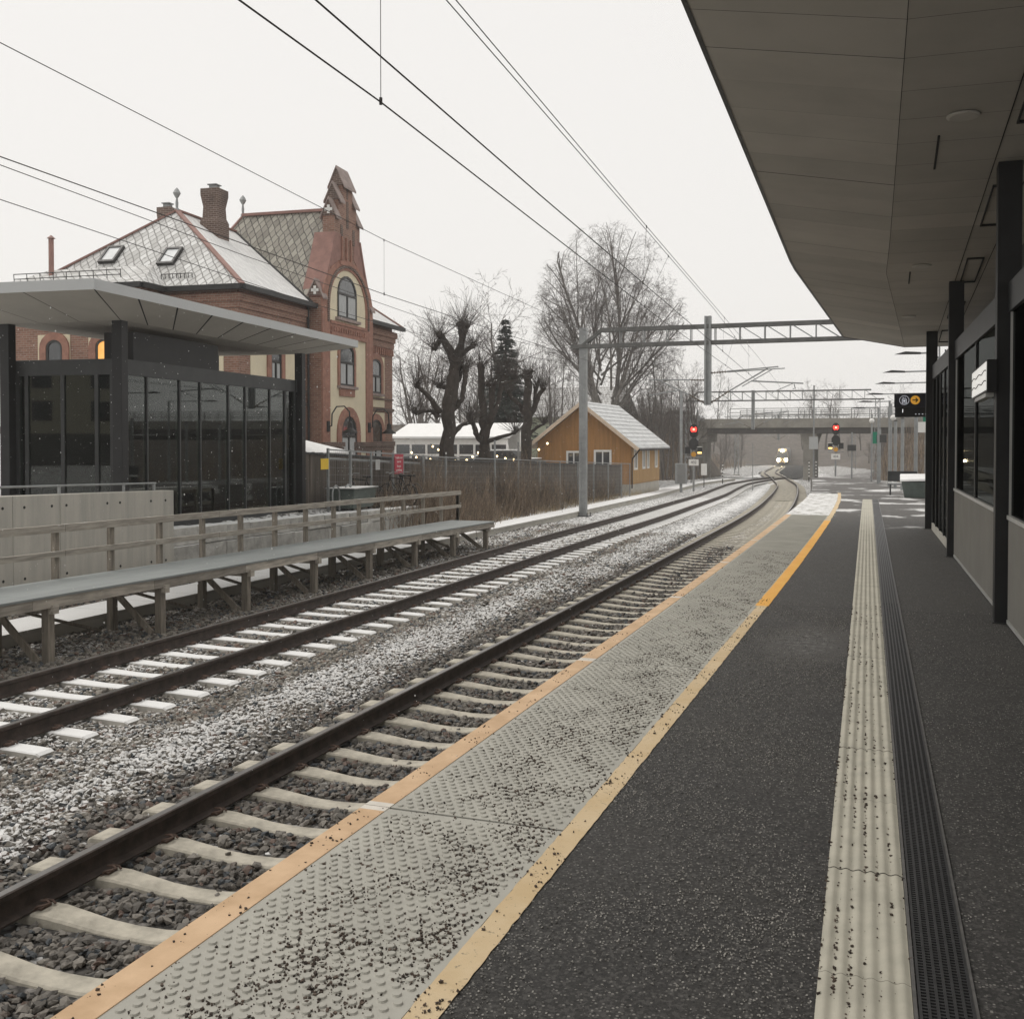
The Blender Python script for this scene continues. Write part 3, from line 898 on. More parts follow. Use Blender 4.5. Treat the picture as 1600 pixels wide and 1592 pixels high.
# ---- cable trough with snow on its lids
tr = thing("cable_trough", "low concrete cable trough with snow covered lids along the far track", "cable trough", (-12.3, 10, -1.0))
b = MB(); lid = MB(); Yt = grid_lines([(4, 60, 1.0), (60, 110, 2.0)])
for a, c in zip(Yt[:-1], Yt[1:]):
    ax, cx_ = -12.35+sf(a), -12.35+sf(c); za, zc = -0.80-drop(a), -0.80-drop(c)
    for mb, w, z0, z1, g_ in ((b, 0.42, -0.30, -0.062, 0.0), (lid, 0.47, -0.058, 0.0, 0.004)):
        mb.add([(ax-w, a+g_, za+z0), (ax+w, a+g_, za+z0), (cx_+w, c-g_, zc+z0), (cx_-w, c-g_, zc+z0), (ax-w, a+g_, za+z1), (ax+w, a+g_, za+z1), (cx_+w, c-g_, zc+z1), (cx_-w, c-g_, zc+z1)],
               [(3,2,1,0),(4,5,6,7),(0,1,5,4),(1,2,6,5),(2,3,7,6),(3,0,4,7)])
b.build("trough_body", M['conc'], tr, world=True); lid.build("trough_lid", M['conc_snow'], tr, world=True)

# ---- cast concrete wall
def conc_wall_mat():
    m, nt, b = new_mat("board_marked_concrete")
    v = coords(nt, 'Object'); vs = coords(nt, 'Object', (1, 5.0, 0.35))
    c = mixc(nt, ramp(nt, noise(nt, vs, 1.3, 6.0, 0.6), 0.3, 0.72), (0.50, 0.475, 0.42), (0.40, 0.385, 0.345))
    c = mixc(nt, math_n(nt, 'MULTIPLY', ramp(nt, noise(nt, vs, 5.0, 5.0, 0.7), 0.56, 0.72), 0.4), c, (0.27, 0.26, 0.235))
    c = mixc(nt, math_n(nt, 'MULTIPLY', ramp(nt, noise(nt, v, 2.0, 4.0), 0.5, 0.75), 0.35), c, (0.56, 0.53, 0.47))
    L(nt, c, b.inputs['Base Color']); b.inputs['Roughness'].default_value = 0.85
    L(nt, bump(nt, noise(nt, v, 60, 4.0), 0.002), b.inputs['Normal']); return m
M['conc_wall'] = conc_wall_mat()
WX = -14.0
wall = thing("concrete_wall", "cast concrete wall with two rows of round tie holes behind the timber walkway", "wall", (WX-.15, 12, -0.9))
wz = lambda Y: 0.94+0.019*(18.2-Y)
jo = [3.0, 6.6, 10.3, 13.97, 15.05, 18.22]
for a, c in zip(jo[:-1], jo[1:]):
    b = MB(); b.add([(WX-.3, a+.004, -1.0), (WX, a+.004, -1.0), (WX, c-.004, -1.0), (WX-.3, c-.004, -1.0), (WX-.3, a+.004, wz(a)), (WX, a+.004, wz(a)), (WX, c-.004, wz(c)), (WX-.3, c-.004, wz(c))],
          [(3,2,1,0),(4,5,6,7),(0,1,5,4),(1,2,6,5),(2,3,7,6),(3,0,4,7)])
    pnl = b.build("panel", M['conc_wall'], wall, world=True, bevel=0.012)
hole_mesh = None
for hY in (10.6, 12.4, 12.9, 13.75, 14.22, 14.85, 15.2, 16.25, 16.6, 17.5, 17.95):
    for dz in (-0.20, -1.42):
        q = MB(); q.lathe([(0.026, 0.0), (0.026, 0.004)], n=10)
        if hole_mesh is None:
            h = q.build("tie_hole", M['joint'], wall); hole_mesh = h
        else:
            h = hole_mesh.copy(); COL.objects.link(h); set_parent(h, wall)
        h.rotation_euler = (0, R(90), 0); h.location = Vector((WX+0.0005, hY, wz(hY)+dz))-Vector(wall.location)
hr = thing("handrail", "thin steel handrail on short posts along the top of the concrete wall", "handrail", (WX-.16, 12, 1.0))
b = MB(); b.tube([(WX-.16, 4, wz(4)+.15), (WX-.16, 17.85, wz(17.85)+.15)], 0.02, 8); b.build("rail", M['galv'], hr, world=True)
for Y in (6, 8.3, 10.6, 12.9, 15.2, 16.9, 17.8):
    q = MB(); q.box(WX-.18, WX-.14, Y-.02, Y+.02, wz(Y)-.01, wz(Y)+.15); q.build("bracket", M['galv'], hr, world=True)

# ---- granite block wall
gw = thing("stone_wall", "low granite block wall with a snowy top between the concrete wall and the mesh fence", "wall", (-14.2, 24, -0.9))
b = MB(); rr = random.Random(4); z = -1.0
gtop = lambda Y: 0.13-0.018*(Y-18.3)
for course in range(3):
    Y = 18.25+rr.uniform(-.2, 0.0)
    while Y < 30.4:
        ln = rr.uniform(0.55, 1.15); y1 = min(30.5, Y+ln)
        z0 = -1.0+(gtop(Y)+1.0)*course/3; z1 = -1.0+(gtop(Y)+1.0)*(course+1)/3
        o_ = rr.uniform(-.03, .03)
        x1 = WX-0.06+o_
        y0_ = max(Y, 18.23)
        n0 = len(b.v)
        vs = [(x1-.5, y0_+.008, z0+.006), (x1, y0_+.008, z0+.006), (x1, y1-.008, z0+.006), (x1-.5, y1-.008, z0+.006), (x1-.5, y0_+.008, z1-.006), (x1, y0_+.008, z1-.006), (x1, y1-.008, z1-.006), (x1-.5, y1-.008, z1-.006)]
        vs = [(p[0]+rr.uniform(-.02, .02), p[1], p[2]) for p in vs]
        b.add(vs, [(3,2,1,0),(4,5,6,7),(0,1,5,4),(1,2,6,5),(2,3,7,6),(3,0,4,7)])
        Y = y1
b.build("block_courses", M['granite'], gw, world=True, bevel=0.015)

# ---- platform shelter on the far side
def shelter(origin, rot, label):
    t = thing("platform_shelter", label, "shelter", origin, rot)
    Z0, Z1, ZS = 4.67, 4.87, 4.36
    ex0, ex1, ey0, ey1 = -3.55, 0.93, -2.1, 10.1
    ix0, ix1, iy0, iy1 = -2.75, 0.10, -0.12, 8.35
    b = MB(); th = 0.03
    for p, q in (((ex0, ey0), (ex1, ey0)), ((ex1, ey0), (ex1, ey1)), ((ex1, ey1), (ex0, ey1)), ((ex0, ey1), (ex0, ey0))):
        d = Vector((q[0]-p[0], q[1]-p[1], 0)).normalized(); n_ = Vector((d.y, -d.x, 0))*0
        b.quad((p[0], p[1], Z0), (q[0], q[1], Z0), (q[0], q[1], Z1), (p[0], p[1], Z1))
    b.quad((ex0, ey0, Z1), (ex1, ey0, Z1), (ex1, ey1, Z1), (ex0, ey1, Z1))
    b.build("roof", M['fascia'], t, fix=False)
    s = MB()
    def panels(A, B, C, D, n):                       # A-B outer edge, D-C inner edge, n boards
        A, B, C, D = map(Vector, (A, B, C, D))
        for i in range(n):
            t0, t1 = i/n+.0025, (i+1)/n-.0025
            s.quad(D.lerp(C, t0), D.lerp(C, t1), A.lerp(B, t1), A.lerp(B, t0))
    O1, O2, O3, O4 = (ex0, ey0, Z0), (ex1, ey0, Z0), (ex1, ey1, Z0), (ex0, ey1, Z0)
    I1, I2, I3, I4 = (ix0, iy0, ZS), (ix1, iy0, ZS), (ix1, iy1, ZS), (ix0, iy1, ZS)
    panels(O1, O2, I2, I1, 3); panels(O2, O3, I3, I2, 9); panels(O3, O4, I4, I3, 3); panels(O4, O1, I1, I4, 9)
    panels(I1, I2, I3, I4, 3)
    s.build("soffit", M['soffit'], t, fix=False)
    bk = MB()
    for a, c in ((O1, O2), (O2, O3), (O3, O4), (O4, O1)): pass
    bk.quad((ex0+.01, ey0+.01, Z0+.015), (ex1-.01, ey0+.01, Z0+.015), (ex1-.01, ey1-.01, Z0+.015), (ex0+.01, ey1-.01, Z0+.015))
    up = 0.012
    bk.quad((ix0, iy0, ZS+up), (ix1, iy0, ZS+up), (ix1, iy1, ZS+up), (ix0, iy1, ZS+up))
    for a, c, e, g_ in ((O1, O2, I2, I1), (O2, O3, I3, I2), (O3, O4, I4, I3), (O4, O1, I1, I4)):
        bk.quad(*[(p[0], p[1], p[2]+up) for p in (a, c, e, g_)])
    bk.build("soffit_backing", M['joint'], t, fix=False)
    for (x, y) in ((0, 0), (0, 8.2), (-2.65, 0), (-2.65, 8.2)):
        q = MB(); q.box(x-.11, x+.11, y-.11, y+.11, 0, ZS+.005); q.build("column", M['black_steel'], t, bevel=0.006)
    # glazed room under the roof
    gx0, gx1, gy0, gy1 = -2.60, -0.10, 0.13, 8.06
    ZB0, ZB1 = 3.30, 3.62
    q = MB()
    q.box(gx0, gx1+.07, gy0-.03, gy0+.05, ZB0, ZB1); q.box(gx0, gx1+.07, gy1-.05, gy1+.03, ZB0, ZB1)
    q.box(gx1-.03, gx1+.05, gy0+.055, gy1-.055, ZB0, ZB1); q.box(gx0-.02, gx0+.05, gy0+.055, gy1-.055, ZB0, ZB1)
    q.build("top_beam", M['dark_steel'], t)
    q = MB(); q.box(gx0, gx1, gy0+.06, gy1-.06, ZB1-.05, ZB1-.012); q.build("room_roof", M['dark_steel'], t)
    q = MB(); q.box(-1.0, -0.30, 0.9, 4.35, ZB1-.005, 4.24); q.build("plant_box", M['black_steel'], t)
    q = MB()
    q.box(gx0, gx1+.06, gy0-.02, gy0+.04, 0.0, 0.2); q.box(gx1-.02, gx1+.04, gy0+.045, gy1-.045, 0.0, 0.2); q.box(gx0, gx0+.06, gy0+.045, gy1-.045, 0.0, 0.2)
    q.box(gx0, gx1+.06, gy1-.02, gy1+.04, 0.0, 0.2)
    q.build("plinth", M['dark_steel'], t)
    ys = [gy0+.05, 1.04, 2.29, 3.15, 4.43, 5.26, 6.56, 7.44, gy1-.05]
    for i, y in enumerate(ys):
        wd = 0.10 if i in (0, len(ys)-1, 7) else 0.055
        for x, d in ((gx1, 0.075), (gx0, 0.075)):
            q = MB(); q.box(x-d/2, x+d/2, y-wd/2, y+wd/2, 0.2, ZB0); q.build("mullion", M['dark_steel'], t)
    for y0, y1 in zip(ys[:-1], ys[1:]):
        for x in (gx1, gx0):
            q = MB(); q.box(x-.008, x+.008, y0+.05, y1-.05, 0.2, ZB0); q.build("glass_pane", M['glass'], t)
    xs = [gx0+.06, -2.28, -1.42, -0.62, -0.22]
    for i, x in enumerate(xs):
        wd = 0.16 if i in (0,) else (0.17 if i == 4 else 0.085)
        for y in (gy0, gy1):
            q = MB(); q.box(x-wd/2, x+wd/2, y-.04, y+.04, 0.2, ZB0); q.build("mullion", M['dark_steel'], t)
    for x0, x1 in zip(xs[:-1], xs[1:]):
        for y in (gy0, gy1):
            q = MB(); q.box(x0+.05, x1-.05, y-.008, y+.008, 0.2, ZB0); q.build("glass_pane", M['glass'], t)
    q = MB(); q.box(gx0-.1, gx1+.1, gy0-.1, gy1+.1, -0.12, 0.004); q.build("floor_slab", M['conc'], t)
    return t
SHO, SHR = (-14.68, 17.44, 0.0), R(5.5)
shel = shelter(SHO, SHR, "black glazed platform shelter under a flat pale grey roof behind the concrete wall")
def sloc(x, y, z):
    ca, sa = math.cos(SHR), math.sin(SHR)
    return Vector((SHO[0]+x*ca-y*sa, SHO[1]+x*sa+y*ca, SHO[2]+z))
M['lime'] = mat("lime_panel", (0.40, 0.42, 0.06), 0.6, 0.1, 3)  # plain lime panels on legs, set behind the shelter glass
for (x, y, z, w, h_, lab) in ((-1.9, 1.35, 0.9, 0.75, 0.75, "lime green panel inside the glazed shelter, the one nearer its front corner column"), (-1.9, 3.0, 0.9, 0.8, 0.75, "lime green panel inside the glazed shelter, the one further from its front corner column")):
    t = thing("panel_stand", lab, "notice board", sloc(x, y, 0.005), SHR, "lime panels in the shelter")
    q = MB(); q.box(-.02, .02, -w/2, w/2, z, z+h_); q.build("panel", M['lime'], t)
    for yy in (-w/2+.05, w/2-.05):
        q = MB(); q.box(-.018, .018, yy-.02, yy+.02, 0, z-.001); q.build("leg", M['dark_steel'], t)
M['bench_wood'] = mat("bench_wood", (0.22, 0.16, 0.10), 0.7, 0.2, 4)
t = thing("bench", "long wooden bench inside the glazed shelter on the far platform", "bench", sloc(-2.2, 5.4, 0.005), SHR)
q = MB(); q.box(-.2, .2, -1.4, 1.4, 0.42, 0.47); q.build("seat", M['bench_wood'], t)
for yy in (-1.2, 1.2):
    q = MB(); q.box(-.18, .18, yy-.03, yy+.03, 0, 0.42); q.build("leg", M['dark_steel'], t)
M['warm_lamp'] = mat("warm_lamp", (1, 0.8, 0.45), 0.4, 0, emit=(1.0, 0.72, 0.32), estr=9)
for x, y, z, r_, lab in ((-1.3, 1.2, 2.12, 0.045, "small glowing pendant lamp seen through the glass of the far shelter"),):
    t = thing("pendant_lamp", lab, "lamp", sloc(x, y, z))
    q = MB(); q.ball((0, 0, 0), r_, 10, 8); q.build("bulb", M['warm_lamp'], t, smooth=True)
    q = MB(); q.tube([(0, 0, r_), (0, 0, 1.45)], 0.006, 5); q.build("cord", M['black_steel'], t)

# ================================================================== BRICK STATION HOUSE
def brick_mat(name, base, scale=1.0, dark=(0.09, 0.05, 0.04), mort=(0.30, 0.25, 0.21), stain=0.35):
    m, nt, b = new_mat(name)
    tc = coords(nt, 'Object'); sp = nt.nodes.new('ShaderNodeSeparateXYZ'); L(nt, tc, sp.inputs[0])
    cb = nt.nodes.new('ShaderNodeCombineXYZ'); L(nt, math_n(nt, 'ADD', sp.outputs['X'], sp.outputs['Y']), cb.inputs[0]); L(nt, sp.outputs['Z'], cb.inputs[1])
    br = nt.nodes.new('ShaderNodeTexBrick'); L(nt, cb.outputs[0], br.inputs['Vector'])
    br.inputs['Scale'].default_value = 1.0; br.inputs['Brick Width'].default_value = 0.25*scale; br.inputs['Row Height'].default_value = 0.083*scale
    br.inputs['Mortar Size'].default_value = 0.009*scale; br.inputs['Color1'].default_value = (*base, 1)
    br.inputs['Color2'].default_value = (base[0]*0.68, base[1]*0.6, base[2]*0.58, 1); br.inputs['Mortar'].default_value = (*mort, 1)
    br.inputs['Bias'].default_value = -0.1
    c = mixc(nt, math_n(nt, 'MULTIPLY', ramp(nt, noise(nt, tc, 0.9, 6.0, 0.7), 0.45, 0.75), stain), br.outputs['Color'], dark)
    c = mixc(nt, math_n(nt, 'MULTIPLY', ramp(nt, noise(nt, tc, 5.0, 4.0, 0.7), 0.6, 0.8), 0.3), c, (0.42, 0.32, 0.26))
    L(nt, c, b.inputs['Base Color']); b.inputs['Roughness'].default_value = 0.85
    L(nt, bump(nt, br.outputs['Fac'], 0.01, -0.6), b.inputs['Normal']); return m
M['brick'] = brick_mat("red_brick", (0.285, 0.150, 0.105))
M['brick_dark'] = brick_mat("sooty_brick", (0.125, 0.078, 0.063), stain=0.75, dark=(0.05, 0.04, 0.035))
M['brick_smooth'] = mat("smooth_red_brick", (0.31, 0.160, 0.118), 0.8, 0.2, 3.5, 0.004, 40)
M['gable_plaster'] = mat("red_gable_plaster", (0.27, 0.15, 0.125), 0.8, 0.16, 2.5, 0.003, 30)
M['cream'] = mat("cream_plaster", (0.68, 0.605, 0.445), 0.85, 0.05, 1.5, 0.002, 50)
M['copper'] = mat("red_ridge_metal", (0.28, 0.155, 0.13), 0.55, 0.15, 3, spec=0.4)
M['gutter'] = mat("black_gutter", (0.02, 0.02, 0.02), 0.5, 0.2, 3)
M['cap'] = mat("slate_cap", (0.30, 0.24, 0.22), 0.8, 0.2, 3, snow=0.55, snow_scale=2)
M['sash'] = mat("dark_window_frame", (0.035, 0.033, 0.032), 0.5, 0.2, 3)
M['curtain'] = mat("pale_curtain", (0.42, 0.43, 0.43), 0.9, 0.25, 9, stretch=(1, 6, 0.3))

def slate_mat(name, snowy):
    m, nt, b = new_mat(name)
    tc = coords(nt, 'Object'); sp = nt.nodes.new('ShaderNodeSeparateXYZ')
    nz = nt.nodes.new('ShaderNodeTexNoise'); nz.inputs['Scale'].default_value = 1.7; nz.inputs['Detail'].default_value = 4; L(nt, tc, nz.inputs['Vector'])
    vm = nt.nodes.new('ShaderNodeVectorMath'); vm.operation = 'MULTIPLY_ADD'; L(nt, nz.outputs['Color'], vm.inputs[0]); vm.inputs[1].default_value = (.16, .16, 0); L(nt, tc, vm.inputs[2]); L(nt, vm.outputs[0], sp.inputs[0])
    cell = 0.34
    # diamond slates: a square net turned by 45 degrees in plan
    a = math_n(nt, 'DIVIDE', math_n(nt, 'ADD', sp.outputs['X'], sp.outputs['Y']), cell); c_ = math_n(nt, 'DIVIDE', math_n(nt, 'SUBTRACT', sp.outputs['X'], sp.outputs['Y']), cell)
    fa = math_n(nt, 'FRACT', a); fc = math_n(nt, 'FRACT', c_)
    ed = math_n(nt, 'MINIMUM', math_n(nt, 'MINIMUM', fa, math_n(nt, 'SUBTRACT', 1.0, fa)), math_n(nt, 'MINIMUM', fc, math_n(nt, 'SUBTRACT', 1.0, fc)))
    wn_ = nt.nodes.new('ShaderNodeTexWhiteNoise'); cb = nt.nodes.new('ShaderNodeCombineXYZ')
    L(nt, math_n(nt, 'FLOOR', a), cb.inputs[0]); L(nt, math_n(nt, 'FLOOR', c_), cb.inputs[1]); L(nt, cb.outputs[0], wn_.inputs['Vector'])
    if snowy == 2:
        base = mixc(nt, wn_.outputs['Value'], (0.66, 0.66, 0.655), (0.78, 0.78, 0.77))
        k = ramp(nt, math_n(nt, 'ADD', ed, math_n(nt, 'MULTIPLY', noise(nt, tc, 6, 4.0), 0.16)), 0.13, 0.05)
        c = mixc(nt, math_n(nt, 'MULTIPLY', k, 0.45), base, (0.20, 0.19, 0.18))
    elif snowy == 1:
        base = mixc(nt, wn_.outputs['Value'], (0.46, 0.455, 0.44), (0.72, 0.72, 0.71))
        base = mixc(nt, ramp(nt, noise(nt, tc, 3.0, 5.0, 0.7), 0.55, 0.75), base, (0.33, 0.32, 0.30))
        k = ramp(nt, math_n(nt, 'ADD', ed, math_n(nt, 'MULTIPLY', noise(nt, tc, 5, 4.0), 0.12)), 0.155, 0.095)
        c = mixc(nt, k, base, (0.27, 0.265, 0.255))
    else:
        base = mixc(nt, wn_.outputs['Value'], (0.22, 0.205, 0.175), (0.37, 0.35, 0.30))
        k = ramp(nt, math_n(nt, 'ADD', ed, math_n(nt, 'MULTIPLY', noise(nt, tc, 5, 4.0), 0.1)), 0.13, 0.07)
        c = mixc(nt, k, base, (0.055, 0.05, 0.045))
        s = math_n(nt, 'MULTIPLY', ramp(nt, noise(nt, tc, 9, 5.0, 0.75), 0.60, 0.66), ramp(nt, fa, 0.45, 0.2))
        c = mixc(nt, math_n(nt, 'MULTIPLY', s, 0.8), c, (0.62, 0.62, 0.61))
    L(nt, c, b.inputs['Base Color']); b.inputs['Roughness'].default_value = 0.8
    L(nt, bump(nt, ramp(nt, ed, 0.0, 0.12), 0.02), b.inputs['Normal']); return m
M['roof_white'] = slate_mat("snow_covered_slates", 2); M['roof_snow'] = slate_mat("snow_dusted_slates", 1); M['roof_bare'] = slate_mat("bare_grey_slates", 0)

BO, BR_ = (-22.30, 38.70, 0.0), R(4.22)
house = thing("brick_station_house", "red brick station house with cream panels, stepped gable and snow dusted slate roofs", "house", BO, BR_)
EZ = 7.62
xE, xW = -0.75, -9.75            # eastern face (to the tracks) and western face of the main body
yS, yN = -5.45, 9.45
b = MB()
b.box(xW, xE, yS, yN, -0.5, EZ)
b.box(xW, -3.9, yS-1.35, yS+.02, -0.5, EZ)          # projecting part of the south end
b.build("wall", M['brick'], house)
# roof of the main body: hips at both ends
hw = (xE-xW)/2; xm = (xE+xW)/2; ov = 0.42; RZ = 11.25
A = [(xE+ov, yS-ov, EZ), (xE+ov, yN+ov, EZ), (xW-ov, yN+ov, EZ), (xW-ov, yS-ov, EZ)]
P1, P2 = (xm, yS+3.05, RZ), (xm, yN-3.05, RZ)
q = MB(); q.quad(A[0], A[1], P2, P1); q.build("roof_slope", M['roof_white'], house, fix=False)
q = MB(); q.quad(A[3], A[0], P1)
sx0, sx1, sy = xW-ov, -3.55, yS-1.35-ov
q.quad((sx0, sy, EZ), (sx1, sy, EZ), (sx1-0.95, yS-ov+0.75, EZ+0.98), (sx0+1.0, yS-ov+0.75, EZ+0.98))
q.quad((sx1, sy, EZ), (sx1+.05, yS-ov, EZ), (sx1-0.95, yS-ov+0.75, EZ+0.98))
q.build("roof_slope", M['roof_snow'], house, fix=False)
q = MB(); q.quad(A[1], A[2], P2); q.build("roof_slope", M['roof_snow'], house, fix=False)
q = MB(); q.quad(A[2], A[3], P1, P2); q.build("roof_slope", M['roof_white'], house, fix=False)
q = MB()
for p0, p1 in ((A[0], P1), (A[3], P1), (P1, P2), (P2, A[1]), (P2, A[2])):
    q.beam(Vector(p0)+Vector((0, 0, .02)), Vector(p1)+Vector((0, 0, .02)), 0.20, 0.07)
q.build("ridge_cap", M['copper'], house)
q = MB()
lines = [((xE+ov+.05, yS-ov), (xE+ov+.05, -0.02)), ((xE+ov+.05, 5.45), (xE+ov+.05, yN+ov)), ((sx1, yS-ov-.05), (xE+ov, yS-ov-.05)), ((sx0, sy-.05), (sx1, sy-.05)), ((sx1+.03, sy), (sx1+.05, yS-ov))]
for (x0, y0), (x1, y1) in lines:
    q = MB(); q.beam((x0, y0, EZ-.08), (x1, y1, EZ-.08), 0.17, 0.19); q.build("gutter", M['gutter'], house)
# corbelled brick cornice under the eaves
for side in range(4):
    q = MB()
    for dz, d in ((0.38, 0.20), (0.62, 0.13), (0.92, 0.07)):
        z0, z1 = EZ-dz-.17, EZ-dz+.12
        if side == 0: q.box(xE, xE+d, yS-d, -0.03, z0, z1)
        elif side == 1: q.box(xE, xE+d, 5.43, yN+d, z0, z1)
        elif side == 2: q.box(-3.85, xE-.001, yS-d, yS, z0, z1)
        else: q.box(xW, -3.9, yS-1.35-d, yS-1.35, z0, z1)
    q.build("cornice", M['brick'], house)
for a, c in ((yS, -.3), (5.5, yN)):
    q = MB(); yy = a; q.box(xE+.001, xE+.03, a, c, EZ-1.18, EZ-1.08)
    while yy < c: q.box(xE+.001, xE+.09, yy, yy+.13, EZ-1.45, EZ-1.15); yy += 0.27
    q.build("dentil_course", M['brick_smooth'], house)
# cream wall fields of the side walls
fields = [(xE, xE+.03, y0, y1, z0, z1) for y0, y1 in ((-4.6, -0.85), (6.35, 8.35)) for z0, z1 in ((4.05, 6.05), (2.15, 3.35))]
fields += [(xE, xE+.03, 6.35, 8.35, 3.6, 3.95), (-3.4, -1.35, yS-.03, yS, 2.2, 5.9), (-8.3, -6.9, yS-1.38, yS-1.35, 2.2, 5.9), (-6.1, -4.6, yS-1.38, yS-1.35, 2.2, 5.9)]
for f_ in fields:
    q = MB(); q.box(*f_); q.build("plaster_field", M['cream'], house)
# string courses and plinth moulding
q = MB()
for z0, z1, d in ((3.42, 3.56, 0.10), (3.97, 4.04, 0.08), (1.72, 1.95, 0.16), (1.52, 1.70, 0.11)):
    q.box(xE, xE+d, 5.42, yN, z0, z1); q.box(xE, xE+d, yS, -.02, z0, z1)
q.build("string_course", M['brick_dark'], house)

# --- windows: one builder for all (arched or flat top), set in a wall plane
def arch_pts(hw_, z0, z1, rise, n=10):
    """outline of an opening: flat sill, upright sides, segmental or round head"""
    pts = [(-hw_, z0), (hw_, z0), (hw_, z1)]
    for i in range(1, n):
        a = math.pi*i/n
        pts.append((hw_*math.cos(a), z1+rise*math.sin(a)))
    pts.append((-hw_, z1)); return pts
def window(face, cx, hw_, z0, z1, rise, proud, frame_w=0.09, rows=(0.62,), brick_w=0.28, sill=True, curtains=True, m_band='brick_smooth', lit=False):
    """face 'E' (plane x = proud) or 'S' (plane y = proud)"""
    axis = 'x' if face == 'E' else 'y'
    sgn = 1 if face == 'E' else -1
    def sh_(pts): return [(p[0]+cx, p[1]) for p in pts]
    pl = lambda d: proud+sgn*d
    if brick_w > 0:
        o_ = arch_pts(hw_+brick_w, z0, z1, rise+brick_w); i_ = arch_pts(hw_, z0, z1, rise)
        b2 = MB(); n = len(o_)
        def P(p, t): return (t, p[0]+cx, p[1]) if axis == 'x' else (p[0]+cx, t, p[1])
        vs = [P(p, pl(0.0)) for p in o_]+[P(p, pl(0.07)) for p in o_]+[P(p, pl(0.07)) for p in i_]+[P(p, pl(0.0)) for p in i_]
        fs = []
        for k2 in range(1, n):
            j = (k2+1) % n
            fs += [(k2, j, n+j, n+k2), (n+k2, n+j, 2*n+j, 2*n+k2), (2*n+k2, 2*n+j, 3*n+j, 3*n+k2)]
        b2.add(vs, fs); b2.build("window_surround", M[m_band], house)
    fr = MB()
    i_ = arch_pts(hw_-.005, z0, z1, rise-.005); ii = arch_pts(hw_-frame_w, z0+frame_w, z1, max(0.02, rise-frame_w)); n = len(i_)
    def P(p, t): return (t, p[0]+cx, p[1]) if axis == 'x' else (p[0]+cx, t, p[1])
    vs = [P(p, pl(0.045)) for p in i_]+[P(p, pl(0.045)) for p in ii]+[P(p, pl(0.0)) for p in ii]
    fs = []
    for k2 in range(n):
        j = (k2+1) % n
        fs += [(k2, j, n+j, n+k2), (n+k2, n+j, 2*n+j, 2*n+k2)]
    fr.add(vs, fs)
    zm = [z0+(z1-z0)*t_ for t_ in rows]
    for z in zm:
        if axis == 'x': fr.box(min(pl(0), pl(.05)), max(pl(0), pl(.05)), cx-hw_+.02, cx+hw_-.02, z-.045, z+.045)
        else: fr.box(cx-hw_+.02, cx+hw_-.02, min(pl(0), pl(.05)), max(pl(0), pl(.05)), z-.045, z+.045)
    ztop = zm[-1] if zm else z1
    if axis == 'x': fr.box(min(pl(0), pl(.048)), max(pl(0), pl(.048)), cx-.04, cx+.04, z0+.02, ztop)
    else: fr.box(cx-.04, cx+.04, min(pl(0), pl(.048)), max(pl(0), pl(.048)), z0+.02, ztop)
    w = fr.build("window", M['sash'], house)
    g_ = MB(); g_.add([P(p, pl(0.012)) for p in i_], [tuple(range(n))]); g_.build("pane", M['lit'] if lit else M['window_glass'], w)
    if curtains and not lit:
        cu = MB()
        zc = ztop-.06
        for c0, c1 in ((-hw_+frame_w, -.10), (.10, hw_-frame_w)):
            cu.quad(P((c0, z0+frame_w), pl(.018)), P((c1, z0+frame_w), pl(.018)), P((c1, zc), pl(.018)), P((c0, zc), pl(.018)))
        cu.build("curtain", M['curtain'], w)
    if sill:
        s = MB()
        if axis == 'x': s.box(min(pl(-.01), pl(.16)), max(pl(-.01), pl(.16)), cx-hw_-.2, cx+hw_+.2, z0-.12, z0-.002)
        else: s.box(cx-hw_-.2, cx+hw_+.2, min(pl(-.01), pl(.16)), max(pl(-.01), pl(.16)), z0-.12, z0-.002)
        s.build("sill", M['cap'], w)
    return w
xEc = xE+.03
M['lit'] = mat('lit_amber_window', (0.6, 0.35, 0.12), 0.5, 0.1, 3, emit=(1.0, 0.45, 0.10), estr=0.75)
window('E', 7.2, 0.62, 4.25, 5.6, 0.3, xEc)
window('E', 7.2, 0.72, 1.0, 2.5, 0.5, xEc, sill=False)
window('E', -2.7, 0.42, 4.25, 5.55, 0.3, xEc)
window('S', -2.35, 0.42, 4.0, 5.4, 0.3, yS-.03)
window('S', -7.55, 0.36, 4.0, 5.4, 0.3, yS-1.38); window('S', -5.35, 0.42, 4.0, 5.4, 0.3, yS-1.38, lit=True)

# --- gabled bay towards the tracks
gc = 2.62
out = [(-2.62, -0.5), (2.62, -0.5), (2.62, 7.9), (2.42, 8.3), (2.2, 8.75), (1.82, 9.55), (1.47, 10.4), (1.30, 10.85), (1.30, 11.57), (0.92, 11.57), (0.92, 12.32), (0.52, 12.32), (0.52, 13.02)]
outl = out+[(-x, z) for x, z in reversed(out[2:])]
g = MB()
g.prism([(gc+x, z) for x, z in outl], -0.62, -0.06, 'x')
g.box(-0.745, -0.62, 0.0, 5.24, -.5, 7.9)
gable = g.build("gable_wall", M['brick'], house)
g = MB()                                               # red plaster skin of the curved flanks
sk = [(1.28, 10.85), (1.47, 10.4), (1.82, 9.55), (2.2, 8.75), (2.45, 8.2), (2.45, 7.6), (1.95, 7.75), (1.7, 8.6), (1.2, 9.5), (0.62, 9.95), (0.62, 10.85)]
for s in (1, -1):
    pts = [(gc+s*x, z) for x, z in sk]
    g.add([(-0.045, y, z) for y, z in pts]+[(-0.062, y, z) for y, z in pts], [tuple(range(len(pts)))]+[(i, (i+1) % len(pts), len(pts)+(i+1) % len(pts), len(pts)+i) for i in range(len(pts))])
g.build("gable_skin", M['gable_plaster'], house)
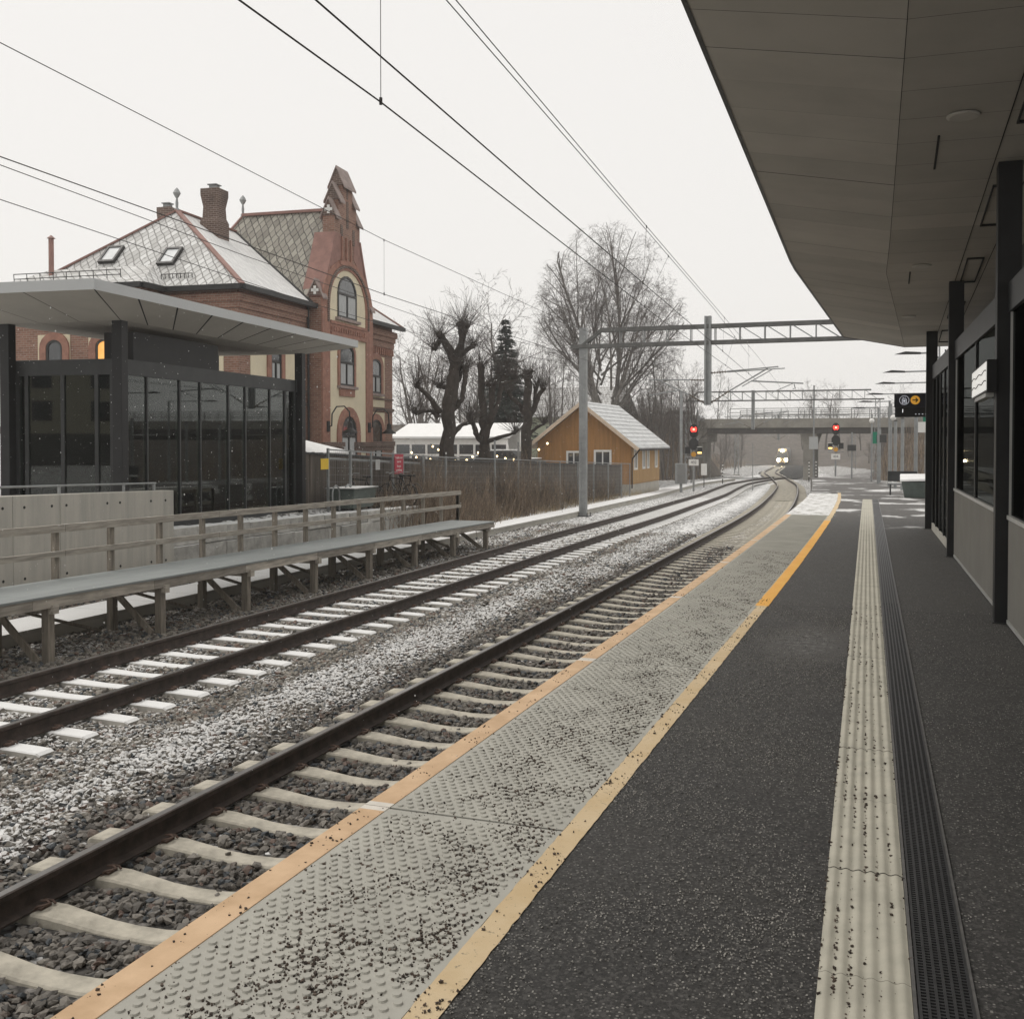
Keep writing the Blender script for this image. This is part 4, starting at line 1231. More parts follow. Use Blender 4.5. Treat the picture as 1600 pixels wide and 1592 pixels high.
# the raised flanks seen from the side (sloping red shoulders)
prof = [(2.66, 7.95), (2.46, 8.3), (2.24, 8.75), (1.86, 9.55), (1.51, 10.4), (1.34, 10.85)]
for s in (1, -1):
    g = MB()
    for (x0, z0), (x1, z1) in zip(prof[:-1], prof[1:]):
        g.quad((-0.02, gc+s*x0, z0), (-0.02, gc+s*x1, z1), (-0.98, gc+s*x1, z1), (-0.98, gc+s*x0, z0))
        g.quad((-0.02, gc+s*x0, z0), (-0.02, gc+s*x1, z1), (-0.02, gc+s*(x1-.12), z1-.08), (-0.02, gc+s*(x0-.12), z0-.08))
    g.build("gable_coping", M['gable_plaster'], house)
# pilasters, big arch, cream field
g = MB()
g.box(-0.06, 0.0, 0.0, 0.72, -.5, 7.75); g.box(-0.06, 0.0, 4.5, 5.24, -.5, 7.75)
n = 14; ro, ri = (2.55, 1.88)
arc = []
for i in range(n+1):
    a = math.pi*i/n; arc.append((math.cos(a), math.sin(a)))
vs = []; fs = []
for (c, s) in arc:
    for xx, rw, rh in ((0.0, 2.62, 2.05), (0.0, 1.88, 1.62), (-.06, 1.88, 1.62), (-.06, 2.62, 2.05)):
        vs.append((xx, gc+c*rw, 7.75+s*rh))
for i in range(n):
    for k2 in range(4): fs.append((i*4+k2, i*4+(k2+1) % 4, (i+1)*4+(k2+1) % 4, (i+1)*4+k2))
g.add(vs, fs)
g.build("pilaster_arch", M['brick_smooth'], house)
g = MB()
vs = []; fs = []
for (c, s) in arc:
    for xx, rw, rh in ((0.05, 2.5, 1.98), (0.05, 2.36, 1.86), (0.0, 2.36, 1.86), (0.0, 2.5, 1.98)):
        vs.append((xx, gc+c*rw*0.86, 7.75+s*rh*0.93))
for i in range(n):
    for k2 in range(4): fs.append((i*4+k2, i*4+(k2+1) % 4, (i+1)*4+(k2+1) % 4, (i+1)*4+k2))
g.add(vs, fs)
for s in (1, -1): g.box(0.0, 0.05, gc+s*2.09-.06, gc+s*2.09+.06, 6.95, 7.75)
g.build("hood_mould", M['brick_dark'], house)
g = MB()
vs = [(-.05, gc-1.88, 0.9), (-.05, gc+1.88, 0.9)]+[(-.05, gc+c*1.88, 7.75+s*1.62) for c, s in arc]
g.add(vs, [tuple(range(len(vs)))]); g.build("plaster_field", M['cream'], house)
g = MB()
g.box(-.05, 0.06, gc-1.86, gc+1.86, 6.42, 6.56); g.box(-.05, 0.04, gc-1.86, gc+1.86, 6.92, 7.05); g.box(-.05, .0, gc-1.86, gc+1.86, 6.57, 6.91)
yy = gc-1.8
while yy < gc+1.75: g.box(0.0, 0.055, yy, yy+.12, 6.62, 6.80); yy += 0.24
g.build("dentil_band", M['brick_smooth'], house)
window('E', gc-.12, 0.98, 7.25, 8.3, 0.82, -.05, brick_w=0.0, rows=(1.0,), frame_w=0.1)
window('E', gc-.2, 0.74, 4.35, 5.75, 0.40, -.05, rows=(0.72,), brick_w=0.17)
window('E', gc-.0, 0.80, 0.95, 2.3, 0.75, -.05, rows=(0.9,), brick_w=0.40, sill=False)
g = MB(); g.box(-.05, 0.03, gc-.2-.75, gc-.2+.75, 3.9, 4.22); g.build("window_apron", M['brick_smooth'], house)
g = MB()
for y0, y1 in ((-.06, 1.9), (3.2, 5.3)):
    g.box(-.05, 0.14, y0, y1, 1.72, 1.92); g.box(-.05, 0.08, y0, y1, 1.5, 1.70)
g.build("plinth_moulding", M['brick_dark'], house)
# slotted niches and tie plates on the gable
g = MB()
for dy, z0, z1, w in ((-0.02, 11.2, 12.35, .11), (-0.62, 10.55, 11.25, .12), (0.62, 10.55, 11.25, .12), (-.03, 12.45, 13.1, .07)):
    g.box(-.062, -.045, gc+dy-w, gc+dy+w, z0, z1)
g.build("niche", M['brick_dark'], house)
g = MB()
for dy in (-.66, -.2, .26): g.box(-.06, 0.02, gc+dy-.05, gc+dy+.05, 9.75, 10.75)
g.box(-.06, 0.05, gc-.95, gc+.72, 9.52, 9.68)
g.build("gable_tracery", M['brick_smooth'], house)
def cross(c, s, plane):
    b2 = MB()
    for w, h_ in ((s, s*.34), (s*.34, s)):
        if plane == 'x': b2.box(c[0], c[0]+.012, c[1]-w/2, c[1]+w/2, c[2]-h_/2, c[2]+h_/2)
        else: b2.box(c[0]-w/2, c[0]+w/2, c[1]-.012, c[1], c[2]-h_/2, c[2]+h_/2)
    return b2
for dy, z in ((-1.02, 9.15), (1.42, 8.95)): cross((-.044, gc+dy, z), 0.30, 'x').build("star_plate", M['white'], house)
# saddleback copings of the stepped gable: a brick gablet towards the south, a pale slope towards the tracks
def saddle(y0, y1, zb, rise, xa=-0.72, xb=0.08):
    xr = (xa+xb)/2
    c = MB(); c.prism([(xa+.09, zb), (xb-.09, zb), (xr, zb+rise-.10)], y0+.05, y1-.05, 'y'); c.build("gablet", M['brick_dark'], house)
    for x in (xa, xb):
        c = MB(); c.add([(xr, y0, zb+rise), (xr, y1, zb+rise), (x, y1, zb-.06), (x, y0, zb-.06), (xr, y0, zb+rise-.09), (xr, y1, zb+rise-.09), (x, y1, zb-.15), (x, y0, zb-.15)],
                        [(0,1,2,3),(7,6,5,4),(0,4,5,1),(1,5,6,2),(2,6,7,3),(3,7,4,0)]); c.build("step_cap", M['cap'], house)
saddle(gc-.62, gc+.62, 13.0, 0.84)
for s in (1, -1):
    for xi, xo, zb, rise in ((0.50, 1.02, 12.30, 0.78), (0.90, 1.40, 11.55, 0.78), (2.28, 2.72, 7.98, 0.72)):
        y0, y1 = sorted((gc+s*xi, gc+s*xo)); saddle(y0, y1, zb, rise)
# side lean-to roofs facing south on the pinnacle, with a small quatrefoil
cross((-.32, gc-1.36, 11.80), 0.36, 'y').build("quatrefoil", M['white'], house)
cross((-.32, gc-2.68, 8.2), 0.34, 'y').build("quatrefoil", M['white'], house)
# cross roof behind the gable
RY = 12.05
cr0, cr1 = -0.60, -5.15
e0 = 2.95
zc_ = 7.55
q = MB()
for s in (-1, 1):
    q.quad((cr0, gc, RY), (cr0, gc+s*e0, zc_), (cr1-2.3, gc+s*e0, zc_), (cr1, gc, RY))
q.quad((cr1, gc, RY), (cr1-2.3, gc-e0, zc_), (cr1-2.3, gc+e0, zc_))
q.build("roof_slope", M['roof_bare'], house, fix=False)
q = MB(); q.beam((cr0, gc, RY+.03), (cr1, gc, RY+.03), 0.24, 0.12); q.beam((cr1, gc, RY+.02), (cr1-2.3, gc-e0, zc_), 0.18, 0.07)
q.build("ridge_cap", M['copper'], house)
q = MB()
# valley gutter between the two roofs (south side)
m1 = (RZ-EZ)/(hw+ov); m2 = (RY-zc_)/e0
def valley(x):
    z = EZ+(xE+ov-x)*m1; return (x, gc-(RY-z)/m2, z+.03)
q.beam(valley(xE+ov-.05), valley(xm+.05), 0.16, 0.05); q.build("valley_gutter", M['gutter'], house)
# chimneys
def chimney(x, y, w, z0, z1, flare):
    c = MB()
    zb = z0+(z1-z0)*0.46
    sec = [(w*.60, z0), (w*.60, zb), (w*.50, zb+.18), (w*.46, zb+.7), (w*.46, z1-.75), (w*(.46+flare), z1-.25), (w*(.46+flare), z1)]
    vs = []; fs = []
    for h_, z in sec:
        vs += [(x-h_, y-h_, z), (x+h_, y-h_, z), (x+h_, y+h_, z), (x-h_, y+h_, z)]
    for i in range(len(sec)-1):
        for k2 in range(4): fs.append((i*4+k2, i*4+(k2+1) % 4, (i+1)*4+(k2+1) % 4, (i+1)*4+k2))
    fs.append(tuple(len(vs)-4+k2 for k2 in range(4)))
    c.add(vs, fs); ch = c.build("chimney", M['brick_dark'], house)
    c = MB(); c.box(x-w*.22, x+w*.22, y-w*.22, y+w*.22, z1-.02, z1+.16); c.box(x-w*.3, x+w*.3, y-w*.3, y+w*.3, z1+.18, z1+.22); c.build("chimney_cap", M['galv'], ch)
chimney(xm+.95, yS+4.3, 0.70, 9.8, 12.3, 0.12)
chimney(xm-1.45, yS+4.6, 0.62, 9.4, 11.75, 0.06)
def finial(x, y, z):
    c = MB(); c.lathe([(.10, -.1), (.10, .06), (.05, .12), (.06, .3), (.035, .5), (.08, .56), (.155, .70), (.10, .82), (.02, .92)], (x, y, z), 10); c.build("finial", M['galv'], house, smooth=True)
finial(P1[0], P1[1], RZ); finial(cr1, gc, RY)
c = MB(); c.tube([(xW+1.2, yS-.3, EZ+.2), (xW+1.2, yS-.3, EZ+2.05)], 0.10, 10); c.lathe([(.16, 0), (.02, .12)], (xW+1.2, yS-.3, EZ+2.07), 10); c.build("flue_pipe", M['copper'], house)
# rooflights on the south slope
sl = (RZ-EZ)/(3.05+ov)
def south_z(y): return EZ+(y-(yS-ov))*sl
for rx, ry in ((-6.85, yS+0.72), (-4.1, yS+0.5)):
    d = Vector((0, 1, sl)).normalized(); nrm = Vector((0, -sl, 1)).normalized()
    cc = Vector((rx, ry, south_z(ry)))
    fr = MB(); pn = MB()
    L_, Wd = 1.0, 0.72
    def corner(a, c_, h_): return cc+Vector((a, 0, 0))+d*c_+nrm*h_
    for a0, a1, c0, c1 in ((-Wd/2, -Wd/2+.09, 0, L_), (Wd/2-.09, Wd/2, 0, L_), (-Wd/2+.09, Wd/2-.09, 0, .1), (-Wd/2+.09, Wd/2-.09, L_-.1, L_)):
        vs = [corner(a, c_, h_) for h_ in (-.05, .14) for a, c_ in ((a0, c0), (a1, c0), (a1, c1), (a0, c1))]
        fr.add(vs, [(3,2,1,0),(4,5,6,7),(0,1,5,4),(1,2,6,5),(2,3,7,6),(3,0,4,7)])
    f_ = fr.build("rooflight", M['sash'], house)
    pn.quad(corner(-Wd/2+.08, .09, .10), corner(Wd/2-.08, .09, .10), corner(Wd/2-.08, L_-.09, .10), corner(-Wd/2+.08, L_-.09, .10))
    pn.build("pane", mat("snowy_rooflight", (0.55, 0.57, 0.58), 0.4, 0.1, 3), f_)
# snow guards along the south eave
q = MB()
for (x0, y0, x1, y1) in ((-9.2, sy+.25, -4.6, sy+.25), (-3.9, yS-.05, -2.6, yS-.05)):
    for i in range(9):
        t_ = i/8; x = x0+(x1-x0)*t_; y = y0+(y1-y0)*t_
        q.tube([(x, y, EZ+.25), (x, y-.03, EZ+.55)], 0.018, 4)
    for dz in (.36, .54): q.tube([(x0, y0, EZ+dz), (x1, y1, EZ+dz)], 0.018, 5)
q.build("snow_guard", M['gutter'], house)
# wall lamps with goose necks
for yy in (0.45, 4.75):
    l = MB(); pts = [(0.02, yy, 2.55), (.18, yy, 2.6), (.2, yy, 3.1), (.35, yy+.12, 3.4), (.62, yy+.3, 3.42), (.8, yy+.4, 3.2), (.82, yy+.42, 2.75)]
    l.tube(pts, 0.03, 6); l.box(0.0, .06, yy-.1, yy+.1, 2.35, 2.8); l.lathe([(.32, 0), (.30, .06), (.12, .2), (.10, .42), (.03, .48)], (.82, yy+.42, 2.3), 12)
    l.build("wall_lamp", M['gutter'], house)
# downpipes
q = MB()
for y in (-.2, 5.32): q.tube([(-.55, y, 7.5), (-.55, y, 0.0)], 0.05, 7)
q.build("downpipe", M['gutter'], house)
# ================================================================== FENCE, SHED, GARDEN, TREES on the far side
M['bark'] = mat("dark_bark", (0.055, 0.045, 0.038), 0.9, 0.3, 5.0, 0.01, 30, snow=0.35, snow_scale=3)
M['bark_grey'] = mat("grey_bark", (0.12, 0.108, 0.098), 0.9, 0.25, 3.0, 0.006, 30)
M['twig'] = mat("bare_twig", (0.115, 0.098, 0.088), 0.9, 0.2, 1.0)
M['twig_dark'] = mat("dark_twig", (0.075, 0.062, 0.055), 0.9, 0.2, 1.0)
M['stem'] = mat("brown_stem", (0.22, 0.17, 0.125), 0.9, 0.3, 1.5, island=0.6)
M['needle'] = mat("spruce_needle", (0.030, 0.042, 0.034), 0.85, 0.3, 3.0, snow=0.22, snow_scale=5)
M['straw'] = mat("dry_grass", (0.42, 0.33, 0.20), 0.9, 0.3, 2.0)
M['board'] = mat("grey_brown_boarding", (0.115, 0.098, 0.083), 0.9, 0.25, 2.0, 0.004, 30, stretch=(6, 6, 0.5), island=0.2)
M['ochre'] = mat("ochre_boarding", (0.40, 0.212, 0.078), 0.85, 0.14, 1.6, 0.003, 40, stretch=(4, 4, 0.35))
M['ochre_pale'] = mat("pale_ochre_boarding", (0.42, 0.265, 0.12), 0.85, 0.16, 1.6, 0.003, 40, stretch=(4, 4, 0.35))
M['roof_snowy'] = mat("snow_thin_on_roofing", (0.72, 0.72, 0.71), 0.85, 0.08, 4.0, 0.01, 20)
M['red_sign'] = mat("red_sign", (0.42, 0.035, 0.06), 0.5, 0.05, 2)
M['yellow_sign'] = mat("yellow_sign", (0.72, 0.48, 0.03), 0.5, 0.05, 2)
M['grey_sign'] = mat("grey_plate", (0.40, 0.40, 0.39), 0.5, 0.1, 3)
M['bin'] = mat("green_grey_bin", (0.085, 0.105, 0.095), 0.55, 0.15, 3)

def text_part(name, body, size, loc, rot, m, parent, ext=0.002, align='CENTER'):
    cu = bpy.data.curves.new(name, 'FONT'); cu.body = body; cu.size = size; cu.extrude = ext
    cu.align_x = align; cu.align_y = 'CENTER'
    o = bpy.data.objects.new(name, cu); COL.objects.link(o)
    dg = bpy.context.evaluated_depsgraph_get(); me = bpy.data.meshes.new_from_object(o.evaluated_get(dg))
    bpy.data.objects.remove(o); bpy.data.curves.remove(cu)
    me.name = name; me.materials.clear(); me.materials.append(m)
    o = bpy.data.objects.new(name, me); COL.objects.link(o); o.location = loc; o.rotation_euler = rot
    if parent is not None: set_parent(o, parent)
    return o

# ---- mesh fence with steel posts, boarded fence behind it
ftop = lambda Y: interp(([24, 25, 34, 62, 70], [1.78, 1.77, 1.40, 0.62, 0.5]), Y)
FX = -15.0
mf = thing("mesh_fence", "steel mesh fence with slim posts and top rail in front of the boarded fence", "fence", (FX, 26, 0))
posts = [26.3, 27.6, 28.9, 30.4, 31.1, 32.7, 34.6, 39.5, 42.3, 45.2, 48.2, 51.2, 54.2, 57.2, 60.2, 62.3]
for Y in posts:
    q = MB(); q.box(FX-.03, FX+.03, Y-.03, Y+.03, left_level(Y)-.4, ftop(Y)+(0.04 if Y < 36 else (0.75 if 38 < Y < 43 else 0.02))); q.build("post", M['galv'], mf, world=True)
for a, c in zip(posts[:-1], posts[1:]):
    q = MB(); q.beam((FX, a+.03, ftop(a)), (FX, c-.03, ftop(c)), 0.04, 0.04); q.build("top_rail", M['galv'], mf, world=True)
for a, c in zip(posts[:5], posts[1:6]):
    q = MB(); q.beam((FX-.12, a+.035, ftop(a)-.24), (FX-.12, c-.035, ftop(c)-.24), 0.05, 0.06); q.build("mid_rail", M['galv'], mf, world=True)
P0, P1_ = [], []
Y = 26.3
while Y < 62:
    P0.append((FX, Y, left_level(Y))); P1_.append((FX, Y, ftop(Y))); Y += 0.11
for dz in np.arange(0.1, 1.7, 0.2):
    for a in np.arange(26.3, 62, 2.0):
        P0.append((FX, a, ftop(a)-dz)); P1_.append((FX, a+2, ftop(a+2)-dz))
o_ = seg_mesh("mesh", np.array(P0)-np.array([FX, 26, 0]), np.array(P1_)-np.array([FX, 26, 0]), np.full(len(P0), .0028), np.full(len(P0), .0028), M['galv'], mf)
bf = thing("boarded_fence", "grey brown boarded fence running from the station house to the ochre shed", "fence", (-15.7, 26, 0))
b = MB(); Y = 25.6; rr = random.Random(8)
while Y < 63.2:
    w = rr.uniform(.13, .17); d = rr.uniform(-.008, .008)
    b.box(-15.72+d, -15.69+d, Y, Y+w-.008, left_level(Y)-.6, ftop(Y)-.07+rr.uniform(-.012, .012)); Y += w
b.build("boarding", M['board'], bf, world=True)
b = MB()
for a in np.arange(25.6, 63, 2.2): b.beam((-15.66, a, ftop(a)-.10), (-15.66, a+2.19, ftop(a+2.19)-.10), 0.05, 0.05)
b.build("top_rail", M['dark_steel'], bf, world=True)

def plate(name, label, cat, X, Y, z, w, h_, m, lines=()):
    t = thing(name, label, cat, (X, Y, z))
    q = MB(); q.box(0, .012, -w/2, w/2, -h_/2, h_/2); q.build("panel", m, t)
    for body, size, dz in lines:
        text_part("lettering", body, size, (.0125, 0, dz), (R(90), 0, R(90)), M['white'], t)
    return t
p = at(623, 725, X=FX+.05); plate("sign", "red sign with four white lines on the mesh fence", "sign", FX+.05, p.y, p.z, 0.62, 0.62, M['red_sign'],
    (("Trafikk over", .105, .2), ("sporet", .105, .08), ("Benytt", .105, -.07), ("undergang", .10, -.19)))
p = at(507, 725, X=FX+.05); plate("sign", "small yellow notice on the mesh fence beside the shelter", "sign", FX+.05, p.y, p.z, 0.42, 0.30, M['yellow_sign'])
p = at(590, 726, X=FX+.05); plate("sign", "small blank grey plate hanging on the mesh fence", "sign", FX+.05, p.y, p.z, 0.28, 0.32, M['grey_sign'])

# ---- bins and bicycles standing behind the fence
def bin_box(loc, rot, label):
    t = thing("waste_bin", label, "bin", loc, rot)
    q = MB()
    vs = [(-.5, -.75, .12), (.5, -.75, .12), (.5, .75, .12), (-.5, .75, .12), (-.62, -.85, 1.0), (.62, -.85, 1.0), (.62, .85, 1.0), (-.62, .85, 1.0)]
    q.add(vs, [(3,2,1,0),(4,5,6,7),(0,1,5,4),(1,2,6,5),(2,3,7,6),(3,0,4,7)]); q.build("tub", M['bin'], t, bevel=.03)
    q = MB(); q.box(-.66, .66, -.9, .9, 1.005, 1.06); q.build("lid", mat("snowy_lid", (0.2, 0.21, 0.2), .6, .1, 3, snow=0.8), t)
    for x in (-.4, .4):
        for y in (-.6, .6):
            q = MB(); q.tube([(x-.03, y, .065), (x+.03, y, .065)], .065, 10); q.build("wheel", M['black_steel'], t)
    return t
bb_ = bin_box((-14.78, 27.3, -.03), R(4), "big green grey waste bin with snow on its lid behind the granite wall")
bb_.scale = (.7, .95, .62)
def bicycle(loc, rot, label):
    t = thing("bicycle", label, "bicycle", loc, rot, "bicycles parked along the mesh fence")
    for y in (-.52, .52):
        q = MB(); q.tube([(0, y+.33*math.cos(a), .34+.33*math.sin(a)) for a in np.linspace(0, 2*math.pi, 19)], .018, 5, cap=False)
        for a in np.linspace(0, math.pi, 5)[:-1]: q.tube([(0, y-.32*math.cos(a), .34-.32*math.sin(a)), (0, y+.32*math.cos(a), .34+.32*math.sin(a))], .003, 3)
        q.build("wheel", M['black_steel'], t)
    q = MB()
    for a, c in (((0, -.52, .34), (0, -.18, .82)), ((0, -.18, .82), (0, .38, .86)), ((0, -.05, .32), (0, -.2, .9)), ((0, -.05, .32), (0, .38, .84)), ((0, -.52, .34), (0, -.05, .32)), ((0, .36, .95), (0, .52, .34))): q.tube([a, c], .017, 6)
    q.build("bicycle_frame", M['black_steel'], t)
    q = MB(); q.tube([(-.28, .28, 1.02), (-.1, .36, 1.03), (0, .38, .98), (.1, .36, 1.03), (.28, .28, 1.02)], .014, 6); q.build("handlebar", M['galv'], t)
    q = MB(); q.box(-.07, .07, -.34, -.08, .90, .96); q.build("saddle", M['black_steel'], t, bevel=.02)
    return t
bk = bicycle((-14.62, 30.0, -.05), R(70), "bicycle parked against the mesh fence beside the waste bin")
for (x, y, a, lab) in ((-15.33, 28.9, 82, "bicycle parked behind the mesh fence, its handlebar showing above the waste bin"), (-14.6, 30.6, 60, "bicycle parked behind the end of the walkway railing, furthest from the waste bin")):
    c = copy_tree(bk); c.location = (x, y, -.06); c.rotation_euler = (0, 0, R(a)); c['label'] = lab
for i, (y, lab) in enumerate(((26.3, "bent steel bicycle hoop standing nearest the glazed shelter"), (27.0, "bent steel bicycle hoop standing just left of the waste bin"))):
    t = thing("bicycle_hoop", lab, "bike rack", (-14.75, y, -.03), group="bicycle hoops behind the granite wall")
    q = MB(); q.tube([(0, -.2, 0), (0, -.2, .55), (0, -.14, .68), (0, 0, .74), (0, .14, .68), (0, .2, .55), (0, .2, 0)], .025, 8); q.build("hoop", M['galv'], t, smooth=True)
# small lean-to with a snowy roof by the house
t = thing("lean_to", "small snow covered lean-to roof at the foot of the station house gable", "shed roof", (-16.9, 28.6, 0))
q = MB(); q.add([(-.9, -1.6, 2.06), (.9, -1.6, 1.62), (.9, 1.0, 1.62), (-.9, .6, 2.06), (-.9, -1.6, 1.98), (.9, -1.6, 1.54), (.9, 1.0, 1.54), (-.9, .6, 1.98)], [(0,1,2,3),(7,6,5,4),(0,4,5,1),(1,5,6,2),(2,6,7,3),(3,7,4,0)])
q.build("roof", M['roof_snowy'], t)
q = MB(); q.box(-.85, .85, -1.5, -1.42, 0, 1.5); q.box(.78, .85, -1.41, .9, 0, 1.5); q.build("wall", M['board'], t)

# ---- ochre goods shed
SX, SY, SZ = -15.6, 65.2, -1.2
shed = thing("timber_shed", "ochre boarded shed with white windows and a pitched snowy roof beside the far track", "shed", (SX, SY, SZ))
W_, D_, HW, HA = 6.2, 8.4, 3.12, 5.55
b = MB(); b.prism([(-W_, .45), (0, .45), (0, HW), (-W_/2, HA), (-W_, HW)], 0, D_, 'y'); b.build("wall", M['ochre'], shed)
b = MB(); x = -W_+.02
while x < -.03:
    top = HW+(HA-HW)*(1-abs(x+W_/2)/(W_/2))-.05
    b.box(x, x+.035, -.022, -.001, .47, top); x += .165
b.build("cover_strips", M['ochre'], shed)
b = MB(); b.box(.001, .02, .1, D_-.1, .5, HW-.05); b.build("side_boarding", M['ochre_pale'], shed)  # track-facing side boarded in a paler ochre
b = MB(); b.box(-W_+.03, -.03, .03, D_-.03, -.3, .449); b.build("base", M['conc'], shed)
sl_ = (HA-HW)/(W_/2); ov_ = .62
for s in (-1, 1):
    b = MB(); xm_ = -W_/2
    xe = xm_+s*(W_/2+ov_); ze = HW-ov_*sl_
    vs = [(xm_, -.75, HA+.16), (xe, -.75, ze+.16), (xe, D_+.6, ze+.16), (xm_, D_+.6, HA+.16), (xm_, -.75, HA+.06), (xe, -.75, ze+.06), (xe, D_+.6, ze+.06), (xm_, D_+.6, HA+.06)]
    b.add(vs, [(0,1,2,3),(7,6,5,4),(0,4,5,1),(1,5,6,2),(2,6,7,3),(3,7,4,0)])
    for k2 in range(11):
        tt = (k2+.6)/11; p0 = Vector(vs[0]).lerp(Vector(vs[1]), tt); p1 = Vector(vs[3]).lerp(Vector(vs[2]), tt)
        b.beam(p0+Vector((0, .02, .012)), p1+Vector((0, -.02, .012)), .05, .02)
    b.build("roof", mat("seamed_snowy_roof", (0.62, 0.63, 0.63), 0.8, 0.14, 3.0, stretch=(1.5, .5, 1)), shed)
    b = MB(); b.beam((xm_, -.76, HA+.0), (xe, -.76, ze+.0), .05, .22); b.build("bargeboard", mat("pale_bargeboard", (0.62, 0.50, 0.38), .7, .1, 3), shed)
b = MB(); b.beam((.66, -.7, ze+.0), (.66, D_+.55, ze+.0), .12, .11); b.build("gutter", M['gutter'], shed)
b = MB(); b.tube([(.6, -.55, ze-.05), (.1, -.1, ze-.55), (.06, -.06, ze-.8), (.06, -.06, .2)], .045, 6); b.build("downpipe", M['gutter'], shed)
def shed_window(axis, c, z0, z1, w, cols):
    f = MB(); g_ = MB()
    def bx(mb, a0, a1, zz0, zz1, d0, d1):
        if axis == 'S': mb.box(a0, a1, -d1, -d0, zz0, zz1)
        else: mb.box(d0, d1, a0, a1, zz0, zz1)
    fw = .13
    bx(f, c-w/2, c-w/2+fw, z0, z1, .023, .07); bx(f, c+w/2-fw, c+w/2, z0, z1, .023, .07); bx(f, c-w/2+fw, c+w/2-fw, z1-fw, z1, .023, .07); bx(f, c-w/2+fw, c+w/2-fw, z0, z0+fw, .023, .07)
    for k2 in range(1, cols): bx(f, c-w/2+w*k2/cols-.04, c-w/2+w*k2/cols+.04, z0+fw, z1-fw, .023, .06)
    o = f.build("window", M['white'], shed)
    bx(g_, c-w/2+.08, c+w/2-.08, z0+.08, z1-.08, .0225, .034); g_.build("pane", M['window_glass'], o)
shed_window('S', -3.75, 1.5, 2.55, 1.0, 2); shed_window('S', -1.85, 1.25, 2.62, 1.15, 2)
for yy, w in ((1.0, .95), (3.3, .8), (4.55, .7), (7.1, .75)): shed_window('E', yy, 1.35, 2.75, w, 2)
# half-covered boat/tarpaulin mound beside the shed
t = thing("parked_car", "car parked beyond the boarded fence, only its snow covered roof showing beside the ochre shed", "car", (-22.3, 61.2, -.1))
q = MB(); q.prism([(-2.1, .35), (2.1, .35), (2.15, .8), (1.9, .92), (1.0, 1.0), (.45, 1.45), (-1.2, 1.48), (-1.9, 1.0), (-2.1, .9)], -.85, .85, 'y'); q.build("body", mat("dark_car_paint", (.03, .032, .035), .35, .1, 2), t, bevel=.06)
q = MB(); q.box(-1.15, .42, -.8, .8, 1.485, 1.56); q.box(1.0, 1.85, -.8, .8, .99, 1.05); q.build("snow_cover", M['snow'], t, bevel=.03)
for x in (-1.3, 1.3):
    for y in (-.8, .8):
        q = MB(); q.tube([(x, y-.1, .32), (x, y+.1, .32)], .32, 16); q.build("wheel", M['black_steel'], t)

# ---- white garden pavilion
t = thing("garden_pavilion", "white glazed garden pavilion with a snow covered roof behind the pollarded trees", "pavilion", (-26.5, 62, -.6))
b = MB(); b.add([(-4.2, -.3, 2.86), (4.0, -.3, 2.86), (4.0, 2.6, 3.75), (-4.2, 2.6, 3.75), (-4.2, -.3, 2.74), (4.0, -.3, 2.74), (4.0, 2.6, 3.6), (-4.2, 2.6, 3.6)], [(0,1,2,3),(7,6,5,4),(0,4,5,1),(1,5,6,2),(2,6,7,3),(3,7,4,0)]); b.build("roof", M['snow'], t)
b = MB(); b.box(-4.0, 3.8, 0, .12, 2.35, 2.7); b.box(-4.0, 3.8, .01, .11, 1.62, 1.75); b.box(-4.0, 3.8, .01, .11, .3, .9)
for i in range(8): b.box(-4.0+i*1.1, -3.86+i*1.1, -.005, .125, .3, 2.349)
b.build("frame", M['white'], t)
for i in range(7):
    b = MB(); b.box(-3.86+i*1.1, -2.9+i*1.1, .04, .06, .9, 1.62); b.box(-3.86+i*1.1, -2.9+i*1.1, .04, .06, 1.75, 2.35); b.build("pane", M['window_glass'], t)
b = MB(); b.box(-4.0, 3.8, 2.3, 2.5, -.5, 3.5); b.build("back_wall", M['white'], t)
# string lights
M['bulb'] = mat("warm_bulb", (1, .85, .55), .4, 0, emit=(1.0, .74, .36), estr=7)
sb = None
for k2, (us, lab) in enumerate((((640, 700, 676, 708), "string of warm light bulbs hanging low in front of the pavilion"), ((672, 693, 752, 706), "string of warm light bulbs hung from the pollarded trunk towards the next trees"), ((745, 705, 862, 690), "string of warm light bulbs rising towards the roof of the ochre shed"))):
    u0, v0, u1, v1 = us
    a, c = at(u0, v0, D=58), at(u1, v1, D=56)
    t = thing("string_light", lab, "string lights", a, group="strings of garden lights")
    n = 9 if k2 else 5; pts = []
    for i in range(n*2+1):
        tt = i/(n*2); pts.append(a.lerp(c, tt)+Vector((0, 0, -.55*4*tt*(1-tt)+(.12*math.sin(i*2.7) if i % 2 else 0))))
    q = MB(); q.tube(pts, .012, 4); q.build("cable", M['black_steel'], t, world=True)
    for i in range(1, n*2, 2):
        if sb is None:
            q = MB(); q.ball((0, 0, 0), .055, 8, 6); sb = q.build("bulb", M['bulb'], t, smooth=True); o_ = sb
        else:
            o_ = sb.copy(); COL.objects.link(o_); set_parent(o_, t)
        o_.location = pts[i]-a-Vector((0, 0, .07))

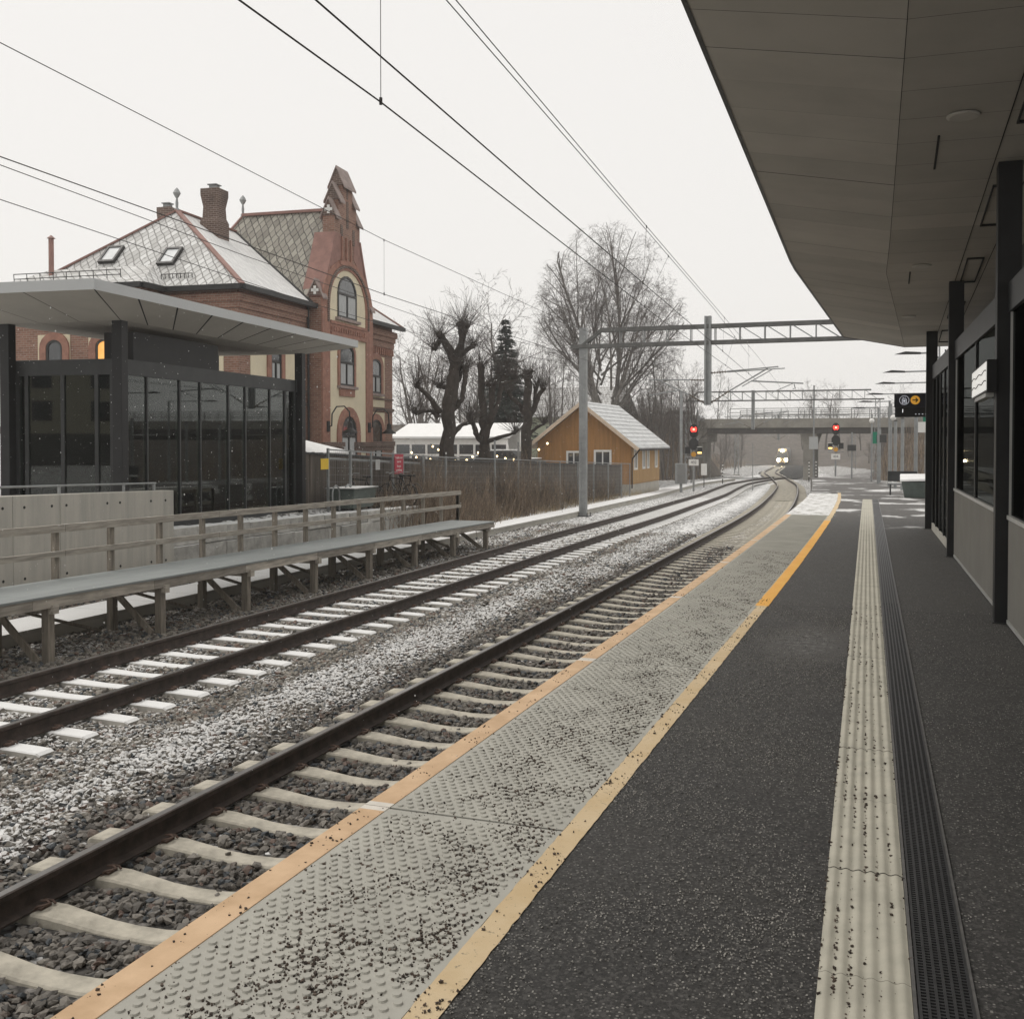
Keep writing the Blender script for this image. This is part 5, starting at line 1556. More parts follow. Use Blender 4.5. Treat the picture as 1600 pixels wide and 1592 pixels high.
# ---- trees
def grow(S, p, d, length, r, lev, g, cfg):
    n = max(3, int(length/cfg['step'][lev])); sl_ = length/n
    maxl = cfg['levels']; r0 = r
    for i in range(n):
        d = d+Vector((g.gauss(0, 1), g.gauss(0, 1), g.gauss(0, 1)))*cfg['wig'][lev]+Vector((0, 0, cfg['trop'][lev]*(i/n if cfg['trop'][lev] < 0 else 1)))
        d.normalize(); q = p+d*sl_
        ev = cfg.get('env')
        if ev and lev < 4 and ((q.x-ev[0])/ev[3])**2+((q.y-ev[1])/ev[3])**2+((q.z-ev[2])/ev[4])**2 > 1 and q.z > 7: return
        r1 = max(cfg['rmin'], r0*(1-cfg['taper'][lev]*(i+1)/n))
        S.append((p, q, r, r1)); p, r = q, r1
        if lev < maxl and (i+1)/n > cfg['start'][lev]:
            k = cfg['kids'][lev]; m = int(k)+(1 if g.random() < k-int(k) else 0)
            for _ in range(m):
                a = g.uniform(0, 6.283); perp = d.orthogonal().normalized(); perp.rotate(Matrix.Rotation(a, 3, d))
                ang = R(g.uniform(*cfg['ang'][lev]))
                c = (d*math.cos(ang)+perp*math.sin(ang)).normalized()
                grow(S, p, c, length*cfg['ratio'][lev]*g.uniform(.6, 1.15)*(1-.45*i/n), max(cfg['rmin'], r*cfg['rr'][lev]), lev+1, g, cfg)
def tree_parts(S, t, rsplit, m_trunk, m_twig, off=Vector((0, 0, 0))):
    big = [s for s in S if s[2] >= rsplit]; sm = [s for s in S if s[2] < rsplit]
    for nm, ss, m, k in (("trunk", big, m_trunk, 7), ("crown", sm, m_twig, 3)):
        if not ss: continue
        seg_mesh(nm, [tuple(s[0]-off) for s in ss], [tuple(s[1]-off) for s in ss], [s[2] for s in ss], [s[3] for s in ss], m, t, k)
CFG_BIRCH = dict(levels=4, step=(1.0, .8, .55, .4, .25), wig=(.05, .07, .10, .09, .045), trop=(.03, .05, -.02, -.30, -.75), taper=(.75, .75, .7, .6, .5), rmin=.0055,
                 start=(.26, .2, .15, .1, 1), kids=(1.3, 1.5, 1.8, 1.7, 0), ang=((20, 46), (25, 55), (25, 65), (25, 70), (0, 0)), ratio=(.50, .48, .50, .70, 0), rr=(.52, .5, .5, .6, 0))
CFG_BARE = dict(levels=3, step=(1.0, .7, .5, .35), wig=(.06, .10, .13, .15), trop=(.03, .06, .05, .02), taper=(.8, .75, .7, .6), rmin=.007,
                start=(.3, .2, .12, 1), kids=(1.8, 2.0, 2.2, 0), ang=((28, 60), (28, 60), (28, 62), (0, 0)), ratio=(.46, .48, .5, 0), rr=(.5, .5, .5, 0))
CFG_SLIM = dict(levels=3, step=(1.0, .7, .5, .35), wig=(.05, .09, .12, .15), trop=(.05, .10, .06, .02), taper=(.8, .75, .7, .6), rmin=.007,
                start=(.32, .2, .12, 1), kids=(1.7, 1.9, 2.1, 0), ang=((20, 42), (22, 50), (25, 60), (0, 0)), ratio=(.34, .45, .5, 0), rr=(.45, .5, .5, 0))
# the big weeping birch behind the shed
g = random.Random(22)
bp = at(950, 655, D=88); bp.z = -1.0
birch = thing("birch_tree", "tall leafless weeping birch with several stems rising behind the ochre shed", "tree", bp)
birch.scale = (.93, .93, .93)
S = []
CFG_BIRCH['env'] = (0, 0, 13.2, 7.0, 9.4)
for dx_, dy_, ln, r_, ox in ((-.06, .02, 21, .27, -.45), (.05, .0, 21, .28, .2)):
    grow(S, Vector((ox, 0, 0)), Vector((dx_, dy_, 1)).normalized(), ln, r_, 0, g, CFG_BIRCH)
cfg2 = dict(CFG_BIRCH, start=(.22, .2, .15, .1, 1))
for i in range(17):
    az = i*2.4+g.uniform(-.3, .3); tilt = R(g.uniform(20, 58)); oz = 3.6+i*.42
    d0 = Vector((math.sin(tilt)*math.cos(az), math.sin(tilt)*math.sin(az), math.cos(tilt)))
    grow(S, Vector((-.45+g.choice((-.2, .75)), 0, oz)), d0, g.uniform(9, 12.5), .155-.004*i, 0, g, cfg2)
tree_parts(S, birch, .045, mat('birch_bark', (0.20, 0.185, 0.17), .85, .35, 2.0), mat('birch_twig', (0.12, 0.103, 0.095), .9, .2, 1))
print("birch segs", len(S))
# bare trees of the background: three grown, the rest copies
protos = []
for sd, cfg, h_, r_, nm in ((3, CFG_BARE, 9.5, .20, 'a'), (5, CFG_SLIM, 11.5, .13, 'b'), (9, CFG_BARE, 8.0, .16, 'c'), (14, CFG_SLIM, 10, .10, 'd')):
    g = random.Random(sd); S = []
    grow(S, Vector((0, 0, 0)), Vector((0, 0, 1)), h_, r_, 0, g, cfg)
    if nm == 'c': grow(S, Vector((.15, 0, 0)), Vector((.25, .1, 1)).normalized(), h_*.9, r_*.8, 0, g, cfg)
    print("tree segs", nm, len(S)); protos.append(S)
used = {}
def bare_tree(kind, loc, sc, rot, label, group):
    if kind not in used:
        t = thing("bare_tree", label, "tree", loc, rot, group)
        tree_parts(protos[kind], t, .04, M['bark_grey'], M['twig']); used[kind] = t
    else:
        t = copy_tree(used[kind]); t.location = loc; t.rotation_euler = (0, 0, rot); t['label'] = label; t['group'] = group
    t.scale = (sc, sc, sc); return t
rr = random.Random(77)
LBT = {'pav': ("leafless tree standing behind the white pavilion", "bare trees behind the pavilion"),
       'shed': ("slender leafless tree in the thicket between the spruce and the road bridge", "bare trees of the thicket behind the shed"),
       'far': ("hazy leafless tree beyond the road bridge", "hazy bare trees beyond the road bridge")}
for u, D, kind, sc in ((645, 92, 0, 1.15), (668, 84, 2, 1.15), (690, 100, 0, 1.3), (735, 88, 2, 1.2), (782, 80, 0, 1.38), (812, 92, 0, 1.35), (655, 110, 1, 1.3), (720, 112, 2, 1.5), (640, 120, 0, 1.5), (760, 105, 2, 1.4)):
    p = at(u, 690, D=D); bare_tree(kind, (p.x, p.y, left_level(p.y)-.2), sc, rr.uniform(0, 6.28), *LBT['pav'])
for i in range(46):
    u = rr.uniform(838, 1092); D = rr.uniform(86, 116)
    p = at(u, 690, D=D)
    if abs(u-948) < 20: continue
    kind = rr.choice((1, 3, 1, 3, 2)); sc = rr.uniform(.72, 1.05)*(0.92 if u > 1040 else 1)
    bare_tree(kind, (p.x, p.y, -1.2), sc, rr.uniform(0, 6.28), *LBT['shed'])
for u, D, kind, sc in ((1115, 150, 1, .9), (1135, 165, 3, 1.0), (1270, 175, 2, 1.15), (1290, 185, 0, 1.05), (1312, 180, 2, 1.1), (1330, 190, 0, .8), (1255, 190, 2, .7), (1345, 170, 2, .6), (1380, 150, 2, .7), (1425, 140, 0, .8), (1160, 180, 2, .55), (1400, 175, 2, .8)):
    p = at(u, 690, D=D); bare_tree(kind, (p.x, p.y, 0.5), sc, rr.uniform(0, 6.28), *LBT['far'])

# ---- pollarded limes in the garden
def pollard(label, D, limbs, seed):
    g = random.Random(seed); base = limbs[0][0]
    b0 = at(base[0], base[1], D=D); b0.z = -.8
    t = thing("pollarded_tree", label, "tree", b0, group="pollarded trees in the garden")
    tr_ = MB(); S = []
    for path in limbs:
        pts = []; rs = []; dz = g.uniform(-.6, .6); n0 = len(path)
        for i, (u, v, w) in enumerate(path):
            pts.append(at(u, v, D=D+dz*i/n0)); rs.append(w*D/1660/2*.80)
        if path is limbs[0]: pts[0].z = -.8
        # finer, slightly knobbly path
        fp, fr_ = [], []
        for i in range(len(pts)-1):
            for k2 in range(4):
                tt = k2/4; q = pts[i].lerp(pts[i+1], tt); j = rs[i]*.22
                fp.append(q+Vector((g.uniform(-j, j), g.uniform(-j, j), g.uniform(-j, j)*.5))); fr_.append((rs[i]*(1-tt)+rs[i+1]*tt)*g.uniform(.9, 1.15))
        fp.append(pts[-1]); fr_.append(rs[-1]*1.25)
        tr_.tube(fp, fr_, 8)
        end = pts[-1]; er = rs[-1]
        for _ in range(6):                                        # fists at the limb ends
            c = end+Vector((g.uniform(-1, 1), g.uniform(-1, 1), g.uniform(-.4, .9)))*er*1.5
            tr_.tube([end, c], [er*.9, er*g.uniform(.4, .8)], 6)
        for _ in range(75):
            d = Vector((g.gauss(0, .55), g.gauss(0, .55), abs(g.gauss(.55, .5)))).normalized()
            p0 = end+Vector((g.uniform(-1, 1), g.uniform(-1, 1), g.uniform(-.3, .8)))*er*1.3; ln = g.uniform(.6, 1.9)
            for k2 in range(3):
                d = (d+Vector((g.gauss(0, .12), g.gauss(0, .12), .08))).normalized(); q = p0+d*ln/3
                S.append((p0, q, .010-.002*k2, .008-.002*k2)); p0 = q
    tr_.build("trunk", M['bark'], t, smooth=True, world=True)
    seg_mesh("shoots", [tuple(s[0]-b0) for s in S], [tuple(s[1]-b0) for s in S], [s[2] for s in S], [s[3] for s in S], M['twig_dark'], t, 3)
    return t
pollard("thick dark pollarded tree with knobbly upright limbs right of the brick house", 50, [
    [(701, 720, 34), (700, 670, 30), (702, 630, 26), (707, 590, 24), (712, 566, 22)],
    [(711, 570, 20), (704, 552, 18), (696, 535, 15), (690, 526, 10), (679, 545, 9)], [(697, 540, 13), (692, 528, 12), (687, 520, 10), (688, 526, 10)],
    [(713, 568, 20), (718, 548, 16), (722, 528, 13), (720, 510, 12)], [(720, 535, 10), (726, 522, 9), (729, 512, 9)],
    [(713, 565, 14), (722, 552, 12), (733, 544, 9), (739, 541, 9)], [(709, 600, 16), (716, 590, 14), (718, 580, 13)],
    [(688, 645, 12), (672, 622, 9), (660, 610, 8), (652, 604, 8)], [(686, 652, 11), (675, 642, 8), (664, 642, 7), (650, 646, 7)],
    [(706, 640, 15), (716, 632, 12), (722, 622, 10), (726, 598, 10), (727, 578, 10)], [(700, 690, 14), (712, 672, 10), (722, 664, 8), (735, 660, 7)],
    [(708, 600, 13), (700, 605, 10), (687, 604, 9)]], 1)
pollard("dark pollarded tree with two tall parallel stems in the middle of the garden row", 52, [
    [(757, 720, 26), (757, 690, 22), (755, 650, 14), (752, 610, 13), (752, 574, 13)], [(757, 690, 16), (768, 650, 13), (769, 620, 13), (769, 604, 13)],
    [(758, 700, 14), (745, 680, 10), (740, 665, 9), (735, 650, 8)], [(766, 660, 12), (778, 630, 10), (784, 600, 10), (788, 588, 11)], [(784, 600, 7), (795, 596, 6), (805, 594, 5)],
    [(760, 690, 9), (785, 682, 7), (805, 676, 6)]], 2)
pollard("dark pollarded tree with forked limbs closest to the ochre shed", 55, [
    [(822, 720, 24), (822, 690, 20), (824, 650, 17), (824, 610, 15), (824, 586, 15)], [(825, 660, 13), (835, 635, 11), (842, 618, 10), (849, 606, 9)],
    [(822, 650, 11), (812, 632, 9), (800, 622, 8), (795, 612, 9)], [(836, 632, 8), (836, 615, 8), (838, 604, 9)], [(824, 680, 9), (838, 668, 6), (850, 662, 5)]], 3)

# ---- spruce
sp_ = at(790, 690, D=76); sp_.z = -1.2
spruce = thing("spruce_tree", "dark green spruce standing behind the pollarded trees", "tree", sp_)
g = random.Random(31); Hs = 11.9
q = MB(); q.tube([(0, 0, 0), (0, 0, Hs*.6), (0, 0, Hs)], [.2, .1, .02], 8); q.build("trunk", M['bark'], spruce)
F_, V_ = [], []
z = 3.4
while z < Hs-.05:
    rad = (Hs-z)*.31+.12
    for k2 in range(int(7+rad*3)):
        a = g.uniform(0, 6.283); ln = rad*g.uniform(.7, 1.12); dr = g.uniform(.18, .34)
        for s_ in range(int(16+ln*30)):
            tt = g.uniform(.12, 1); w = ln*.22*(1.15-tt)+.03
            c = Vector((math.cos(a)*ln*tt, math.sin(a)*ln*tt, z-dr*ln*tt+.10*ln*tt*tt))+Vector((g.uniform(-w, w), g.uniform(-w, w), g.uniform(-.10, .02)))
            e = Vector((math.cos(a), math.sin(a), g.uniform(-.7, .1)))*g.uniform(.16, .34); s2 = Vector((-math.sin(a), math.cos(a), g.uniform(-.3, .3)))*g.uniform(.05, .10)
            n0 = len(V_); V_ += [c-s2, c+s2, c+e]; F_.append((n0, n0+1, n0+2))
    z += g.uniform(.16, .26)
np_mesh("crown", np.array([tuple(v) for v in V_]), np.array(F_), M['needle'], spruce)

# ---- leafless shrubs in front of the fence, dry grass
def shrub_segs(seed, n, h_, spread):
    g = np.random.default_rng(seed); P0, P1, R0, R1 = [], [], [], []
    for i in range(n):
        p = np.array([g.normal(0, spread*.35), g.normal(0, spread*.6), 0.0]); d = np.array([g.normal(0, .22), g.normal(0, .26), 1.0]); d /= np.linalg.norm(d)
        ln = h_*g.uniform(.45, 1.1); r = g.uniform(.005, .013)
        for k2 in range(4):
            d = d+np.array([g.normal(0, .10), g.normal(0, .10), .02]); d /= np.linalg.norm(d); q = p+d*ln/4
            P0.append(p); P1.append(q); R0.append(r); R1.append(r*.8); r *= .8
            if k2 > 0:
                for _ in range(2):
                    e = d+np.array([g.normal(0, .5), g.normal(0, .5), .1]); e /= np.linalg.norm(e)
                    P0.append(q); P1.append(q+e*ln*g.uniform(.1, .24)); R0.append(r*.7); R1.append(.002)
            p = q
    return P0, P1, R0, R1
sproto = []
for sd, n, h_, sp2 in ((1, 110, 2.2, 1.3), (2, 100, 1.6, 1.4), (3, 110, 1.0, 1.5)): sproto.append(shrub_segs(sd, n, h_, sp2))
sused = {}
rr = random.Random(5)
for i in range(58):
    Y = 29.2+31*rr.random()**1.35; X = rr.uniform(-14.8, -13.5)+(-.4 if Y > 40 else 0)
    k2 = rr.choice((0, 1, 2)) if X < -14.0 else rr.choice((1, 2, 2))
    if Y > 42: k2 = 2 if rr.random() < .6 else 1
    z = ground_z(X+sf(Y), Y); sc = rr.uniform(.55, 1.15)
    lab, grp = ("leafless brown shrub of thin upright stems in front of the boarded fence", "bare shrubs along the boarded fence")
    if k2 not in sused:
        t = thing("shrub", lab, "shrub", (X+sf(Y), Y, z), 0, grp); seg_mesh("stems", *sproto[k2], M['stem'], t, 3); sused[k2] = t
    else:
        t = copy_tree(sused[k2]); t.location = (X+sf(Y), Y, z); t.rotation_euler = (0, 0, rr.uniform(-.4, .4))
    t.scale = (sc, sc, sc)
gr = np.random.default_rng(9); P0, P1, R0 = [], [], []
for i in range(5200):
    Y = gr.uniform(28.7, 72); x = gr.uniform(-15.3, -13.1); X = x+sf(Y)
    if (math.sin(Y*.9)+math.sin(Y*2.3+x)) < gr.uniform(-1.2, .9): continue
    z = ground_z(X, Y); P0.append((X, Y, z)); P1.append((X+gr.normal(.05, .14), Y+gr.normal(0, .14), z+gr.uniform(.08, .42))); R0.append(.005)
o_ = seg_mesh("dry_grass", P0, P1, R0, [.002]*len(R0), M['straw']); tag(o_, kind='stuff')
# fallen leaves below the walkway
lv = np.random.default_rng(12); V_, F_ = [], []
for i in range(900):
    x, y = lv.uniform(-13.9, -12.9), lv.uniform(8, 30)
    if lv.uniform() < .25: x = lv.uniform(-12, -10.4)
    z = ground_z(x, y)+lv.uniform(.02, .06); a = lv.uniform(0, 6.28); s_ = lv.uniform(.02, .045)
    n0 = len(V_); V_ += [(x+s_*math.cos(a), y+s_*math.sin(a), z), (x-s_*.6*math.sin(a), y+s_*.6*math.cos(a), z+lv.uniform(0, .02)), (x-s_*math.cos(a), y-s_*math.sin(a), z+lv.uniform(0, .02)), (x+s_*.6*math.sin(a), y-s_*.6*math.cos(a), z)]
    F_.append((n0, n0+1, n0+2, n0+3))
o_ = np_mesh("fallen_leaves", np.array(V_), np.array(F_), mat("dead_leaf", (0.16, 0.10, 0.065), .8, .3, 8, island=.5)); tag(o_, kind='stuff')
# ================================================================== ROAD BRIDGE, EMBANKMENT, TRAIN, FAR WOODS
M['conc_old'] = mat("weathered_concrete", (0.27, 0.255, 0.225), 0.9, 0.22, 0.6, 0.004, 20)
M['girder'] = mat("dark_bridge_girder", (0.075, 0.07, 0.065), 0.75, 0.25, 0.8)
M['rail_grey'] = mat("grey_railing", (0.22, 0.22, 0.215), 0.6, 0.1, 2)
M['earth'] = mat("brown_bank", (0.085, 0.070, 0.057), 0.95, 0.4, 0.8, 0.05, 6, snow=0.12, snow_scale=1.5)
BY = 117.0
bridge = thing("road_bridge", "grey road bridge with a railing crossing over both tracks", "bridge", (-9, BY, 0))
b = MB(); b.box(-21, 46, BY, BY+8, 3.55, 4.2); b.build("deck", M['conc_old'], bridge, world=True)
b = MB(); b.box(-19.5, 45, BY+.15, BY+.55, 2.82, 3.545); b.box(-19.5, 45, BY+3.8, BY+4.2, 2.82, 3.545); b.box(-19.5, 45, BY+7.4, BY+7.8, 2.82, 3.545); b.build("girder", M['girder'], bridge, world=True)
b = MB(); b.box(-19.8, 46, BY-.14, BY-.005, 3.42, 4.42); b.build("edge_beam", M['conc_old'], bridge, world=True)
for yy in (BY-.08, BY+7.9):
    b = MB()
    for z in (4.78, 5.08, 5.5): b.beam((-17, yy, z), (46, yy, z), .06, .07)
    x = -17
    while x < 46: b.box(x-.035, x+.035, yy-.035, yy+.035, 4.2, 5.5); x += 1.8
    b.build("railing", M['rail_grey'], bridge, world=True)
b = MB(); b.box(-9.35, -8.2, BY+.6, BY+7.0, -3, 1.6); b.add([(-9.7, BY+.4, 2.815), (-7.85, BY+.4, 2.815), (-7.85, BY+7.3, 2.815), (-9.7, BY+7.3, 2.815), (-9.35, BY+.6, 1.605), (-8.2, BY+.6, 1.605), (-8.2, BY+7, 1.605), (-9.35, BY+7, 1.605)], [(0,1,2,3),(7,6,5,4),(0,4,5,1),(1,5,6,2),(2,6,7,3),(3,7,4,0)])
b.build("pier", M['conc_old'], bridge, world=True)
b = MB(); b.box(20.0, 21.2, BY+.6, BY+7.0, -3, 2.81); b.build("pier", M['conc_old'], bridge, world=True)
b = MB(); b.box(-25.5, -19.6, BY+.2, BY+7.6, 1.9, 3.54); b.build("abutment_head", M['conc_old'], bridge, world=True)
b = MB(); b.box(-26, -20.2, BY+1.0, BY+7.0, -3, 1.89); b.build("abutment", M['conc_old'], bridge, world=True)
# banks that carry the road up to the bridge, and the cutting beyond it
def sheet(name, f, xs, ys, m, kind='structure', attrs=None):
    vs = [(x, y, f(x, y)) for y in ys for x in xs]; n = len(xs)
    fs = np.array([(j*n+i, j*n+i+1, (j+1)*n+i+1, (j+1)*n+i) for j in range(len(ys)-1) for i in range(n-1)])
    o = np_mesh(name, np.array(vs), fs, m, smooth=True); tag(o, kind=kind); return o
rr = random.Random(3)
def bank_l(x, y):
    k = min(1, max(0, (y-103)/13.0))*(1 if y < 127 else 0); k2 = min(1, max(0, (-20.3-x)/3.0))
    return -2.2+(6.2)*k*k2*1.0+rr.uniform(-.1, .1)
sheet("embankment", bank_l, list(np.linspace(-120, -20.2, 46)), list(np.linspace(100, 117, 12))+[120, 124, 126.5, 133, 140], M['earth'])
def bank_r(x, y):
    k = min(1, max(0, (x-(-3.2+sh(y)*.55 if y < 120 else -4))/9.0)); kk = min(1, max(0, (y-60)/30))
    return -2.4+(3.3+(1.2 if y > 110 else 0))*k*kk+rr.uniform(-.1, .1)
sheet("embankment", bank_r, list(np.linspace(-2, 70, 32)), list(np.linspace(58, 200, 36)), M['earth'])
def cut_l(x, y):
    d = (NEAR_X+sh(y)-7.0)-x
    return -3.2-drop(y)*.55+min(6.5, max(-.8, d*.24))+rr.uniform(-.15, .15)
sheet("hill", cut_l, list(np.linspace(-120, -14, 46)), list(np.linspace(128, 345, 32)), M['earth'])
def cut_r(x, y):
    d = x-(NEAR_X+sh(y)+11.0)
    return -3.2-drop(y)*.55+min(7.0, max(-.8, d*.36))+rr.uniform(-.15, .15)
sheet("hill", cut_r, list(np.linspace(-26, 120, 56)), list(np.linspace(150, 345, 28)), M['earth'])
# brush on the bank below the road, one mass
bs = np.random.default_rng(4); P0, P1, R0 = [], [], []
for i in range(26000):
    if bs.uniform() < .6: x, y = bs.uniform(-48, -19.5), bs.uniform(101, 116.5); z = bank_l(x, y)
    elif bs.uniform() < .5:
        y = bs.uniform(128, 260); x = NEAR_X+sh(y)-8.0-bs.uniform(0, 16); z = cut_l(x, y)
    else:
        y = bs.uniform(64, 150); x = max(-1, -3.2+sh(y)*.55+1)+bs.uniform(0, 14); z = bank_r(x, y)
    h_ = bs.uniform(.6, 2.4); P0.append((x, y, z-.1)); P1.append((x+bs.normal(0, .3), y+bs.normal(0, .3), z+h_)); R0.append(bs.uniform(.012, .028))
o_ = seg_mesh("undergrowth", P0, P1, R0, [.006]*len(R0), M['stem']); tag(o_, kind='stuff')
# far woods, one hazy mass on both sides of the cutting
fw = random.Random(8); Pa, Pb, Ra, Rb = [], [], [], []
arr = [(np.array([tuple(s[0]) for s in S]), np.array([tuple(s[1]) for s in S]), np.array([s[2] for s in S]), np.array([s[3] for s in S])) for S in protos[:3]]
for i in range(110):
    y = fw.uniform(140, 335); s = fw.choice((-1, 1, 1))
    x = NEAR_X+sh(y)+s*fw.uniform(9, 55)+(6 if s > 0 else -3); z = cut_l(x, y) if s < 0 else cut_r(x, y)
    sc = fw.uniform(.7, 1.15)*(1.0 if s < 0 else .75); a = fw.uniform(0, 6.28); k = fw.randrange(3); c_, s_ = math.cos(a), math.sin(a)
    Rm = np.array([[c_, s_, 0], [-s_, c_, 0], [0, 0, 1]])*sc
    Pa.append(arr[k][0]@Rm+[x, y, z-.3]); Pb.append(arr[k][1]@Rm+[x, y, z-.3]); Ra.append(arr[k][2]*sc*1.3); Rb.append(arr[k][3]*sc*1.3)
for i in range(34):
    y = fw.uniform(128, 230); s = fw.choice((-1, -1, 1)); x = NEAR_X+sh(y)+(-fw.uniform(6.5, 22) if s < 0 else fw.uniform(13, 34)); z = cut_l(x, y) if s < 0 else cut_r(x, y)
    sc = fw.uniform(.45, .75); a = fw.uniform(0, 6.28); k = fw.randrange(3); c_, s_ = math.cos(a), math.sin(a)
    Rm = np.array([[c_, s_, 0], [-s_, c_, 0], [0, 0, 1]])*sc
    Pa.append(arr[k][0]@Rm+[x, y, z-.3]); Pb.append(arr[k][1]@Rm+[x, y, z-.3]); Ra.append(arr[k][2]*sc*1.5); Rb.append(arr[k][3]*sc*1.5)
o_ = seg_mesh("far_woods", np.concatenate(Pa), np.concatenate(Pb), np.concatenate(Ra), np.concatenate(Rb), M['twig']); tag(o_, kind='stuff')

def far_hill(x, y): return -5+min(1, max(0, (y-285)/45))*(11.0+1.5*math.sin(x*.06))+rr.uniform(-.3, .3)
sheet("hill", far_hill, list(np.linspace(-140, 140, 60)), list(np.linspace(283, 344, 14)), M['earth'])
# background house with a tiled roof behind the thicket
t = thing("villa", "pale villa with a wide grey tiled roof half hidden behind the thicket and the birch", "house", (-33, 106, -.5))
b = MB(); b.box(-6, 6, 0, 8, 0, 5.2); b.build("wall", mat("pale_green_wall", (.42, .45, .33), .85, .1, 1), t)
b = MB(); b.add([(-6.5, -.6, 5.0), (6.5, -.6, 5.0), (6.2, 4, 8.3), (-6.2, 4, 8.3), (6.5, 8.6, 5.0), (-6.5, 8.6, 5.0)], [(0, 1, 2, 3), (3, 2, 4, 5)])
def tiled():
    m, nt, b_ = new_mat("grey_roof_tiles"); v = coords(nt, 'Object')
    br = nt.nodes.new('ShaderNodeTexBrick'); L(nt, v, br.inputs['Vector']); br.inputs['Scale'].default_value = 1; br.inputs['Brick Width'].default_value = .34; br.inputs['Row Height'].default_value = .36
    br.inputs['Mortar Size'].default_value = .03; br.inputs['Color1'].default_value = (.22, .21, .2, 1); br.inputs['Color2'].default_value = (.36, .36, .35, 1); br.inputs['Mortar'].default_value = (.6, .6, .6, 1)
    L(nt, br.outputs['Color'], b_.inputs['Base Color']); return m
b.build("roof", tiled(), t)
for x in (-4, -1, 2, 4.6):
    b = MB(); b.box(x-.5, x+.5, -.03, -.001, 2.6, 4.0); b.build("window", M['window_glass'], t)

# car on the road above the bank
t = thing("car", "silver car passing on the road above the bank left of the bridge", "car", (-22.6, 116.2, 4.02), R(-4))
p = at(1067, 664, Y=116.4); t.location = (p.x, 116.4, max(3.9, p.z))
q = MB(); q.prism([(-2.2, .3), (2.2, .3), (2.28, .62), (2.05, .88), (1.05, 1.0), (.35, 1.48), (-1.35, 1.5), (-2.0, 1.05), (-2.25, .95)], -.88, .88, 'y'); q.build("body", mat("silver_paint", (.45, .46, .46), .35, .05, 2, metal=.5), t, bevel=.07)
q = MB(); q.prism([(-1.75, 1.02), (.85, 1.02), (.3, 1.40), (-1.3, 1.42)], -.886, -.881, 'y'); q.build("side_window", M['window_glass'], t)
for x in (-1.35, 1.4):
    for y in (-.8, .8):
        q = MB(); q.tube([(x, y-.1, .32), (x, y+.1, .32)], .33, 16); q.build("wheel", M['black_steel'], t)
q = MB(); q.box(-2.29, -2.2, -.86, -.6, .75, .95); q.build("tail_light", mat("tail_light_red", (.5, .03, .03), .4, 0, emit=(1, .1, .08), estr=.6), t)

# approaching train
M['train_dark'] = mat("train_grey_paint", (.10, .10, .105), .5, .1, 1)
M['train_yellow'] = mat("train_front_yellow", (.24, .20, .15), .5, .1, 1)
M['headlight'] = mat("headlight", (1, .95, .8), .4, 0, emit=(1, .82, .50), estr=400)
ty = 262.0; tx = NEAR_X+sh(ty); trz = rail_z(ty)
tdir = math.atan2(-(sh(ty+2)-sh(ty-2)), 4)
train = thing("train", "train with three bright headlights coming out of the haze beyond the bridge", "train", (tx, ty, trz), tdir)
q = MB(); q.prism([(-1.5, .7), (1.5, .7), (1.55, 2.0), (1.45, 3.3), (1.05, 3.95), (-1.05, 3.95), (-1.45, 3.3), (-1.55, 2.0)], 1.2, 46, 'y'); q.build("body", M['train_dark'], train)
q = MB(); q.add([(-1.5, 1.19, .7), (1.5, 1.19, .7), (1.55, 1.19, 2.0), (-1.55, 1.19, 2.0), (-1.2, .25, .75), (1.2, .25, .75), (1.3, .1, 1.75), (-1.3, .1, 1.75)], [(4,5,6,7),(0,4,7,3),(5,1,2,6),(7,6,2,3),(0,1,5,4)]); q.build("nose", M['train_yellow'], train)
q = MB(); q.add([(-1.28, .12, 1.77), (1.28, .12, 1.77), (1.0, .75, 3.3), (-1.0, .75, 3.3)], [(0, 1, 2, 3)]); q.build("windscreen", M['window_glass'], train)
q = MB(); q.add([(-1.55, 1.18, 2.02), (-1.3, .13, 1.77), (-1.0, .76, 3.3), (-1.05, 1.18, 3.94), (1.05, 1.18, 3.94), (1.0, .76, 3.3), (1.3, .13, 1.77), (1.55, 1.18, 2.02)], [(0,1,2,3),(3,2,5,4),(4,5,6,7)]); q.build("cab", M['train_yellow'], train)
for x, z, y, r_ in ((-.9, 1.3, .1, .28), (.9, 1.3, .1, .28), (0, 3.5, .7, .24)):
    q = MB(); q.tube([(x, y-.05, z), (x, y+.1, z)], r_, 14); q.build("headlight", M['headlight'], train)

# ================================================================== CATENARY
def insul(mb, a, c, n=5, r_=.055):
    a, c = Vector(a), Vector(c); d = (c-a).normalized()
    for i in range(n):
        p = a.lerp(c, (i+.5)/n); mb.tube([p-d*.018, p+d*.018], [r_, r_*.6], 8)
    mb.tube([a, c], .02, 6)
M['insul'] = mat("brown_insulator", (.10, .075, .05), .35, .2, 5)
def lattice(mb, x, y, z0, z1, w0, w1, n):
    for sx in (-1, 1):
        for sy in (-1, 1): mb.beam((x+sx*w0/2, y+sy*w0/2, z0), (x+sx*w1/2, y+sy*w1/2, z1), .05, .05, up=(1, 0, 0))
    for i in range(n):
        za, zb = z0+(z1-z0)*i/n, z0+(z1-z0)*(i+1)/n; wa = w0+(w1-w0)*i/n; wb = w0+(w1-w0)*(i+1)/n; s = 1 if i % 2 else -1
        for f in (-1, 1):
            mb.beam((x-s*wa/2, y+f*wa/2, za), (x+s*wb/2, y+f*wb/2, zb), .03, .03); mb.beam((x+f*wa/2, y-s*wa/2, za), (x+f*wb/2, y+s*wb/2, zb), .03, .03)
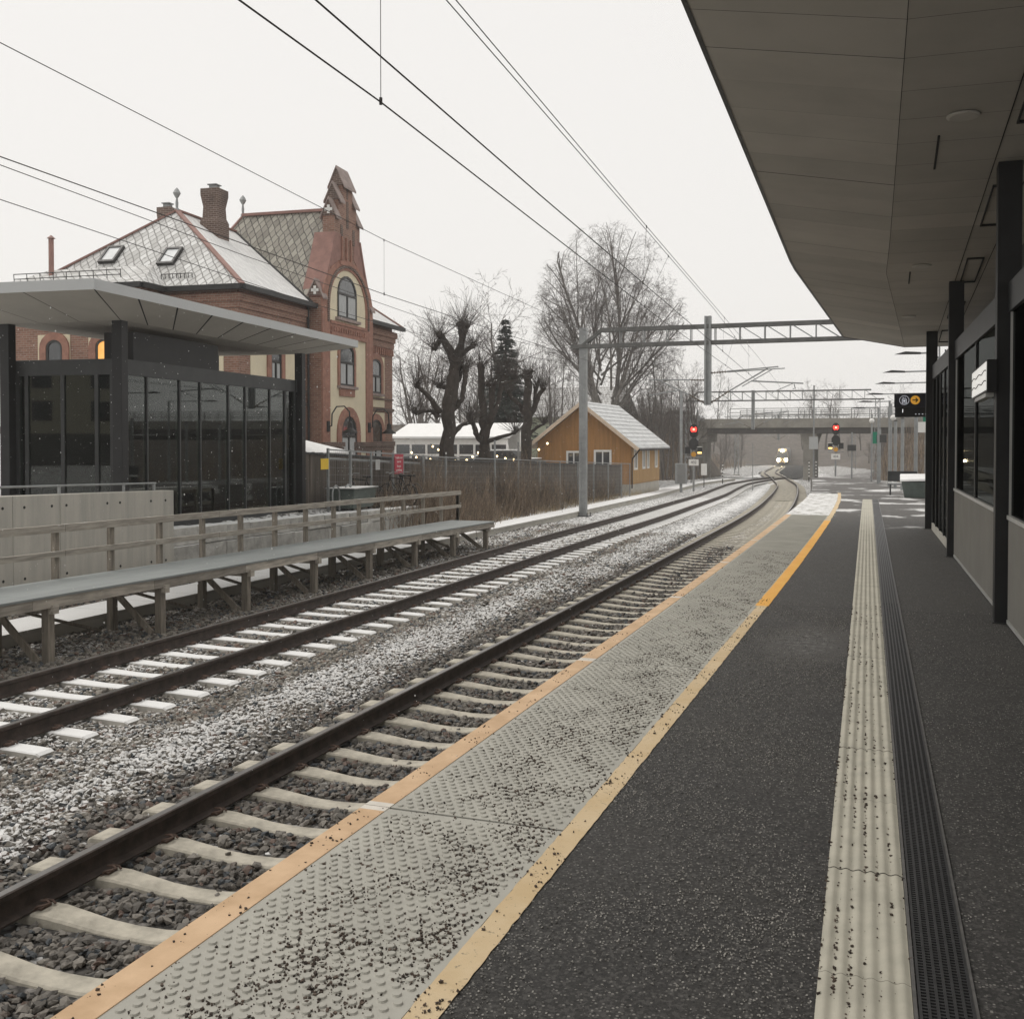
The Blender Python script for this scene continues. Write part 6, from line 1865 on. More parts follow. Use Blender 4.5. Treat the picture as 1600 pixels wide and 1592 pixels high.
def portal(name_lab, Y, xl, xr, xd, zg, zlow, zup, ztop, left_lattice, big):
    t = thing("catenary_portal", name_lab, "catenary portal", (xl, Y, zg))
    w = .30 if big else .26
    q = MB()
    if left_lattice: lattice(q, xl, Y, zg, zlow, .55, .34, 14)
    else:
        q.box(xl-w/2, xl-w/2+.09, Y-.13, Y+.13, zg+.05, zup+.12); q.box(xl+w/2-.09, xl+w/2, Y-.13, Y+.13, zg+.05, zup+.12)
        q.box(xl-w/2+.091, xl+w/2-.091, Y-.13, Y-.10, zg+3.1, zup+.12); q.box(xl-w/2+.091, xl+w/2-.091, Y-.10, Y-.08, zg+.06, zg+3.09)
        z = zg+.6
        while z < zup: q.box(xl-w/2+.091, xl+w/2-.091, Y+.09, Y+.12, z, z+.25); z += .75
    q.build("mast", M['galv'], t, world=True)
    q = MB(); q.box(xl-.42, xl+.42, Y-.42, Y+.42, zg-.4, zg+.03); q.build("foundation", M['conc_snow'], t, world=True)
    if not left_lattice:
        q = MB()
        for sx in (-1, 1):
            for sy in (-1, 1): q.tube([(xl+sx*.24, Y+sy*.24, zg+.03), (xl+sx*.24, Y+sy*.24, zg+.2)], .02, 6)
        q.box(xl-.3, xl+.3, Y-.3, Y+.3, zg+.031, zg+.06); q.build("foot_plate", M['dark_steel'], t, world=True)
    q = MB(); lattice(q, xr, Y, -drop(Y)-.1, zlow, .55, .34, 14); q.build("mast", M['galv'], t, world=True)
    ch = .15 if big else .10
    q = MB()
    for yy in (Y-.16, Y+.16):
        q.beam((xl-.5, yy, zlow), (xr+.5, yy, zlow), .09, ch); q.beam((xl+.75, yy, zup), (xr-.5, yy, zup), .09, ch); q.beam((xl, yy, zlow+.05), (xl+.78, yy, zup), .07, .09)
    q.build("chord", mat("chord_steel", (.13, .13, .125), .6, .2, 3, metal=.2, snow=.5), t, world=True)
    q = MB(); x = xl+1.6; i = 0
    while x < xr-.3:
        for yy in (Y-.16, Y+.16):
            q.beam((x, yy, zlow), (x, yy, zup), .035, .035, up=(0, 1, 0))
            if x+.97 < xr and (not big or x > xd-.6): q.beam((x, yy, zup), (x+.97, yy, zlow), .03, .03)
        x += .97; i += 1
    q.build("web", M['galv'], t, world=True)
    zb = zup-3.15
    q = MB(); q.box(xd-.13, xd-.05, Y-.22, Y+.02, zb, ztop); q.box(xd+.05, xd+.13, Y-.22, Y+.02, zb, ztop); q.box(xd-.049, xd+.049, Y-.15, Y-.11, zb, ztop); q.build("drop_post", M['galv'], t, world=True)
    # cantilevers
    def P(dx_, dz): return (xd+dx_, Y-.1, zb+dz)
    for s, mm in ((1, 1.0), (-1, .95)):
        k = mb = MB()
        if s == 1:
            mb.tube([P(.75, 1.33), P(2.75, 1.47)], .028, 6); mb.tube([P(.75, 1.30), P(3.0, 1.40)], .022, 6)
            mb.tube([P(.85, .55), P(2.35, 1.42)], .030, 6); mb.tube([P(1.35, .72), P(2.5, 1.36)], .02, 6)
            mb.tube([P(1.7, .93), P(3.7, .80)], .032, 6); mb.tube([P(3.3, .80), P(2.55, .48), P(2.5, .42)], .016, 5); mb.tube([P(3.35, .78), P(3.4, .60), P(3.3, .6)], .02, 5)
        else:
            mb.tube([P(-.7, 1.02), P(-2.4, 1.06)], .028, 6); mb.tube([P(-.75, .42), P(-2.0, 1.04)], .028, 6); mb.tube([P(-1.1, .62), P(-2.4, .42)], .024, 6); mb.tube([P(-2.2, .44), P(-1.5, .62)], .014, 5)
        mb.build("cantilever", M['galv'], t, world=True)
        for a_, c_, n_ in (((P(.12, 1.28), P(.75, 1.32), 6), (P(.12, .08), P(.85, .55), 7)) if s == 1 else ((P(-.12, 1.0), P(-.7, 1.02), 5), (P(-.12, .08), P(-.75, .42), 6))):
            mb = MB(); insul(mb, a_, c_, n_); mb.build("insulator", M['insul'], t, world=True)
    return t
P1Y = 42.8
portal("catenary portal nearest the camera, its left mast standing by the boarded fence", P1Y, -12.3, 1.32, -7.1, -1.22, 5.90, 6.55, 6.95, False, True)
P2Y = 90.0
zd = -drop(P2Y)+.1
p2d = at(1177, 640, Y=P2Y).x
portal("second catenary portal, in front of the road bridge", P2Y, -16.6, -1.4, p2d, -1.7, 5.35, 6.1, 6.2, True, False)
portal("farthest catenary portal, hazy behind the road bridge railing", 140.0, -19.5, -5.0, -14.2, -2.3, 4.7, 5.3, 5.4, True, False)
# overhead wires, each a thing with its droppers
M['wire'] = mat("overhead_wire", (.045, .04, .038), .6, .1, 1)
def extend_back(a, c, Y=-3.0):
    d = (c-a); t_ = (Y-a.y)/d.y; return a+d*t_
def wire(label, pts, r_, back=True, droppers=()):
    if back: pts = [extend_back(pts[0], pts[1])]+pts
    t = thing("overhead_wire", label, "overhead wire", pts[0])
    q = MB(); q.tube(pts, r_, 5); q.build("wire", M['wire'], t, world=True)
    for a, c in droppers:
        q = MB(); q.tube([a, c], r_*.5, 4); q.tube([c-Vector((0, 0, .02)), c+Vector((0, 0, .035))], r_*1.9, 6); q.tube([a-Vector((0, 0, .03)), a+Vector((0, 0, .015))], r_*1.6, 6); q.build("dropper", M['wire'], t, world=True)
    return t
c1 = at(1185, 597, Y=P1Y); m1_ = at(1184, 557, Y=P1Y)
def nearX(Y): return NEAR_X+sh(Y)
far_c = [Vector((nearX(Y)+.3*s, Y, z)) for Y, z, s in ((66, 4.15, 0), (90, 3.75, 1), (115, 3.6, 0), (140, 3.3, -1), (200, 2.6, 0), (262, 1.7, 1))]
far_m = [Vector((nearX(Y)+.3*s, Y, z)) for Y, z, s in ((54, 4.75, 0), (66, 4.6, 0), (78, 4.65, 0), (90, 4.95, 1), (115, 4.2, 0), (140, 4.4, -1), (200, 3.4, 0), (262, 2.9, 1))]
w5 = [at(373, 0, z=4.62), at(595, 160, z=4.58), at(1035, 501, z=4.35)]
w6 = [at(493, 0, z=4.62), at(838, 300, z=4.52), at(1120, 541, z=4.3)]
w7 = [at(697, 0, z=5.55), at(980, 325, z=5.35), at(1115, 482, z=5.15)]
w8 = [at(712, 0, z=5.55), at(984, 323, z=5.35), at(1118, 480, z=5.15)]
def on(pts, Y):
    for a, c in zip(pts[:-1], pts[1:]):
        if a.y <= Y <= c.y: return a.lerp(c, (Y-a.y)/(c.y-a.y))
    return pts[-1]
w5e = [extend_back(w5[0], w5[1])]+w5+[c1+Vector((-.35, 0, 0))]
w6e = [extend_back(w6[0], w6[1])]+w6+[c1]
w7e = [extend_back(w7[0], w7[1])]+w7+[m1_+Vector((-.3, 0, 0))]
w8e = [extend_back(w8[0], w8[1])]+w8+[m1_]
yk = at(595, 160, z=4.58).y
wire("outer contact wire of the near track, with one dropper high in the sky", w5e, .0068, False, [(on(w5e, yk)+Vector((0, 0, 1.3)), on(w5e, yk))])
wire("inner contact wire of the near track, running on towards the train", w6e+far_c, .0068, False)
wire("outer carrier wire of the near track, ending at the first portal", w7e, .0052, False, [(on(w7e, Y), on(w5e, Y)) for Y in (19, 33.5)])
wire("inner carrier wire of the near track, sagging on from portal to portal", w8e+far_m, .0052, False, [(on(w8e, Y), on(w6e, Y)) for Y in (16.5, 28, 37.5)]+[(on(far_m, Y), on([c1]+far_c, Y)) for Y in (57, 66, 76)])
fc = at(1036, 601, Y=P1Y); fm = at(1038, 571, Y=P1Y)
def farX(Y): return FAR_X+sf(Y)
f2 = [Vector((farX(Y), Y, z)) for Y, z in ((66, 4.0), (90, 3.7), (112, 3.5))]; f2m = [Vector((farX(Y), Y, z)) for Y, z in ((66, 4.6), (90, 4.9), (112, 4.4))]
w1 = [at(0, 67, X=-8.55), at(600, 375, X=-8.75), at(870, 497, X=-8.95)]; w2 = [at(0, 245, X=-8.55), at(600, 460, X=-8.75), at(860, 545, X=-8.95)]
w1e = [extend_back(w1[0], w1[1], 1.0)]+w1+[fm]; w2e = [extend_back(w2[0], w2[1], 1.0)]+w2+[fc]
yq = w1[1].y
wire("carrier wire of the far track, highest of the wires crossing the brick house", w1e+f2m, .0056, False, [(on(w1e, yq), on(w2e, yq)), (on(w1e, 33), on(w2e, 33))])
wire("contact wire of the far track, passing in front of the stepped gable", w2e+f2, .0068, False)
mt = at(900, 555, Y=P1Y); mt2 = at(900, 571, Y=P1Y)
w3 = [at(0, 258, X=-11.2), at(380, 399, X=-11.5), at(680, 504, X=-11.8), mt]; w4 = [at(0, 312, X=-11.2), at(485, 474, X=-11.6), at(680, 530, X=-11.9), mt2]
wire("upper feeder wire anchored to the first portal mast, passing over the shelter", [extend_back(w3[0], w3[1], 3.0)]+w3, .0066, False)
wire("lowest feeder wire anchored to the first portal mast, passing just over the shelter roof", [extend_back(w4[0], w4[1], 3.0)]+w4, .0066, False)

# ================================================================== SIGNALS, POLES AND SIGNS ALONG THE LINE
M['sig_black'] = mat("black_signal_plate", (.012, .012, .013), .6, .1, 2)
M['red_lamp_glow'] = mat("red_signal_lamp", (1, .1, .05), .4, 0, emit=(1.0, .02, .015), estr=5)
M['red_core'] = mat("red_lamp_core", (1, .6, .4), .4, 0, emit=(1.0, .45, .30), estr=2.2)
M['orange_lamp'] = mat("orange_bar_lamp", (1, .6, .2), .4, 0, emit=(1.0, .62, .18), estr=3.5)
M['orange'] = mat("orange_marker", (.62, .30, .03), .5, .1, 2)
def ngon(mb, cx_, cz, rx, rz, y0, y1, n=8, ph=.5):
    mb.prism([(cx_+rx*math.cos(2*math.pi*(i+ph)/n), cz+rz*math.sin(2*math.pi*(i+ph)/n)) for i in range(n)], y0, y1, 'y')
def signal(label, base, zlight, flip, num):
    t = thing("railway_signal", label, "railway signal", base, R(9) if base[0] < -8 else R(6))
    zl = zlight-base[2]
    q = MB(); q.tube([(0, .12, 0), (0, .12, zl+.35)], .075, 10); q.build("pole", M['galv'], t)
    q = MB(); q.prism([(.32*math.cos(a), zl-.12+.50*math.sin(a)) for a in np.linspace(0, 2*math.pi, 17)[:-1]], -.03, .03, 'y'); q.build("upper_board", M['sig_black'], t)
    q = MB(); ngon(q, 0, zl-1.05, .36, .46, -.03, .03); q.build("lower_board", M['sig_black'], t)
    q = MB(); ngon(q, 0, zl, .21, .21, -.16, -.031, 16); q.build("red_lamp_glow", M['red_lamp_glow'], t)  # disc wider than the lens, its rim stands for the red glow
    q = MB(); ngon(q, 0, zl, .075, .075, -.172, -.161, 16); q.build("lamp_core", M['red_core'], t)
    q = MB()
    for z in (zl+.2, zl-.26): q.tube([(0, -.03, z), (0, -.2, z)], .12, 12)
    q.build("dark_lamp", M['sig_black'], t)
    s = -1 if flip else 1
    q = MB(); q.box(s*.42-.17, s*.42+.17, -.02, .04, zl-1.78, zl-1.28); q.build("speed_board", M['sig_black'], t)
    q = MB(); q.box(s*.42-.14, s*.42+.14, -.04, -.021, zl-1.72, zl-1.62); q.build("orange_bar", M['orange_lamp'], t)
    q = MB(); q.box(s*.42-.19, s*.42+.19, -.1, .05, zl-1.27, zl-1.23); q.build("hood", M['white'], t)
    q = MB(); q.box(-s*.42-.19, -s*.42+.19, -.02, .04, zl-1.72, zl-1.25); q.build("dark_board", M['sig_black'], t)
    q = MB(); ngon(q, 0, zl-1.78, .19, .19, -.05, -.021, 8); q.build("orange_marker", M['orange'], t)
    q = MB(); q.box(-.62, .62, .0, .05, zl-2.0, zl-1.94); q.build("crossbar", M['galv'], t)
    q = MB(); q.box(-.35, .35, -.03, .0, zl-2.58, zl-2.14); q.build("number_plate", M['white'], t)
    text_part("lettering", num, .27, (0, -.031, zl-2.36), (R(90), 0, 0), M['sig_black'], t)
    return t
p = at(1084, 671, X=-13.6); signal("red railway signal beside the shed, left of the far track", (p.x, p.y, rail_z(p.y)-.25), p.z, False, "402")
p = at(1306, 668, X=-4.6); signal("red railway signal at the far end of the platform", (p.x, p.y, -drop(p.y)-.1), p.z, True, "404")
def pole(name, label, cat, u, vb, vt, X=None, D=None, r_=.06, z0=None):
    pb = at(u, vb, X=X) if X is not None else at(u, vb, D=D); pt = at(u, vt, D=math.hypot(pb.x, pb.y)) ; k = Vector((pb.x, pb.y, 0)).length
    pt = at(u, vt, Y=pb.y)
    t = thing(name, label, cat, pb); q = MB(); q.tube([(0, 0, -.3), (0, 0, pt.z-pb.z)], r_, 8); q.build("pole", M['galv'], t); return t, pt.z-pb.z
t, h_ = pole("equipment_mast", "tall grey mast with a steel cabinet at its foot beside the shed", "mast", 1064, 762, 612, D=68, r_=.09)
q = MB(); q.box(-.36, .36, -.2, .25, .25, 1.55); q.build("cabinet", M['galv'], t, bevel=.02)
q = MB(); q.box(-.2, .3, -.205, -.201, .3, 1.5); q.build("cabinet_door", M['rail_grey'], t)
t, h_ = pole("slim_mast", "slim grey mast on the bank just right of the left signal", "mast", 1090, 700, 640, D=100, r_=.07)
pb = at(1100, 755, D=73); t = thing("notice_post", "short post with a white notice next to the left signal", "sign", pb)
q = MB(); q.tube([(0, 0, -.3), (0, 0, 1.3)], .03, 6); q.build("post", M['dark_steel'], t)
q = MB(); q.box(-.2, .2, -.05, -.03, .55, 1.35); q.build("plate", M['white'], t)
M['mk_w'] = M['white']
mk0 = None
for u, vb, D, lab in ((1129, 750, 84, "black and white striped marker stake left of the far track, before the bridge"), (1264, 747, 80, "black and white striped marker stake at the left edge of the platform end"), (1275, 746, 80, "black and white striped marker stake at the platform end, right beside the bridge pier")):
    pb = at(u, vb, D=D)
    if mk0 is None:
        mk0 = t = thing("marker_stake", lab, "marker post", pb, group="striped marker stakes")
        q = MB(); q.tube([(0, 0, -.3), (0, 0, 1.3)], .035, 8); q.build("stake", M['sig_black'], t)
        q = MB()
        for i in range(5): q.tube([(0, 0, .1+.25*i), (0, 0, .22+.25*i)], .039, 8)
        q.build("white_bands", M['white'], t)
    else: t = copy_tree(mk0); t.location = pb; t['label'] = lab
pb = at(1176, 760, D=72); t = thing("track_rod", "thin upright rod standing in the ballast between the two tracks", "marker post", pb)
q = MB(); q.tube([(0, 0, -.3), (0, 0, 2.9)], .025, 6); q.build("rod", M['galv'], t)
pb = at(1271, 742, D=95); t = thing("signal_box", "pale steel equipment box on a slim pole in front of the bridge pier", "equipment box", pb)
q = MB(); q.tube([(0, .1, -1), (0, .1, 8.0)], .07, 8); q.build("pole", M['galv'], t)
q = MB(); q.box(-.38, .38, -.2, .09, 2.3, 3.4); q.build("box", M['fascia'], t)
# ================================================================== NEAR PLATFORM: canopy, shelter, lamps, boards
def soff_z(Y): return 4.9-0.04*(Y-12.4)
edge = [(-1.42, -6.0), (-1.58, 8.25), (-1.69, 18.75), (-1.27, 28.1)]
fold = [(0.20, -6.0), (0.06, 8.13), (-0.10, 15.8), (-0.17, 18.3), (0.18, 28.0)]
def line_x(tab, Y): return interp(([p[1] for p in tab], [p[0] for p in tab]), Y)
can = thing("platform_canopy", "wide grey panelled canopy roof over the near platform, carried on square black posts", "canopy", (3, 10, 0))
YS, YE = -6.0, 28.0
M['soffit_near'] = mat("canopy_soffit_panel", (0.42, 0.398, 0.358), 0.7, 0.07, 1.2, 0.0008, 120, island=0.10)
s = MB(); bk = MB()
ys = [YS]
while ys[-1] < YE-.2: ys.append(min(YE, ys[-1]+.76))
for a, c in zip(ys[:-1], ys[1:]):
    a1, c1_ = a+.003, c-.003
    def EP(Y, dz=0): return Vector((line_x(edge, Y), Y, soff_z(Y)+.30+dz))
    def FP(Y, dz=0): return Vector((line_x(fold, Y), Y, soff_z(Y)+dz))
    def RP(Y, dz=0): return Vector((7.0, Y+.55, soff_z(Y)+dz))
    j = random.uniform(-.002, .002)
    s.quad(EP(a1, j), EP(c1_, j), FP(c1_, j), FP(a1, j))
    f1, f2_ = FP(a1)+Vector((.006, 0, 0)), FP(c1_)+Vector((.006, 0, 0))
    s.quad(f1, f2_, Vector((2.6, c1_+.10, soff_z(c1_))), Vector((2.6, a1+.10, soff_z(a1)))); s.quad(Vector((2.606, a1+.10, soff_z(a1))), Vector((2.606, c1_+.10, soff_z(c1_))), Vector((7.0, c1_+.10, soff_z(c1_))), Vector((7.0, a1+.10, soff_z(a1))))
    bk.quad(EP(a, .02), EP(c, .02), FP(c, .02), FP(a, .02)); bk.quad(FP(a, .02), FP(c, .02), Vector((7, c+.1, soff_z(c)+.02)), Vector((7, a+.1, soff_z(a)+.02)))
s.build("soffit", M['soffit_near'], can, world=True, fix=False)
bk.build("soffit_backing", M['joint'], can, world=True, fix=False)
b = MB()
for a, c in zip(ys[:-1], ys[1:]):
    ea, ec = line_x(edge, a), line_x(edge, c); za, zc = soff_z(a)+.30, soff_z(c)+.30
    b.quad((ea-.012, a, za-.012), (ec-.012, c, zc-.012), (ec-.012, c, zc+.22), (ea-.012, a, za+.22))
    b.quad((ea-.012, a, za-.012), (ea+.03, a, za-.012), (ec+.03, c, zc-.012), (ec-.012, c, zc-.012))
    b.quad((ea-.012, a, za+.22), (ec-.012, c, zc+.22), (7, c, zc+.22), (7, a, za+.22))
ee = line_x(edge, YE)
b.quad((ee, YE+.012, soff_z(YE)+.288), (line_x(fold, YE), YE+.012, soff_z(YE)-.012), (7, YE+.12, soff_z(YE)-.012), (7, YE+.12, soff_z(YE)+.52), (ee, YE+.012, soff_z(YE)+.52))
b.quad((ee, YS, soff_z(YS)+.3), (line_x(fold, YS), YS, soff_z(YS)), (7, YS, soff_z(YS)), (7, YS, soff_z(YS)+.52), (ee, YS, soff_z(YS)+.52))
b.quad((7.01, YS, soff_z(YS)-.01), (7.01, YE+.1, soff_z(YE)-.01), (7.01, YE+.1, soff_z(YE)+.52), (7.01, YS, soff_z(YS)+.52))
b.build("fascia", M['dark_steel'], can, world=True, fix=False)
cols = [(1.18, 5.85), (1.0, 12.39), (0.82, 19.29), (0.62, 25.37)]
for x, y in cols:
    q = MB(); q.box(x, x+.235, y, y+.235, -drop(y)-.02, soff_z(y+.1)+.004); q.build("column", M['black_steel'], can, world=True, bevel=.006)
    q = MB(); q.box(x-.02, x+.255, y-.02, y+.255, -drop(y)-.02, -drop(y)+.012); q.build("column_foot", M['dark_steel'], can, world=True)
M['lamp_off'] = mat("unlit_downlight", (0.46, 0.44, 0.40), .5, .05, 2)
for u, v, r_ in ((1505, 180, .145), (1440, 415, .145), (1420, 494, .14)):
    z = 4.8
    for _ in range(30):
        p = at(u, v, z=z); z = soff_z(p.y)
    q = MB(); q.lathe([(r_, 0), (r_, -.018), (r_*.85, -.026)], (p.x, p.y, soff_z(p.y)-.001), 28); q.build("downlight", M['lamp_off'], can, world=True)
M['slot'] = mat("dark_slot", (.02, .02, .02), .8, .1, 2)
for u0, v0, u1, v1 in ((1467, 212, 1460, 264), (1422, 425, 1420, 443)):
    ps = []
    for u, v in ((u0, v0), (u1, v1)):
        z = 4.8
        for _ in range(30):
            p = at(u, v, z=z); z = soff_z(p.y)
        ps.append(p+Vector((0, 0, -.004)))
    q = MB(); q.beam(ps[0], ps[1], .022, .012); q.build("soffit_slot", M['slot'], can, world=True)
# recessed hatches in the soffit along the line of posts
for Y in (10.1, 14.3, 18.4, 22.4, 26.2):
    x = 1.15-.0075*(Y-12.4); f = MB(); L_, Wd = 2.0, .24
    for x0, x1, y0, y1 in ((x-Wd/2, x-Wd/2+.018, Y-L_/2, Y+L_/2), (x+Wd/2-.018, x+Wd/2, Y-L_/2, Y+L_/2), (x-Wd/2+.018, x+Wd/2-.018, Y-L_/2, Y-L_/2+.05), (x-Wd/2+.018, x+Wd/2-.018, Y+L_/2-.05, Y+L_/2)):
        za, zb = soff_z(y0), soff_z(y1)
        f.add([(x0, y0, za-.022), (x1, y0, za-.022), (x1, y1, zb-.022), (x0, y1, zb-.022), (x0, y0, za-.002), (x1, y0, za-.002), (x1, y1, zb-.002), (x0, y1, zb-.002)], [(3,2,1,0),(4,5,6,7),(0,1,5,4),(1,2,6,5),(2,3,7,6),(3,0,4,7)])
    o_ = f.build("hatch", M['joint'], can, world=True)
for a, c in ((-5, 27.5),):
    for off in (-.19, .19):
        q = MB(); q.beam((1.15-.0075*(a-12.4)+off, a, soff_z(a)-.002), (1.15-.0075*(c-12.4)+off, c, soff_z(c)-.002), .010, .006); q.build("soffit_joint", M['slot'], can, world=True)

# ---- glazed waiting room behind the posts
room = thing("waiting_room", "dark glazed waiting room with grey ribbed parapet panels behind the black posts", "waiting room", (2.4, 16, 0))
wx = lambda Y: 1.12-0.0285*(Y-12.4)
M['rib_panel'] = mat("grey_ribbed_panel", (0.30, 0.29, 0.265), 0.6, 0.06, 2.0, spec=.4)
M['alu'] = mat("aluminium_trim", (0.50, 0.50, 0.48), 0.4, 0.06, 3, metal=.4)
def wall_seg(mb, Y0, Y1, z0, z1, d0, d1):
    mb.add([(wx(Y0)+d0, Y0, z0), (wx(Y0)+d1, Y0, z0), (wx(Y1)+d1, Y1, z0), (wx(Y1)+d0, Y1, z0), (wx(Y0)+d0, Y0, z1), (wx(Y0)+d1, Y0, z1), (wx(Y1)+d1, Y1, z1), (wx(Y1)+d0, Y1, z1)], [(3,2,1,0),(4,5,6,7),(0,1,5,4),(1,2,6,5),(2,3,7,6),(3,0,4,7)])
bays = [(5.2, 12.30), (12.66, 19.18)]
for Y0, Y1 in bays:
    q = MB(); wall_seg(q, Y0, Y1, .06, 1.12, 0, .05)
    y = Y0+.02
    while y < Y1-.03: wall_seg(q, y, y+.022, .07, 1.11, -.008, -.0005); y += .062
    q.build("parapet_panel", M['rib_panel'], room, world=True)
    q = MB(); wall_seg(q, Y0, Y1, 1.122, 1.165, -.02, .06); wall_seg(q, Y0, Y1, .02, .058, -.012, .06); q.build("panel_trim", M['alu'], room, world=True)
    q = MB(); wall_seg(q, Y0+.04, Y1-.04, 1.166, 3.3, .02, .032); q.build("glass_pane", M['dark_glass'], room, world=True)
    for y in (Y0, Y1-.035):
        q = MB(); wall_seg(q, y, y+.035, 1.166, 3.3, 0, .05); q.build("frame_sky_strip", M['alu'], room, world=True)  # pale frame strips; the one by the farther post stands for bright sky
    for y in ((Y0+Y1)/2, ):
        q = MB(); wall_seg(q, y-.03, y+.03, 1.166, 3.3, .0, .06); q.build("mullion", M['dark_steel'], room, world=True)
# door bay towards the far end
Y0, Y1 = 19.60, 25.2
for i, y in enumerate(np.linspace(Y0, Y1, 6)):
    q = MB(); wall_seg(q, y-.04, y+.04, .0, 3.3, 0, .07); q.build("door_post", M['dark_steel'], room, world=True)
for a, c in zip(np.linspace(Y0, Y1, 6)[:-1], np.linspace(Y0, Y1, 6)[1:]):
    q = MB(); wall_seg(q, a+.045, c-.045, .16, 3.29, .02, .035); q.build("glass_pane", M['dark_glass'], room, world=True)
q = MB(); wall_seg(q, Y0, Y1, .0, .15, -.004, .08); q.build("threshold", M['conc'], room, world=True)
q = MB(); wall_seg(q, 5.2, 25.25, 3.31, 3.62, -.01, .09); q.build("top_beam", M['dark_steel'], room, world=True)
q = MB(); q.box(1.2, 4.2, 5.2, 25.0, 3.58, 3.61); q.build("room_roof", M['dark_steel'], room, world=True)
q = MB(); q.box(4.15, 4.2, 5.2, 25.1, 0, 3.58); q.box(1.0, 4.15, 25.06, 25.1, 0, 3.3); q.box(1.3, 4.15, 5.2, 5.24, 0, 3.3); q.build("back_wall", M['dark_steel'], room, world=True)
q = MB(); q.box(1.5, 3.6, 13.4, 17.6, 3.62, 4.45); q.build("plant_box", M['black_steel'], room, world=True)
t = thing("bench", "wooden bench standing inside the dark waiting room", "bench", (3.3, 16, 0.0))
q = MB(); q.box(-.22, .22, -1.8, 1.8, .42, .47); q.build("seat", M['bench_wood'], t)
for yy in (-1.5, 1.5):
    q = MB(); q.box(-.2, .2, yy-.03, yy+.03, 0, .42); q.build("leg", M['dark_steel'], t)
# lightbox on the post
t = thing("lightbox_sign", "white lightbox sign with two grey wavy lines on the nearest visible post", "sign", (0.93, 12.3, 2.47))
q = MB(); q.box(-.03, .07, .0, 2.3, 0, .34); q.build("box", M['black_steel'], t, bevel=.004)
q = MB(); q.box(-.036, -.031, .03, 2.27, .02, .32); q.build("face", mat("white_sign_face", (.78, .78, .75), .4, .02, 2, emit=(1, .98, .93), estr=.42), t)
for z in (.115, .225):
    q = MB(); pts = [(-.0375, .05+2.2*i/30, z+.012*math.sin(i*.55)) for i in range(31)]
    q.tube(pts, .007, 4); q.build("wavy_line", M['rail_grey'], t)
q = MB(); q.box(-.02, .06, .3, 2.0, -.045, -.001); q.build("underside_bracket", M['alu'], t)
# departure board
pb = at(1397, 652, D=27.0); bx0 = pb.x; by = pb.y
board = thing("departure_board", "black departure board with a pictogram, an orange arrow and red and white figures", "information board", (bx0, by, pb.z))
W_ = 1.25
q = MB(); q.box(0, W_, 0, .14, .25, .60); q.build("upper_case", mat("board_navy", (.008, .008, .016), .35, .1, 2), board)
q = MB(); q.box(.02, W_, .01, .13, 0, .249); q.build("lower_case", M['sig_black'], board)
M['dim_white'] = mat("board_white", (.7, .7, .72), .5, 0, emit=(.8, .85, 1.0), estr=.35)
M['bright_white'] = mat("board_digit_white", (.9, .9, .9), .5, 0, emit=(1, 1, 1), estr=1.1)
M['board_orange'] = mat("board_orange", (.65, .33, .04), .5, 0, emit=(1, .5, .06), estr=.28)
M['board_red'] = mat("board_red", (.8, .05, .15), .5, 0, emit=(1, .12, .25), estr=1.3)
def ring(mb, cx_, cz, r0, r1, y0, y1, n=28):
    vs = []
    for r_ in (r0, r1):
        for y in (y0, y1):
            for i in range(n): vs.append((cx_+r_*math.cos(2*math.pi*i/n), y, cz+r_*math.sin(2*math.pi*i/n)))
    fs = []
    for i in range(n):
        j = (i+1) % n
        fs += [(i, j, 2*n+j, 2*n+i), (n+i, 3*n+i, 3*n+j, n+j), (i, n+i, n+j, j), (2*n+i, 2*n+j, 3*n+j, 3*n+i)]
    mb.add(vs, fs)
q = MB(); ring(q, .24, .43, .108, .118, -.006, -.001); q.build("pictogram_ring", M['dim_white'], board)
q = MB()
for x0, x1, z0, z1 in ((.185, .20, .345, .46), (.28, .295, .345, .46), (.20, .28, .445, .46), (.20, .28, .345, .358), (.215, .265, .385, .43), (.20, .235, .485, .50), (.25, .275, .49, .505)): q.box(x0, x1, -.006, -.001, z0, z1)
q.build("pictogram", M['dim_white'], board)
q = MB(); q.tube([(.50, -.006, .43), (.50, -.001, .43)], .112, 28); q.build("arrow_disc", M['board_orange'], board)
q = MB(); q.box(.435, .555, -.009, -.0065, .418, .442); q.prism([(.52, .49), (.575, .43), (.52, .37), (.50, .385), (.54, .43), (.50, .475)], -.009, -.0065, 'y'); q.build("arrow", M['sig_black'], board)
text_part("red_time", "14", .15, (.80, -.002, .46), (R(90), 0, 0), M['board_red'], board)
text_part("track_number", "1", .13, (.205, .009, .155), (R(90), 0, 0), M['bright_white'], board)
q = MB()
for i in range(9): q.box(.50+i*.08, .53+i*.08, .007, .0095, .065, .085)
q.build("running_text", M['dim_white'], board)
for x in (1.0, 1.2):
    q = MB(); q.tube([(x, .07, .6), (x, .07, soff_z(by)-pb.z)], .018, 6); q.build("hanger_rod", M['dark_steel'], board)

